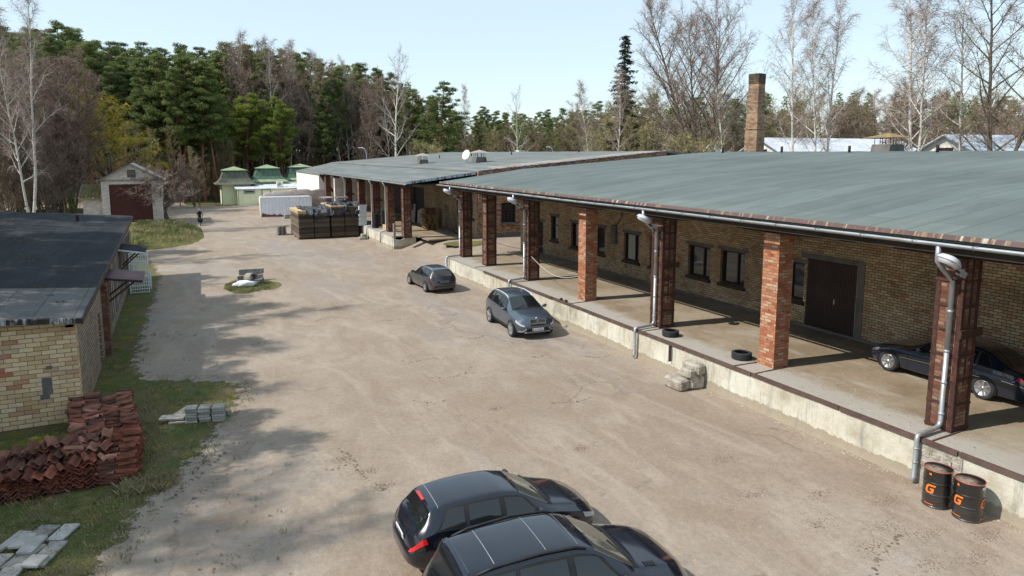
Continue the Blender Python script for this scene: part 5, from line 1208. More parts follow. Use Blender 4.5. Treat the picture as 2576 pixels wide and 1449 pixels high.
def drum(x, y, rz, lab, g2):
    o = empty('oil_drum', (x, y, 0), rz, lab, 'drum', 'oil drums by the platform')
    r = .29; pr = [(.0, .012), (r-.02, .012), (r, 0), (r+.006, .015), (r-.002, .03)]
    z = .03
    while z < .86:
        pr.append((r-.002, z))
        if .12 < z < .27 or .60 < z < .73: pr += [(r+.005, z+.012), (r-.002, z+.026)]; z += .03; continue
        if abs(z-.30) < .016 or abs(z-.58) < .016: pr += [(r+.014, z+.012), (r+.014, z+.020), (r-.002, z+.032)]; z += .035; continue
        z += .03
    pr += [(r-.002, .865), (r+.006, .87), (r+.006, .885), (r-.008, .885), (r-.014, .865)]
    MB().lathe(pr, 40).build('barrel_body', 'paint_drum', o)
    m = MB(); m.lathe([(r+.007, .87), (r+.008, .888), (r-.004, .889), (r-.006, .87)], 40, closed=True); m.build('rim_band', 'red_rim', o)
    m = MB(); m.lathe([(r-.01, .868), (.0, .869)], 40); l_ = m.build('lid', 'lid_dust', o); m = MB(); m.lathe([(.035, .869), (.03, .885), (.0, .886)], 10, Matrix.Translation((.18, .03, 0))); m.lathe([(.02, .869), (.018, .88), (.0, .88)], 8, Matrix.Translation((-.2, .04, 0))); m.build('bung', 'black', l_)
    m = MB()
    for p_, q_ in (((-.1, -.09), (.1, -.09)), ((.1, -.09), (.12, .05)), ((.12, .05), (-.09, .06)), ((-.09, .06), (-.1, -.09))): m.bar((*p_, .871), (*q_, .871), .008, .006)
    m.build('lid_mark', 'rust_rail', l_)
    m = MB(); a0 = -math.pi/2
    for a in ([a0] if not g2 else [a0, a0+math.radians(112)]):
        gpatch(m, r+.004, a, .445, .20)
    m.build('letter_print', 'orange', o)
    m = MB()
    rpatch(m, r+.012, a0-.02, .775, .82, .05)
    for a in ([a0] if not g2 else [a0, a0+math.radians(112)]): rpatch(m, r+.012, a-.02, .085, .10, .2)
    m.build('orange_mark', 'orange', o)
    if g2: m = MB(); rpatch(m, r+.012, a0+math.radians(105), .77, .83, .13); m.build('paper_label', 'plate', o)
MT['red_rim'] = vary('red_rim', (.35, .07, .05), (.45, .12, .08), 6, .6, .1); MT['lid_dust'] = vary('dusty_lid', (.16, .12, .09), (.25, .20, .155), 4, .85, .2, c3=(.11, .08, .06), s3=9)
MT['paint_drum'] = paint('black_drum', (.006, .006, .007), 0, damt=.06, rough=.32)
AV = lambda x, y: math.atan2(-y, -x)
drum(15.27, 9.02, AV(15.27, 9.02)+math.pi/2-R(28), 'black oil drum with an orange letter, left one behind the other drum', False)
drum(15.33, 8.36, AV(15.33, 8.36)+math.pi/2-R(42), 'black oil drum with two orange letters and a white label, the front one', True)

# ------------------------------------------------------------ tyres
def tyre_mesh(r=.315, w_=.225):
    m = MB(); q = r*.66; h = w_/2
    m.lathe([(q, -h*.75), (q*1.05, -h*.95), (r*.86, -h), (r*.96, -h*.86), (r, -h*.62), (r, -.035), (r-.008, -.03), (r-.008, -.02), (r, -.015), (r, .015), (r-.008, .02), (r-.008, .03), (r, .035), (r, h*.62), (r*.96, h*.86), (r*.86, h), (q*1.05, h*.95), (q, h*.75), (q+.03, h*.7), (q+.07, 0), (q+.03, -h*.7)], 40, closed=True)
    for k in range(52):
        a = 2*math.pi*k/52; c_, s__ = math.cos(a), math.sin(a)
        for sg in (-1, 1): m.bar((c_*(r-.004), s__*(r-.004), sg*h*.30), (math.cos(a+.05)*(r*.975), math.sin(a+.05)*(r*.975), sg*h*.86), .020, .012, (c_, s__, 0))
    o = m.build('car_tyre', 'rubber'); return o
T0 = tyre_mesh(); first = [T0]
def tyre(x, y, z, lab, group='loose car tyres', rot=None, sc=1):
    if first: o = first.pop()
    else: o = T0.copy(); col.objects.link(o)
    o.location = (x, y, z+.1125*sc); o.scale = (sc, sc, sc); o.rotation_euler = (rnd.uniform(-.01, .01), 0, rnd.random()*6) if rot is None else rot
    tag(o, lab, 'tyre', group); return o
tyre(16.52, 20.10, PZ+.005, 'loose tyre lying flat on the platform beside the caged column'); tyre(16.80, 16.72, PZ+.005, 'loose tyre lying flat on the platform left of the big orange brick column', sc=1.05)
for i in range(4): tyre(16.42+rnd.uniform(-.02, .02), 7.45+rnd.uniform(-.02, .02), PZ+.005+i*.228, 'tyre in the stack at the right photo edge, %s from the floor' % ('first', 'second', 'third', 'fourth')[i], 'tyre stack at the right edge')
for i in range(6): tyre(16.35+rnd.uniform(-.02, .02), 62.6, PZ+.005+i*.228, 'tyre in the shorter stack on the far platform, %s from the floor' % ('first', 'second', 'third', 'fourth', 'fifth', 'sixth')[i], 'tyre stacks on the far platform')
for i in range(7): tyre(17.35+rnd.uniform(-.04, .04), 63.3, PZ+.005+i*.228, 'tyre in the taller stack on the far platform, %s from the floor' % ('first', 'second', 'third', 'fourth', 'fifth', 'sixth', 'top')[i], 'tyre stacks on the far platform')

# ------------------------------------------------------------ paving slabs
def slab(x, y, z, a, b, h, rz, lab, group, mat='paver', tilt=(0, 0)):
    m = MB().chbox((0, 0, 0), (a, b, h), .012); o = m.build('paving_slab', mat); o.location = (x, y, z+h/2); o.rotation_euler = (tilt[0], tilt[1], rz); return tag(o, lab, 'paving slab', group)
ORD = ('bottom', 'second', 'third', 'fourth', 'fifth', 'sixth', 'top')
for si, (sx_, sy_, nm) in enumerate(((-.03, 21.93, 'left'), (.33, 21.84, 'middle'), (.71, 21.72, 'right'))):
    for k in range(6): slab(sx_+rnd.uniform(-.015, .015), sy_+rnd.uniform(-.015, .015), k*.078, .33, .33, .072, R(-12)+rnd.uniform(-.05, .05), 'paving slab in the %s of three stacks on the verge, %s one' % (nm, ('bottom', 'second', 'third', 'fourth', 'fifth', 'top')[k]), 'stacked paving slabs on the verge', 'paver_light' if (si == 2 and k == 5) else 'paver')
slab(-.55, 22.15, .10, .72, .34, .07, R(-18), 'mossy slab lying flat left of the three slab stacks', 'stacked paving slabs on the verge'); slab(-.42, 22.05, .0, .5, .35, .07, R(-6), 'slab half under the mossy slab beside the stacks', 'stacked paving slabs on the verge')
slab(-.22, 22.35, .05, .5, .5, .06, R(30), 'slab leaning behind the left slab stack', 'stacked paving slabs on the verge', tilt=(.5, -.3))
MB_r = [(0.2, 22.35), (.45, 22.3), (.95, 22.0), (.75, 22.25)]
for i, (a, b) in enumerate(MB_r):
    o = MB().chbox((0, 0, .1), (.22, .18, .2), .03).build('rubble_stone', 'stone'); o.location = (a, b, 0); o.rotation_euler = (0, 0, i*1.3); tag(o, 'broken stone lump lying behind the %s' % ('gap between the left and middle slab stacks', 'middle slab stack', 'right slab stack', 'gap between the middle and right slab stacks')[i], 'stone', 'stones behind the slab stacks')
L2 = [(-3.75, 15.55, 0, .45, .8, 'grey'), (-3.45, 16.45, 0, .34, .6, 'pale'), (-3.02, 16.55, 0, .42, .55, 'grey'), (-2.62, 16.35, 0, .34, .62, 'pale'), (-3.3, 16.2, .07, .3, .5, 'pale'), (-3.2, 15.65, 0, .36, .8, 'grey'), (-2.8, 15.55, 0, .36, .9, 'grey'), (-4.2, 15.4, 0, .5, .7, 'pale'), (-3.85, 15.15, .07, .5, .45, 'pale'), (-2.95, 15.25, .07, .34, .36, 'pale'), (-3.75, 16.0, .07, .26, .3, 'grey'), (-3.35, 15.1, .0, .4, .6, 'grey'), (-4.35, 15.9, 0, .5, .5, 'grey'), (-3.1, 15.95, .07, .3, .6, 'pale'), (-4.6, 15.2, 0, .45, .6, 'grey')]
WH = ['under the pale topmost slab', 'at the back left', 'at the back centre', 'at the back right', 'lying across two others at the back', 'in the middle of the group', 'along the right side', 'near the left frame edge', 'topmost at the left front', 'small one topmost at the right front', 'small block on top near the middle', 'at the front centre', 'at the far left', 'long one on top right of the middle', 'cut by the left frame edge']
for (a, b, z, c, d, k), wh in zip(L2, WH): slab(a, b, z, c, d, .065, R(-24)+rnd.uniform(-.12, .12), '%s paving slab in the bottom left group, %s' % (k, wh), 'loose paving slabs in the grass', 'paver_light' if k == 'pale' else 'paver', (rnd.uniform(-.03, .03), rnd.uniform(-.05, .05)))

# ------------------------------------------------------------ clay roof tiles
def tile_geo():
    n = 10; V = []; F = []; wd, ln, th = .26, .40, .016
    for t in (0, 1):
        for i in range(n+1):
            u = i/n; x = (u-.5)*wd; z = .052*math.sin(u*2*math.pi)
            V += [(x, -ln/2, z+t*th), (x, ln/2, z+t*th)]
    T = 2*(n+1)
    for i in range(n): F += [(2*i, 2*i+1, 2*i+3, 2*i+2), (T+2*i, T+2*i+2, T+2*i+3, T+2*i+1), (2*i, 2*i+2, T+2*i+2, T+2*i), (2*i+1, T+2*i+1, T+2*i+3, 2*i+3)]
    F += [(0, T, T+1, 1), (2*n, 2*n+1, T+2*n+1, T+2*n)]; return V, F
TV, TF = tile_geo(); tm = MB(); tm.add(TV, TF); T1 = tm.build('roof_tile', 'terracotta'); tl = []
rt = random.Random(3)
def hgt(x, y): return .54+.30*noise.noise(Vector((x*1.2, y*1.2, 3)))+(.02 if y > 20 else 0)+.10*max(0, x+3)-(.2 if y > 24.5 else 0)
for row, yy in enumerate((18.62, 19.03, 19.4)):
    xx = -6.9
    while xx < -2.05:
        z = .03; H_ = hgt(xx, yy)+(.12*row); lean = rt.uniform(-.25, .25); ph = rt.choice((0, 1))
        while z < H_:
            rz_ = rt.gauss(0, .06)+ph*math.pi; tl.append(((xx+lean*z*.3+rt.gauss(0, .012), yy+rt.gauss(0, .035)+z*.12, z), (rt.gauss(0, .05), rt.gauss(0, .07)+lean*.5, rz_))); z += rt.uniform(.034, .052)
        for q in range(1): tl.append(((xx+rt.uniform(-.1, .1), yy, z+.04), (rt.gauss(.1, .12), rt.gauss(0, .2), rt.uniform(-.5, .5))))
        xx += .255
yy = 18.55
while yy < 23.7:
    for cx_ in ((-1.62, -2.02) if yy < 19 or yy > 23.5 else (-1.62, -2.03, -2.45, -2.8)):
        off_ = .16*math.sin((yy-18)*.9)-.06*(yy-18.5)*.3; z = .03; H_ = hgt(cx_, yy)+(.15 if cx_ < -2.3 else -.05); lean = rt.uniform(-.3, .3)
        while z < H_:
            tl.append(((cx_+off_+rt.gauss(0, .03), yy+lean*z*.25+rt.gauss(0, .012), z), (rt.gauss(0, .07)+lean*.5, rt.gauss(0, .08), math.pi/2+rt.gauss(0, .10)))); z += rt.uniform(.030, .046)
        tl.append(((cx_+off_, yy, z+.03), (rt.gauss(0, .12), rt.gauss(0, .15), 1.57+rt.gauss(0, .3))))
    yy += .265
# the 300 that show largest are single objects, the rest one heap
def vis(t):
    (x, y, z), _ = t
    if y < 20 and x < -2.05: return (0 if y < 18.8 else 1.5)+(1-z)*.5-(.8 if z > hgt(x, y)-.05 else 0)-(x+2)*.05+abs(min(0, x+5.2))*3
    return (0 if x > -1.9 else 1.2)+(y-18.5)*.22-(.8 if z > .85 else 0)
tl.sort(key=vis); fr_, rest = tl[:298], tl[298:]
for i, (p, r_) in enumerate(fr_):
    o = T1 if i == 0 else T1.copy()
    if i: col.objects.link(o)
    o.location = p; o.rotation_euler = r_
    side = p[0] > -2.05
    tag(o, 'weathered red clay roof tile in the %s' % ('stack running back beside the shed wall' if side else 'front row of the pile below the brick wall'), 'roof tile', 'clay tiles of the pile, side stack' if side else 'clay tiles of the pile, front row')
m_ = MB()
from mathutils import Euler
for p, r_ in rest: m_.add(TV, TF, False, Matrix.Translation(p) @ Euler(r_).to_matrix().to_4x4())
def tilemat():
    n = NT('heap_tiles'); co = n.coord('Object'); g = n.n('NewGeometry'); c = n.ramp(g.outputs['Random Per Island'], [(0, (.07, .028, .02)), (.35, (.125, .042, .026)), (.7, (.20, .065, .036)), (1, (.30, .14, .10))])
    a = n.noise(co, 6, 5); c = n.mix(n.ramp(a, [(.45, B3), (.7, (.7, .7, .7))]), c, (.07, .045, .03)); n.base(c); n.bump(a, .3); return n.fin(.88)
MT['heap'] = tilemat(); tag(m_.build('roof_tile_heap', 'heap'), 'mass of weathered clay roof tiles filling the inside of the pile', 'roof tiles', kind='stuff')

# ------------------------------------------------------------ rubble island, stacks of boards, pallets, clutter
RI = 'rubble on the grass island'
for (c, d, rz, lab) in (((3.75, 45.6, .22), (1.55, .35, .42), .05, 'lower long concrete beam in the pile on the grass island'), ((3.85, 45.75, .62), (1.5, .34, .34), .0, 'upper long concrete beam lying on the lower beam of the grass island')):
    o = MB().chbox((0, 0, 0), d, .03).build('concrete_beam', 'concrete'); o.location = c; o.rotation_euler = (0, 0, rz); tag(o, lab, 'beam', RI)
m_ = MB().lathe([(.30, 0), (.30, .8), (.22, .8), (.22, 0)], 20, closed=True); o = m_.build('concrete_pipe', 'concrete'); o.location = (3.6, 44.9, .34); o.rotation_euler = (R(82), 0, R(20)); tag(o, 'short grey concrete pipe leaning on the lower beam of the grass island', 'pipe', RI)
def blob(name, mat, loc, sc, seed, lab, cat, group=None, amp=.25):
    bm = bmesh.new(); bmesh.ops.create_icosphere(bm, subdivisions=3, radius=1)
    for v in bm.verts: v.co *= 1+amp*noise.noise(v.co*1.6+Vector((seed, 0, 0)))+amp*.4*noise.noise(v.co*4+Vector((seed, 3, 0)))
    for v in bm.verts: v.co = Vector((v.co.x*sc[0], v.co.y*sc[1], max(v.co.z*sc[2], -sc[2]*.6)))
    me = bpy.data.meshes.new(name); bm.to_mesh(me); bm.free(); me.materials.append(MT[mat]); me.polygons.foreach_set('use_smooth', [True]*len(me.polygons)); o = link(bpy.data.objects.new(name, me)); o.location = loc; return tag(o, lab, cat, group)
o = blob('covered_log', 'white_plastic', (3.25, 43.65, .18), (.62, .23, .22), 4, 'bundle wrapped in pale plastic in front of the concrete beams', 'bundle', RI, .35); o.rotation_euler.z = R(-14)
for i, (a, b, s__, lab) in enumerate(((4.1, 44.2, .34, 'largest dark stone block right of the pale bundle'), (3.75, 44.6, .25, 'dark stone with a pale lid between pipe and bundle'), (3.95, 43.9, .22, 'small dark stone at the foot of the dark block'))): o = MB().chbox((0, 0, 0), (s__*1.9, s__*1.3, s__*1.1), .04).build('stone_block', 'concrete_dark'); o.location = (a, b, s__*.55); o.rotation_euler = (.08, -.1, i*.5-.3); tag(o, lab, 'stone', RI)

def board_mat():
    n = NT('board_ends'); co = n.coord('Object'); g = n.n('NewGeometry'); c = n.ramp(g.outputs['Random Per Island'], [(0, (.06, .045, .034)), (.5, (.13, .10, .072)), (1, (.26, .20, .145))]); a = n.noise(co, 3, 5); c = n.mix(n.ramp(a, [(.45, B3), (.7, (.5, .5, .5))]), c, (.09, .07, .055)); n.base(c); return n.fin(.9)
MT['boards'] = board_mat()
ST = [(9.9, 1.42, 2.42, 'leftmost'), (11.37, 1.44, 2.45, 'second from the left'), (12.95, 1.26, 2.9, 'third from the left'), (14.25, 1.30, 3.0, 'rightmost, next to the platform')]
for x0_, wd, hh, lab in ST:
    o = empty('board_stack', (x0_+wd/2, 68.4, 0), 0, 'tall stack of thin dark boards under black sheeting, %s' % lab, 'board stack', 'tall board stacks in the yard')
    m = MB(); z = .1; k = 0
    while z < hh:
        j = rnd.gauss(0, .015); m.box(-wd/2+j+.02, wd/2+j-.02, -2.5+rnd.gauss(0, .03), 2.5+rnd.gauss(0, .03), z, z+.026)
        z += .052 if k % 18 else .085; k += 1
    m.build('boards', 'boards', o); m = MB(); m.box(-wd/2+.10, wd/2-.10, -2.3, 2.3, .1, hh-.03); m.build('gap_shade_core', 'black', o); m = MB()  # black filler core paints the shade in the gaps between boards
    for yy_ in (-2.2, 0, 2.2): m.box(-wd/2, wd/2, yy_-.06, yy_+.06, 0, .098)
    m.build('bearer', 'wood_dark', o)
    if lab in ('leftmost', 'third from the left'):
        m = MB(); z0_ = hh+.02
        for k in range(5 if lab == 'leftmost' else 3): m.box(-wd/2+rnd.gauss(-.03, .03), wd/2+rnd.gauss(0, .04)-(.7 if lab == 'leftmost' else 0), -2.55+rnd.gauss(0, .05), 2.5, z0_+k*.055, z0_+k*.055+.048)
        m.build('new_boards', 'wood_new', o)
def tarp(x0, x1, y0, y1, base, seed, lab, drop=.4):
    nx, ny = 44, 44; V = []; F = []
    for j in range(ny+1):
        for i in range(nx+1):
            u, v = i/nx, j/ny; x = x0+(x1-x0)*u; y = y0+(y1-y0)*v
            q = Vector((x*1.1, y*1.1, seed)); n1 = noise.noise(q)*.28+abs(noise.noise(q*2.6))*.22+noise.noise(q*6)*.06
            dr = drop*max(0, 1-v*9)*(1+1.2*noise.noise(Vector((x*1.7, 0, seed+3))))
            V.append((x+.15*noise.noise(q*1.9+Vector((5, 0, 0))), y+(.25*noise.noise(q*1.4)), base(x)+.08+n1-dr*1.1))
    for j in range(ny):
        for i in range(nx): a = j*(nx+1)+i; F.append((a, a+1, a+nx+2, a+nx+1))
    m = MB(); m.add(V, F, True); o = m.build('tarpaulin', 'tarp'); md = o.modifiers.new('thick', 'SOLIDIFY'); md.thickness = .02; return tag(o, lab, 'tarpaulin', 'black sheeting on the board stacks')
def topz(x): return 2.75 if x < 11.35 else (2.5 if x < 12.6 else 3.12)
tarp(10.3, 11.7, 65.70, 69.0, topz, 1, 'crumpled dark sheet hanging over the leftmost board stack', .45)
tarp(11.5, 13.3, 65.8, 69.5, lambda x: 2.55+.35*max(0, x-12.2), 7, 'shiny grey blue sheet sagging between the middle board stacks', .7)
tarp(13.1, 15.7, 65.75, 70.3, lambda x: 3.10, 12, 'dark sheet bunched on top of the rightmost board stacks', .75)
def pallet(x, y, z, rz, lab, group, mat='pallet_wood', first_=[]):
    if not first_.__contains__(mat) :
        pass
    o = empty('wooden_pallet', (x, y, z), rz, lab, 'pallet', group)
    m = MB()
    for k in range(7): m.box(-.6, .6, -.4+k*.117, -.4+k*.117+.09, .122, .144)
    m.build('top_boards', mat, o); m = MB()
    for yy_ in (-.35, 0, .35):
        for xx_ in (-.52, 0, .52): m.box(xx_-.07, xx_+.07, yy_-.05, yy_+.05, .022, .121)
    m.build('blocks', mat, o); m = MB()
    for yy_ in (-.35, 0, .35): m.box(-.6, .6, yy_-.05, yy_+.05, 0, .0215)
    m.build('runners', mat, o); return o
P0 = pallet(14.7, 69.4, 3.55, .1, 'pallet lying on the black sheet over the right board stacks', 'pallets on the board stacks', 'wood_slat')
def pal2(x, y, z, rz, lab, group, tilt=0):
    c = copy_tree(P1 if 'canopy' in group else P0); c.location = (x, y, z); c.rotation_euler = (tilt, 0, rz); tag(c, lab, 'pallet', group); return c
pallet_spots = [(13.3, 69.7, 3.55, .4, 'tilted pallet left of the other one on the sheeting', 'pallets on the board stacks', .1)]
P1 = pallet(20.7, 59.3, PZ, .1, 'bottom pallet of the leaning pallet stack under the far canopy', 'pallets under the far canopy')
for a in pallet_spots: pal2(*a)
for k in range(1, 9): pal2(20.7+rnd.uniform(-.12, .12)-.05*k, 59.3+rnd.uniform(-.2, .2), PZ+.15*k, rnd.uniform(-.25, .25), 'pallet in the leaning stack under the far canopy, number %s up' % ('two', 'three', 'four', 'five', 'six', 'seven', 'eight', 'nine')[k-1], 'pallets under the far canopy')
for k in range(12): pal2(21.2+rnd.uniform(-.04, .04), 61.4+rnd.uniform(-.04, .04), PZ+.15*k, rnd.uniform(-.04, .04), 'pallet in the straight tall stack under the far canopy, number %s up' % ('one', 'two', 'three', 'four', 'five', 'six', 'seven', 'eight', 'nine', 'ten', 'eleven', 'twelve')[k], 'pallets under the far canopy')
for k in range(6):
    c = copy_tree(P0); c.location = (9.0+rnd.uniform(-.03, .03), 71.0, .15*k); c.rotation_euler = (0, 0, R(90)+rnd.uniform(-.05, .05)); tag(c, 'small pallet left of the board stacks, number %s from the ground' % ('one', 'two', 'three', 'four', 'five', 'six')[k], 'pallet', 'low pallet stack in the yard')
o = MB().box(-1.0, 1.0, -.1, .1, 0, .04).build('plank', 'wood_slat'); o.location = (8.7, 70.6, .93); tag(o, 'pale plank lying across the low pallet stack', 'plank')
tag(MB().box(16.02, 16.2, 55.5, 55.68, 0, 2.2).build('concrete_post', 'concrete'), 'thin upright concrete post in front of the far platform end', 'post')
for i, (a, b, c_, d, lab) in enumerate(((15.3, 63.6, .55, .25, 'lower concrete block of the two steps at the far platform'), (15.5, 63.75, .5, .5, 'upper concrete block of the two steps at the far platform'))): o = MB().chbox((a, b, d/2), (c_, .6, d), .04).build('concrete_block', 'concrete'); tag(o, lab, 'block')
for i in range(2):
    o = MB(); o.prism([(0, 0), (.9, 0), (.75, .5), (.15, .5)], 0, .5, 'y'); o = o.build('concrete_trough', 'concrete'); o.location = (11.6+i*1.1, 88.4, 0); tag(o, ('left', 'right')[i]+' of two trapezoid concrete blocks in front of the container', 'concrete block')
# under the far canopy
def gp(x, y, a, b, h, lab, mat='concrete', tilt=.05): o = MB().chbox((0, 0, h/2), (a, b, h), .015).build('upright_panel', mat); o.location = (x, y, PZ); o.rotation_euler = (0, tilt, rnd.uniform(-.1, .1)); tag(o, lab, 'panel', 'grey panels under the far canopy')
for i in range(9): gp(21.1+.12*(i % 3), 63.3+i*.85, .10, .7, (1.0, 1.5, 1.3, 1.9, 1.2)[i % 5], 'grey upright panel against the far brick wall, %s behind the tall pallet stack' % ('first', 'second', 'third', 'fourth', 'fifth', 'sixth', 'seventh', 'eighth', 'ninth')[i], 'concrete' if i % 2 else 'paver_light', .08)
bn = empty('wheeled_bin', (19.3, 68.6, PZ), R(-10), 'green wheeled waste container with yellow sticker under the far canopy', 'bin')
m_ = MB(); m_.add([(-.5, -.5, .2), (.5, -.5, .2), (.5, .5, .2), (-.5, .5, .2), (-.68, -.55, 1.15), (.68, -.55, 1.15), (.68, .55, 1.15), (-.68, .55, 1.15)], [(3, 2, 1, 0), (4, 5, 6, 7), (0, 1, 5, 4), (1, 2, 6, 5), (2, 3, 7, 6), (3, 0, 4, 7)]); m_.build('tub', 'bin_green', bn); m_ = MB(); m_.prism([(-.58, 1.152), (.58, 1.152), (.5, 1.3), (-.3, 1.36)], -.70, .70, 'x'); m_.build('lid', 'bin_green', bn)
MB().box(-.55, -.15, -.575, -.555, .7, 1.05).build('sticker', 'yellow', bn)
for sx in (-.45, .45):
    for sy in (-.4, .4): MB().lathe([(.0, -.03), (.1, -.03), (.1, .03), (.0, .03)], 14, Matrix.Translation((sx, sy, .1)) @ Matrix.Rotation(R(90), 4, 'Y')).build('wheel', 'rubber', bn)
cr = empty('wooden_crate', (17.0, 60.3, PZ), .3, 'pale wooden crate tipped beside the tyre stacks on the far platform', 'crate'); m_ = MB()
m_.box(-.5, .5, -.3, .3, 0, .06); m_.box(-.5, .5, -.32, -.28, .07, .5); m_.box(-.5, -.46, -.27, .3, .07, .55); m_.box(.46, .5, -.27, .3, .07, .4); m_.build('panels', 'wood_new', cr)
gr = empty('steel_rack', (21.6, 54.6, 1.0), R(78), 'dark steel rack of bars lying at the brick wall between the warehouses', 'rack'); m_ = MB()
for y_ in (0, .8): m_.bar((-1.3, y_, .05+y_*.6), (1.3, y_, .05+y_*.6), .08)
m_.build('side_rail', 'black', gr); m_ = MB()
for k in range(12): m_.bar((-1.25+k*.227, 0, .06), (-1.25+k*.227, .8, .53), .04)
m_.build('bars', 'black', gr)
for i in range(3): o = MB().box(-.03, .03, -.1, .1, 0, 2.0).build('plank', 'wood_gray'); o.location = (21.9, 57.2+i*.35, PZ); o.rotation_euler = (R(4), -R(12), 0); tag(o, 'grey plank leaning on the far brick wall, %s from the narrow window' % ('first', 'second', 'third')[i], 'plank', 'planks leaning on the brick wall')
bw = empty('white_goods_stack', (15.9, 65.9, PZ), 0, 'stack of white and grey wrapped bundles between the board stacks and the far column', 'bundle stack'); m_ = MB(); z = 0
for k in range(16): m_.box(-.35+rnd.gauss(0, .03), .35+rnd.gauss(0, .03), -.4, .4+rnd.gauss(0, .03), z, z+.10); z += .125
m_.build('layers', 'white_plastic', bw); m_ = MB(); m_.box(-.33, .33, -.38, .38, .0, 2.0); m_.build('core', 'wood_dark', bw)
# white racks beside the shed
for i, (a, b, z, hh) in enumerate(((-2.35, 44.8, 0, .95), (-2.3, 45.9, 0, .95), (-2.35, 44.9, .97, .8), (-2.4, 46.2, .97, 1.1))):
    o = empty('white_crate', (a, b, z), rnd.uniform(-.1, .1), '%s white slatted crate piled beside the boarded shed wall' % ('lower front', 'lower back', 'upper front', 'upper back')[i], 'crate', 'white slatted crates'); m = MB(); wd = .48
    for sx in (-wd, wd):
        for sy in (-wd, wd): m.bar((sx, sy, 0), (sx, sy, hh), .05)
    m.build('corner_posts', 'white_plastic', o); m = MB()
    for z_ in (.06, hh*.5, hh-.03):
        for s1 in (-1, 1): m.bar((-wd+.03, s1*wd, z_), (wd-.03, s1*wd, z_), .03, .04); m.bar((s1*wd, -wd+.03, z_), (s1*wd, wd-.03, z_), .03, .04)
    for k in range(1, 8):
        for s1 in (-1, 1): m.bar((-wd+k*.12, s1*wd, .03), (-wd+k*.12, s1*wd, hh-.03), .018)
    m.build('slats', 'white_plastic', o)

# ------------------------------------------------------------ street lamps
def polar(px, d): a = (px-1288)/1717; s1, c1 = math.sin(R(26)), math.cos(R(26)); return (d*(s1+a*c1), d*(c1-a*s1))
def topz_(y, d): return CAMH+(387-y)/1717*d
for px, d, yt, lab in ((925, 112, 372, 'grey curved street lamp rising behind the far roof, left of the white birch'), (1391, 118, 370, 'grey curved street lamp behind the far roof, right of the satellite dish')):
    X_, Y_ = polar(px, d); H_ = topz_(yt, d); o = empty('street_lamp', (X_, Y_, 0), R(-26), lab, 'street lamp', 'street lamps behind the far roof')
    MB().tube([(0, 0, 0), (0, 0, H_-1.2), (-.1, 0, H_-.5), (-.45, 0, H_-.08), (-.8, 0, H_)], .08, 8).build('pole', 'galv', o); MB().chbox((-1.0, 0, H_), (.55, .25, .12), .03).build('lamp_head', 'enamel', o)

# ------------------------------------------------------------ person with a wheelbarrow
def skin_body(name, joints, edges, mat, parent, sub=2):
    me = bpy.data.meshes.new(name); me.from_pydata([j[0] for j in joints], edges, []); o = bpy.data.objects.new(name, me); link(o, parent)
    me.materials.append(MT[mat]); md = o.modifiers.new('skin', 'SKIN'); md.use_smooth_shade = True
    for i, j in enumerate(joints):
        sv = me.skin_vertices[0].data[i]; sv.radius = j[1] if isinstance(j[1], tuple) else (j[1], j[1])
        if i == 0: sv.use_root = True
    s2 = o.modifiers.new('sub', 'SUBSURF'); s2.levels = sub; s2.render_levels = sub; return o
PE = empty('person', (2.0, 85.6, 0), R(180), 'person in a dark jacket bending over the handles of a wheelbarrow', 'person')
J = [((0, 0, .92), (.15, .12)), ((0, .06, 1.12), (.15, .11)), ((0, .17, 1.34), (.17, .12)), ((0, .25, 1.47), (.09, .08)), ((0, .31, 1.54), .055), ((0, .36, 1.62), (.08, .095)), ((0, .38, 1.71), (.075, .09)),
     ((.19, .20, 1.40), .065), ((.27, .27, 1.14), .048), ((.28, .43, .92), .036), ((.28, .50, .85), .04),
     ((-.19, .20, 1.40), .065), ((-.27, .27, 1.14), .048), ((-.28, .43, .92), .036), ((-.28, .50, .85), .04),
     ((.10, .0, .84), .09), ((.12, .20, .50), .062), ((.11, .10, .10), .045), ((.11, .22, .04), .045),
     ((-.10, 0, .84), .09), ((-.12, -.02, .48), .062), ((-.11, -.26, .12), .045), ((-.11, -.16, .04), .045)]
Ed = [(0, 1), (1, 2), (2, 3), (3, 4), (4, 5), (5, 6), (2, 7), (7, 8), (8, 9), (9, 10), (2, 11), (11, 12), (12, 13), (13, 14), (0, 15), (15, 16), (16, 17), (17, 18), (0, 19), (19, 20), (20, 21), (21, 22)]
skin_body('body', J, Ed, 'navy', PE)
b_ = blob('head', 'skin', (0, 0, 0), (.078, .095, .115), 2, None, None, amp=.05); b_.parent = PE; b_.location = (0, .385, 1.68); b_.rotation_euler.x = R(-25)
b_ = blob('hair', 'hair', (0, 0, 0), (.085, .10, .10), 3, None, None, amp=.05); b_.parent = PE; b_.location = (0, .365, 1.72); b_.rotation_euler.x = R(-25)
b_ = blob('nose', 'skin', (0, 0, 0), (.014, .02, .025), 3, None, None, amp=.02); b_.parent = PE; b_.location = (0, .485, 1.665)
for sd in (1, -1):
    m = MB(); hx = .28*sd
    m.chbox((hx, .51, .845), (.05, .09, .07), .012)
    for k in range(4): m.tube([(hx-.028+.018*k, .545, .87), (hx-.028+.018*k, .575, .85), (hx-.028+.018*k, .57, .815), (hx-.028+.018*k, .54, .80)], .009, 5)
    m.tube([(hx-.03*sd, .50, .85), (hx-.05*sd, .53, .83), (hx-.045*sd, .55, .81)], .01, 5); m.build('hand', 'skin', PE)
WBr = empty('wheelbarrow', (2.0, 84.4, 0), R(180), 'dark steel wheelbarrow pushed towards the viewer by the person', 'wheelbarrow')
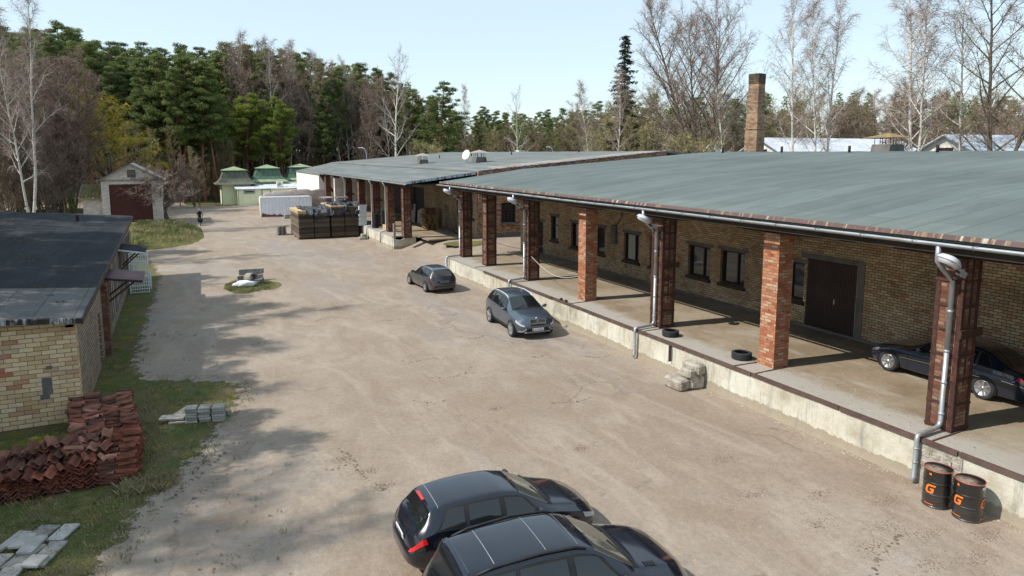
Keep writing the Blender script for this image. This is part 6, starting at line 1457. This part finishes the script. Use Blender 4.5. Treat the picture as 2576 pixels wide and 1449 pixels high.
m_ = MB(); m_.add([(-.22, -.25, .38), (.22, -.25, .38), (.18, .35, .34), (-.18, .35, .34), (-.34, -.42, .72), (.34, -.42, .72), (.30, .58, .70), (-.30, .58, .70)], [(3, 2, 1, 0), (0, 1, 5, 4), (1, 2, 6, 5), (2, 3, 7, 6), (3, 0, 4, 7)]); o = m_.build('tray', 'black', WBr); md = o.modifiers.new('th', 'SOLIDIFY'); md.thickness = .02
for sd in (1, -1): MB().tube([(sd*.28, -.75, .83), (sd*.26, -.35, .62), (sd*.16, .2, .32), (sd*.05, .62, .20)], .018, 6).build('handle', 'galv_dull', WBr); MB().tube([(sd*.22, -.2, .5), (sd*.24, -.28, .02)], .016, 6).build('leg', 'galv_dull', WBr)
MB().lathe([(.10, -.04), (.19, -.045), (.20, 0), (.19, .045), (.10, .04)], 24, Matrix.Translation((0, .62, .20)) @ Matrix.Rotation(R(90), 4, 'Y'), closed=True).build('wheel', 'rubber', WBr)

# ------------------------------------------------------------ trees
def vecdir(az, el): return Vector((math.cos(az)*math.cos(el), math.sin(az)*math.cos(el), math.sin(el)))
class Tree:
    def __init__(s, seed): s.r = random.Random(seed); s.w = MB(); s.t = MB(); s.tips = []
    def stem(s, p, d, L, r0, r1, n, wig=.06, up=0.0, sides=5):
        pts = [p.copy()]; d = d.normalized(); st = L/n; dirs = [d.copy()]
        for i in range(n):
            d = (d+Vector((s.r.gauss(0, wig), s.r.gauss(0, wig), s.r.gauss(0, wig*.6)+up))).normalized(); pts.append(pts[-1]+d*st); dirs.append(d.copy())
        s.w.tube(pts, [r0+(r1-r0)*i/n for i in range(n+1)], sides, cap=False); return pts, dirs
    def twig(s, p, d, L, w_):
        d = d.normalized(); x = d.cross(Vector((s.r.gauss(0, 1), s.r.gauss(0, 1), s.r.gauss(0, 1)))).normalized(); q = p+d*L
        m = p+d*L*.5+Vector((s.r.gauss(0, 1), s.r.gauss(0, 1), s.r.gauss(0, 1)))*L*.08
        s.t.v += [tuple(p-x*w_), tuple(p+x*w_), tuple(m+x*w_*.8), tuple(m-x*w_*.8), tuple(q)]; b = len(s.t.v)-5; s.t.f += [(b, b+1, b+2, b+3), (b+3, b+2, b+4)]; s.t.sm += [False, False]
    def leaf(s, p, nrm, sz, asp=.5):
        x = nrm.cross(Vector((s.r.gauss(0, 1), s.r.gauss(0, 1), s.r.gauss(0, 1)))).normalized(); y = nrm.cross(x).normalized()*asp
        b = len(s.t.v); s.t.v += [tuple(p-x*sz), tuple(p-y*sz), tuple(p+x*sz), tuple(p+y*sz)]; s.t.f += [(b, b+1, b+2, b+3)]; s.t.sm += [False]
def bare(seed, H, r0, spread, first=.3, n1=26, n2=8, n3=9, tw=.012, tl=.8, up=.75, droop=.25, stems=1, lean=0, catkin=0):
    T = Tree(seed); R_ = T.r
    for si in range(stems):
        az = R_.uniform(0, 6.28); le = lean if stems == 1 else lean+.12
        Hs = H*(1 if si == 0 else R_.uniform(.82, .96)); d0 = Vector((math.cos(az)*le, math.sin(az)*le, 1))
        tp, td = T.stem(Vector((.15*si, .1*si, 0)), d0, Hs*1.02, r0*(1 if si == 0 else .8), .02, 14, .035, .02, 7)
        for k in range(n1):
            t = first+(.97-first)*(k/n1)**.9; i = min(int(t*14), 13); p = tp[i]+(tp[i+1]-tp[i])*(t*14-i)
            a = k*2.4+R_.gauss(0, .4); L = spread*(1.15-t)**.75*R_.uniform(.7, 1.15)*(.62+.38*math.sin(min(1, (t-first)/.25)*1.57)); el = up*(.6+.55*t)+R_.gauss(0, .12)
            n_ = 6; bp, bd = T.stem(p, vecdir(a, el), L, r0*.40*(1.1-t)+.015, .008, n_, .10, .03, 4)
            for q in range(n2):
                u = .25+.75*(q+R_.random())/n2; j = min(int(u*n_), n_-1); pp = bp[j]+(bp[j+1]-bp[j])*(u*n_-j); dd = (bd[j]+Vector((R_.gauss(0, .55), R_.gauss(0, .55), R_.gauss(.12, .35)))).normalized()
                l2 = L*(.22+.25*R_.random())*(1.25-u*.5); m_ = 3; cp, cd_ = T.stem(pp, dd, l2, .012+.004*(L/4), .004, m_, .16, .0, 3)
                for z in range(n3):
                    v = (z+R_.random())/n3; j2 = min(int(v*m_), m_-1); p3 = cp[j2]+(cp[j2+1]-cp[j2])*(v*m_-j2)
                    d3 = cd_[j2]*.7+Vector((R_.gauss(0, .6), R_.gauss(0, .6), R_.gauss(0, .5)-droop)); T.twig(p3, d3, tl*R_.uniform(.5, 1.3), tw)
                    if catkin and R_.random() < catkin: T.leaf(p3+d3*tl*.5, Vector((R_.gauss(0, 1), R_.gauss(0, 1), R_.gauss(0, 1))), .07, .6)
    return T
def pine(seed, H, r0, cr, base=.5, n=34, leafn=95, sz=.17, flat=.55, round_=False, cl=1.0):
    T = Tree(seed); R_ = T.r
    tp, td = T.stem(Vector((0, 0, 0)), Vector((R_.gauss(0, .02), R_.gauss(0, .02), 1)), H*.97, r0, .04, 12, .02, .02, 7)
    for k in range(8):   # dead stubs on the bare trunk
        t = R_.uniform(.2, base); i = int(t*12); T.stem(tp[i], vecdir(R_.uniform(0, 6.3), R_.uniform(-.2, .3)), R_.uniform(.5, 1.8), .03, .008, 2, .1, 0, 3)
    for k in range(n):
        t = base+(1-base)*(k+.5)/n; i = min(int(t*12), 11); p = tp[i]+(tp[i+1]-tp[i])*(t*12-i); u = (t-base)/(1-base)
        prof = (math.sin(math.pi*min(1, .18+u*.86))**.7 if round_ else (1-u)**.6*(.45+.55*min(1, u/.25))); L = max(.35, cr*prof*R_.uniform(.65, 1.15)); a = k*2.4+R_.gauss(0, .5)
        bp, bd = T.stem(p, vecdir(a, R_.uniform(.05, .45)+.3*u), L, .06*(1.2-u)+.015, .012, 4, .12, .03, 4)
        nc = max(1, int(L/cl+.5))
        for c in range(nc):
            v = 1-c*(.75/max(1, nc)); j = min(int(v*4), 3); ce = bp[j]+(bp[j+1]-bp[j])*min(1, v*4-j)+Vector((R_.gauss(0, .25), R_.gauss(0, .25), R_.gauss(.1, .2)))
            rr = cl*R_.uniform(.65, 1.1)*(.8+.3*(1-u))
            for q in range(leafn):
                o_ = Vector((R_.gauss(0, 1), R_.gauss(0, 1), R_.gauss(0, 1))).normalized(); rad = R_.random()**.45; pp = ce+Vector((o_.x*rr*rad, o_.y*rr*rad, o_.z*rr*rad*flat)); T.leaf(pp, (o_+Vector((R_.gauss(0, .5), R_.gauss(0, .5), .7+R_.gauss(0, .5)))).normalized(), sz*R_.uniform(.6, 1.3), .38)
    return T
def spruce(seed, H, r0, cr, n=70, leafn=70, base=.08, sz=.16):
    T = Tree(seed); R_ = T.r; tp, td = T.stem(Vector((0, 0, 0)), Vector((0, 0, 1)), H, r0, .02, 10, .008, 0, 6)
    for k in range(n):
        t = base+(1-base)*(k/n); i = min(int(t*10), 9); p = tp[i]+(tp[i+1]-tp[i])*(t*10-i); L = cr*(1-t)**.8*R_.uniform(.6, 1.15)+.2; a = k*2.4+R_.gauss(0, .3)
        bp, bd = T.stem(p, vecdir(a, R_.uniform(-.25, .15)), L, .04, .01, 3, .06, -.02, 3)
        for q in range(int(leafn*(.3+L/cr))):
            v = R_.random()**.8; j = min(int(v*3), 2); pp = bp[j]+(bp[j+1]-bp[j])*(v*3-j)+Vector((R_.gauss(0, .22), R_.gauss(0, .22), -abs(R_.gauss(0, .18)))); T.leaf(pp, Vector((R_.gauss(0, .6), R_.gauss(0, .6), 1)).normalized(), sz*R_.uniform(.6, 1.3), .4)
    return T
MESH = {}
def proto(key, T, trunk_mat, crown_mat):
    t = T.w.build('trunk', trunk_mat); c = T.t.build('crown', crown_mat)
    for o in (t, c): col.objects.unlink(o)
    MESH[key] = (t.data, c.data, t, c)
    bpy.data.objects.remove(t); bpy.data.objects.remove(c)
NAMES = {}
def plant(key, name, x, y, H, H0, lab, cat, group=None, rz=None, wide=1.0, trunk='trunk', crown='crown', z=0):
    tm_, cm_ = MESH[key][:2]; k = H/H0; o = empty(name, (x, y, z), rnd.uniform(0, 6.28) if rz is None else rz, lab, cat, group); o.scale = (k*wide, k*wide, k)
    a = bpy.data.objects.new(trunk, tm_); link(a, o); b = bpy.data.objects.new(crown, cm_); link(b, o); return o
proto('birchA', bare(1, 25, .20, 6.2, .28, 30, 8, 13, .011, 1.0, .95, .45), 'birch_bark', 'twig_pale')
proto('birchB', bare(2, 25, .19, 5.6, .25, 30, 8, 13, .011, 1.0, 1.0, .5, 2, .04), 'birch_bark', 'twig_pale')
proto('birchC', bare(3, 22, .17, 4.6, .35, 26, 7, 12, .014, 1.0, .9, .5), 'birch_bark', 'twig_purple')
proto('birchD', bare(13, 22, .26, 7.5, .12, 24, 8, 8, .012, .8, .85, .1, 1), 'birch_bark', 'twig_pale')
proto('bareA', bare(4, 20, .24, 6.5, .15, 30, 8, 12, .013, .8, .8, .05, 2, .08), 'bark', 'twig_brown')
proto('bareB', bare(5, 18, .18, 5.0, .12, 26, 8, 12, .014, .8, .75, .05, 3, .12), 'bark', 'twig_purple')
proto('bareC', bare(6, 19, .17, 4.4, .18, 28, 8, 11, .014, .8, .8, .1, 1), 'bark', 'twig_olive')
proto('poplar', bare(7, 28, .42, 12.5, .20, 34, 13, 14, .014, .9, .85, -.05, 3, .16, catkin=.4), 'bark', 'twig_pale')
proto('shrub', bare(8, 6, .07, 2.8, .05, 20, 7, 9, .010, .5, .7, .0, 4, .25), 'bark', 'twig_olive')
proto('apple', bare(9, 6, .16, 4.6, .26, 26, 10, 12, .012, .5, .30, .05, 2, .28), 'bark', 'twig_pale')
proto('willow', bare(10, 16, .3, 7.0, .22, 26, 9, 14, .016, 1.1, .7, .95, 2, .12), 'bark', 'willow')
proto('pineA', pine(21, 24, .24, 4.0, .36, 64, 190, .135, .5), 'pine_bark', 'pine_green')
proto('pineB', pine(22, 24, .22, 3.8, .44, 54, 190, .135, .5), 'pine_bark', 'pine_green')
proto('pineC', pine(23, 24, .23, 3.9, .28, 66, 180, .135, .5), 'pine_bark', 'pine_bluish')
proto('pineD', pine(24, 20, .30, 5.6, .34, 64, 200, .13, .42, True, 1.15), 'pine_bark', 'pine_bright')
proto('pineE', pine(25, 22, .32, 4.8, .28, 60, 180, .135, .45, True, 1.1), 'pine_bark', 'pine_green')
proto('spruceA', spruce(31, 24, .22, 3.6, 110, 130, .08, .20), 'bark', 'spruce_green')
proto('spruceB', spruce(32, 7, .12, 2.6, 50, 80, .05, .12), 'bark', 'pine_bluish')
proto('bushG', spruce(33, 3, .05, 1.2, 30, 50, .05, .09), 'bark', 'young_green')
def at(px, d): return polar(px, d)
def put(key, name, px, d, yt, H0, lab, cat, group=None, wide=1.0, rz=None): X_, Y_ = at(px, d); return plant(key, name, X_, Y_, topz_(yt, d), H0, lab, cat, group, rz, wide)
# single trees one can pick out
put('birchB', 'birch_tree', 74, 66, -50, 25, 'tall white twin trunked birch at the left, behind the dark roofed shed', 'tree', rz=1.0, wide=.8)
put('willow', 'willow_tree', 292, 100, 232, 16, 'yellow willow with drooping shoots behind the white brick garage', 'tree', wide=1.3)
put('apple', 'fruit_tree', 420, 80, 425, 6, 'bare crooked fruit tree on the mound in front of the garage', 'tree', wide=1.1, rz=.6)
put('shrub', 'bare_tree', 552, 119, 345, 6, 'round bare olive tree left of the green roofed pavilion', 'tree', wide=.62, rz=0)
put('bareC', 'bare_tree', 560, 126, 318, 19, 'thin bare tree directly behind the round olive tree', 'tree', wide=.7)
put('bushG', 'young_spruce', 494, 121, 478, 3, 'small yellow green conifer at the road bend left of the pavilion', 'tree')
put('pineD', 'pine_tree', 622, 127, 238, 20, 'broad bright green pine behind the first green roof', 'tree'); put('pineD', 'pine_tree', 716, 128, 246, 20, 'narrower bright green pine right of the broad one', 'tree', wide=.7)
put('birchC', 'birch_tree', 668, 128, 300, 22, 'white birch trunk between the first and second green roofs', 'tree', wide=.5)
put('birchD', 'birch_tree', 996, 120, 150, 22, 'big bare white birch standing free above the far roof', 'tree', rz=2.1, wide=.95)
put('pineE', 'pine_tree', 1100, 126, 204, 22, 'dark rounded pine at the end of the left forest edge', 'tree', wide=1.0)
put('birchC', 'birch_tree', 1168, 150, 222, 22, 'thin pale birch just right of the dark rounded pine', 'tree', wide=.6)
put('birchD', 'birch_tree', 1303, 140, 240, 22, 'small pale birch in front of the distant pines at the centre', 'tree', wide=.8, rz=.5)
put('shrub', 'bare_bush', 1085, 118, 358, 6, 'reddish bare bush behind the left roof vent', 'bush', wide=.9)
put('spruceA', 'spruce_tree', 1568, 95, 96, 24, 'dark narrow spruce left of the huge bare tree', 'tree', wide=1.1)
put('birchC', 'birch_tree', 1548, 88, 180, 22, 'slim birch right in front of the dark spruce', 'tree', wide=.8, rz=1.5); put('birchC', 'birch_tree', 1480, 92, 215, 22, 'leaning pale birch left of the dark spruce', 'tree', wide=.9, rz=3)
put('poplar', 'bare_tree', 1768, 90, 5, 28, 'huge spreading bare tree left of the brick chimney', 'tree', wide=.95, rz=.4)
put('birchC', 'birch_tree', 1815, 84, 160, 22, 'thin birch directly left of the brick chimney', 'tree', wide=.8)
put('birchA', 'birch_tree', 1992, 78, -60, 25, 'tall white birch just right of the brick chimney', 'tree', wide=.8, rz=2.0); put('birchB', 'birch_tree', 2058, 75, -80, 25, 'forked birch second to the right of the chimney', 'tree', wide=.8, rz=.2)
put('birchB', 'birch_tree', 2300, 72, -130, 25, 'large forked birch right of the big roof vent', 'tree', wide=1.05, rz=1.2); put('birchA', 'birch_tree', 2420, 76, -60, 25, 'birch between the large forked birch and the dark stemmed tree', 'tree', wide=.9, rz=4.0)
put('bareA', 'bare_tree', 2492, 70, -90, 20, 'dark stemmed bare tree near the right edge of the photo', 'tree', wide=.9, rz=2.2); put('birchA', 'birch_tree', 2580, 78, -80, 25, 'birch cut by the right edge of the photo', 'tree', wide=.9, rz=.2)
put('bareB', 'bare_tree', 2230, 84, 215, 18, 'low bare tree just behind the big roof vent', 'tree', wide=1.0)
put('spruceB', 'young_spruce', 180, 84, 470, 7, 'dark bushy spruce left of the garage annex', 'tree')
# left forest: rows of pines, with bare trees mixed in
def skyl(px): return lin([(-200, 80), (0, 95), (100, 72), (230, 80), (270, 105), (350, 118), (440, 128), (560, 112), (620, 100), (700, 118), (760, 122), (860, 145), (960, 165), (1040, 195), (1090, 215), (1170, 290), (1240, 262), (1320, 275), (1500, 262), (1600, 255)], px)
def where(px):
    for lim, t in ((60, 'at the left frame edge'), (200, 'behind the twin trunked birch'), (330, 'behind the garage'), (480, 'right of the garage'), (600, 'behind the round olive tree'), (760, 'behind the bright green pines'), (920, 'above the far roof end'), (1060, 'around the big white birch'), (1200, 'beside the dark rounded pine'), (1350, 'around the small central birch'), (1520, 'left of the dark spruce'), (1700, 'below the huge bare tree'), (1900, 'around the brick chimney'), (2150, 'behind the birches near the chimney'), (2350, 'behind the large forked birch')):
        if px < lim: return t
    return 'near the right frame edge'
fr = random.Random(11)
def forest(n, pxa, pxb, da, db, keys, dy, name, lab, group, conv=1.3, wide=(.85, 1.15)):
    for i in range(n):
        px = pxa+(pxb-pxa)*(i+fr.random())/n; d = fr.uniform(da, db); yt = skyl(px)+fr.uniform(*dy); key, H0 = fr.choice(keys)
        put(key, name, px, d, yt, H0, lab % where(px), 'tree', group % where(px), wide=fr.uniform(*wide))
PN = [('pineA', 24), ('pineB', 24), ('pineC', 24)]
forest(44, 90, 560, 112, 124, PN, (12, 70), 'pine_tree', 'dark green pine in the front row %s', 'front pines %s')
forest(30, -60, 620, 123, 140, PN, (-12, 30), 'pine_tree', 'tall dark green pine in the second row %s', 'second row pines %s')
forest(44, 560, 1080, 134, 150, PN, (10, 90), 'pine_tree', 'green pine with reddish trunk %s', 'forest pines %s')
forest(18, 560, 1120, 152, 170, PN, (0, 45), 'pine_tree', 'pine top at the back %s', 'back pines %s')
forest(28, 560, 1080, 132, 142, [('birchC', 22), ('bareB', 18), ('birchA', 25)], (-15, 60), 'birch_tree', 'bare birch with purplish twigs %s', 'forest birches %s', wide=(.6, .85))
forest(22, -60, 190, 74, 98, [('bareA', 20), ('bareB', 18), ('bareB', 18)], (45, 190), 'bare_tree', 'bare brown thicket tree %s', 'thicket trees %s')
forest(9, 240, 520, 96, 112, [('bareC', 19), ('bareB', 18)], (190, 290), 'bare_tree', 'low bare tree under the pines %s', 'low bare trees %s')
forest(24, 1150, 1540, 150, 190, PN, (-6, 40), 'pine_tree', 'distant green pine %s', 'distant pines %s')
forest(12, 1150, 1560, 140, 160, [('bareC', 19), ('bareA', 20)], (25, 70), 'bare_tree', 'bare olive brown tree %s', 'distant bare trees %s')
forest(44, 1460, 2640, 100, 135, [('bareA', 20), ('bareB', 18), ('bareC', 19)], (-45, 60), 'bare_tree', 'bare leafless background tree %s', 'background bare trees %s', wide=(1.0, 1.35))
forest(20, 1480, 2640, 118, 150, PN+[('pineC', 24)], (-15, 45), 'pine_tree', 'green background pine %s', 'background pines %s', wide=(1.0, 1.4))
forest(12, 1450, 1960, 84, 98, [('shrub', 6), ('bareC', 19)], (40, 100), 'bare_tree', 'low olive bare tree behind the near roof %s', 'shrubs behind the near roof %s', wide=(.9, 1.3))
# trees beyond the left side of the yard, which shade it
for i, (xx, yy, k, H0, H_) in enumerate([(-13.2, 19.6, 'pineE', 22, 15), (-13, 27.5, 'pineE', 22, 17), (-12.8, 22.5, 'pineE', 22, 16), (-14, 33, 'pineE', 22, 19), (-15, 39.5, 'pineD', 20, 20), (-16, 45, 'bareA', 20, 19), (-23, 12, 'birchA', 25, 26), (-26, 17, 'birchB', 25, 28), (-21, 19.5, 'birchA', 25, 25), (-25, 24, 'birchB', 25, 27), (-18, 50, 'pineA', 24, 20), (-19, 57, 'bareA', 20, 22), (-22, 63, 'pineB', 24, 24), (-24, 8, 'birchB', 25, 26), (-20, 15, 'birchC', 22, 22), (-24, 70, 'birchA', 25, 23), (-18, 36, 'birchB', 25, 24), (-17.5, 30, 'birchA', 25, 23), (-27, 20.5, 'birchA', 25, 27)]):
    plant(k, 'yard_tree', xx, yy, H_, H0, 'shade tree beyond the left side of the yard, number %s' % (['one', 'two', 'three', 'four', 'five', 'six', 'seven', 'eight', 'nine', 'ten', 'eleven', 'twelve', 'thirteen', 'fourteen', 'fifteen', 'sixteen', 'seventeen', 'eighteen', 'nineteen', 'twenty', 'twenty one', 'twenty two'][i]), 'tree', 'trees beside the yard')

# far wood behind the named trees: one mass
def woods():
    q = random.Random(77); T1_, T2_, T3_ = MB(), Tree(5), Tree(6)
    for i in range(330):
        px = q.uniform(-120, 2700); d = q.uniform(160, 260) if px < 1150 or px > 1560 else q.uniform(195, 300); X_, Y_ = at(px, d); yt = skyl(px)+q.uniform(12, 70) if px < 1600 else q.uniform(235, 300); H_ = max(10, topz_(yt, d)); base = Vector((X_, Y_, 0))
        T1_.tube([base, base+Vector((q.gauss(0, .3), q.gauss(0, .3), H_*.9))], [.20, .06], 5, cap=False); pn = q.random() < .7; T = T2_ if pn else T3_
        for k in range(420):
            u = q.random()**.8 if pn else q.random(); zz = H_*(.35+.65*u) if pn else H_*(.12+.88*u); rr = 3.6*(1-u*.8)*q.random()**.5*1.2; a = q.uniform(0, 6.28); p = base+Vector((rr*math.cos(a), rr*math.sin(a), zz)); n_ = Vector((q.gauss(0, 1), q.gauss(0, 1), 1.0 if pn else q.gauss(0, 1))).normalized()
            if pn: T.leaf(p, n_, .48*q.uniform(.6, 1.3), .45)
            else: T.twig(p, Vector((q.gauss(0, .5), q.gauss(0, .5), .6)), 1.6, .035)
    tag(T1_.build('far_wood_trunks', 'bark'), kind='stuff'); tag(T2_.t.build('far_wood_pines', 'pine_green'), kind='stuff'); tag(T3_.t.build('far_wood_twigs', 'twig_brown'), kind='stuff')
    U = Tree(8)
    for i in range(9000):
        px = q.uniform(-100, 2650); d = q.uniform(100, 150) if px < 1100 else q.uniform(96, 140)
        if 380 < px < 800 and d < 124: continue
        if px < 240 and d < 108 and q.random() < .5: continue
        X_, Y_ = at(px, d); 
        if inside_b(X_, Y_): continue
        for k in range(4): U.twig(Vector((X_+q.gauss(0, .5), Y_+q.gauss(0, .5), 0)), Vector((q.gauss(0, .35), q.gauss(0, .35), 1)), q.uniform(.8, 3.6), .022)
    for i in range(5000):
        px = q.uniform(400, 2650); d = q.uniform(150, 210); X_, Y_ = at(px, d); hh_ = q.uniform(2, 9)
        for k in range(4): U.twig(Vector((X_+q.gauss(0, 1), Y_+q.gauss(0, 1), 0)), Vector((q.gauss(0, .25), q.gauss(0, .25), 1)), hh_*q.uniform(.5, 1), .07)
    D_ = Tree(12)
    for i in range(7000):
        px = q.uniform(-150, 1600); d = q.uniform(152, 215); X_, Y_ = at(px, d); hh_ = q.uniform(4, 15)
        for k in range(4): D_.twig(Vector((X_+q.gauss(0, 1), Y_+q.gauss(0, 1), 0)), Vector((q.gauss(0, .12), q.gauss(0, .12), 1)), hh_*q.uniform(.5, 1), .10)
    tag(D_.t.build('far_thicket', 'bark'), kind='stuff')
    tag(U.t.build('undergrowth', 'twig_olive'), kind='stuff')
def inside_b(x, y): return (16 < x < 60 and 51 < y < 114) or (16 < x < 58 and y < 46) or (5 < x < 24 and y < 126)
woods()

# ------------------------------------------------------------ grass, leaves, stones
gr_ = random.Random(5)
YP = [Vector((a, b)) for a, b in YARD]
def inside(x, y, P=YARD):
    c = False; n = len(P); j = n-1
    for i in range(n):
        if (P[i][1] > y) != (P[j][1] > y) and x < (P[j][0]-P[i][0])*(y-P[i][1])/(P[j][1]-P[i][1])+P[i][0]: c = not c
        j = i
    return c
def blades(mb, x, y, n, h, sp, z=0):
    for i in range(n):
        a = gr_.uniform(0, 6.28); px_, py_ = x+gr_.gauss(0, sp), y+gr_.gauss(0, sp); hh = h*gr_.uniform(.5, 1.3); dx, dy = math.cos(a)*hh*gr_.uniform(.2, .9), math.sin(a)*hh*gr_.uniform(.2, .9); w_ = .008+.004*gr_.random(); b = len(mb.v)
        mb.v += [(px_-dy/hh*w_, py_+dx/hh*w_, z), (px_+dy/hh*w_, py_-dx/hh*w_, z), (px_+dx*.5, py_+dy*.5, z+hh*.75), (px_+dx, py_+dy, z+hh)]; mb.f += [(b, b+1, b+2), (b, b+2, b+3)]; mb.sm += [False, False]
g1, g2 = MB(), MB()
for i in range(5200):
    x_ = gr_.uniform(-6.5, 2.2); y_ = gr_.uniform(12.5, 34) if i % 3 else gr_.uniform(12.5, 20)
    if x_ < -2.9 and y_ > 23.4: continue
    if inside(x_, y_) and gr_.random() > .04: continue
    if -7 < x_ < -1.4 and 18.4 < y_ < 25.8 and not x_ > -1.3: continue
    d_ = noise.noise(Vector((x_*.8, y_*.8, 8)))
    if d_ < -.05 and gr_.random() < .75: continue
    if gr_.random() < .30+max(0, noise.noise(Vector((x_*.5, y_*.5, 20))))*.9: blades(g2, x_, y_, 6, .10, .06)
    else: blades(g1, x_, y_, 8, .07 if y_ > 20 else .085, .06)
for i in range(500):
    a = gr_.uniform(0, 6.28); r_ = gr_.random()**.5; blades(g1 if gr_.random() < .6 else g2, 3.55+1.4*r_*math.cos(a), 43.8+2.3*r_*math.sin(a), 6, .12, .06)
for i in range(2200):
    x_, y_ = gr_.uniform(-4, 1.4), gr_.uniform(65.5, 87); u_ = (x_+4.5)/6.4; v_ = (y_-76)/11.6
    if abs(u_)**3+abs(v_)**3 < .8: blades(g1 if noise.noise(Vector((x_*.7, y_*.5, 3))) > 0 else g2, x_, y_, 3, .30, .25, .85*((1-abs(u_)**3-abs(v_)**3)**.7)*(.55+.45*min(1, max(0, (y_-62)/14)))-.05)
for i in range(140): blades(g2, gr_.uniform(-1.35, -.9), gr_.uniform(19.5, 25.5), 3, .16, .07)
for i in range(160): blades(g2, gr_.uniform(-1.6, -.5)*1.0, gr_.uniform(17.6, 18.3), 6, .2, .08)
tag(g1.build('grass', 'grass'), kind='stuff'); tag(g2.build('dry_grass', 'grass_dry'), kind='stuff')
st_, lf = MB(), MB()
def pebble(mb, x, y, s__, z=0):
    b = len(mb.v); a = gr_.random()*3; c_, q_ = math.cos(a)*s__, math.sin(a)*s__; mb.v += [(x+c_, y+q_, z), (x-q_, y+c_*.8, z), (x-c_, y-q_, z), (x+q_*.9, y-c_, z), (x, y, z+s__*.7)]; mb.f += [(b, b+1, b+4), (b+1, b+2, b+4), (b+2, b+3, b+4), (b+3, b, b+4)]; mb.sm += [False]*4
for i in range(2600): x_, y_ = gr_.uniform(-2, 15.8), 7+gr_.random()**1.6*40; pebble(st_, x_, y_, gr_.choice((.008, .010, .014, .02)))
for i in range(700): y_ = gr_.uniform(4, 43); pebble(st_, 15.85-abs(gr_.gauss(0, .12)), y_, gr_.uniform(.01, .04))
for i in range(420): pebble(st_, 16.2+abs(gr_.gauss(0, .9)), gr_.uniform(8.5, 16.5), gr_.uniform(.008, .03), PZ+.004)
for cx, cy in ((12.3, 8.5), (13.4, 8.9), (13.8, 8.3), (12.9, 7.6), (14.4, 9.6), (12.1, 9.6), (13.2, 10.5), (11.8, 11.2), (14.9, 7.7), (13.9, 7.3), (12.5, 13.0), (9.5, 15.2), (8.6, 18.9), (3.5, 17.3), (3.9, 16.4), (4.1, 15.4)):
    for i in range(130): b = len(lf.v); x_, y_ = cx+gr_.gauss(0, .16)*(1+abs(gr_.gauss(0, .8))), cy+gr_.gauss(0, .12); s__ = gr_.uniform(.006, .014); a = gr_.random()*3; lf.v += [(x_+s__*math.cos(a+k*1.57), y_+s__*math.sin(a+k*1.57), .006+.012*(k % 2)) for k in range(4)]; lf.f += [(b, b+1, b+2, b+3)]; lf.sm += [False]
for i in range(2500):
    x_, y_ = gr_.uniform(-5.5, 1.5), gr_.uniform(12.5, 28)
    if inside(x_, y_) and gr_.random() < .9: continue
    b = len(lf.v); s__ = gr_.uniform(.012, .035); a = gr_.random()*3; lf.v += [(x_+s__*math.cos(a+k*1.57), y_+s__*math.sin(a+k*1.57), .012+.02*(k % 2)) for k in range(4)]; lf.f += [(b, b+1, b+2, b+3)]; lf.sm += [False]
tag(st_.build('gravel', 'stone'), kind='stuff'); tag(lf.build('fallen_leaves', 'dead_leaf'), kind='stuff')
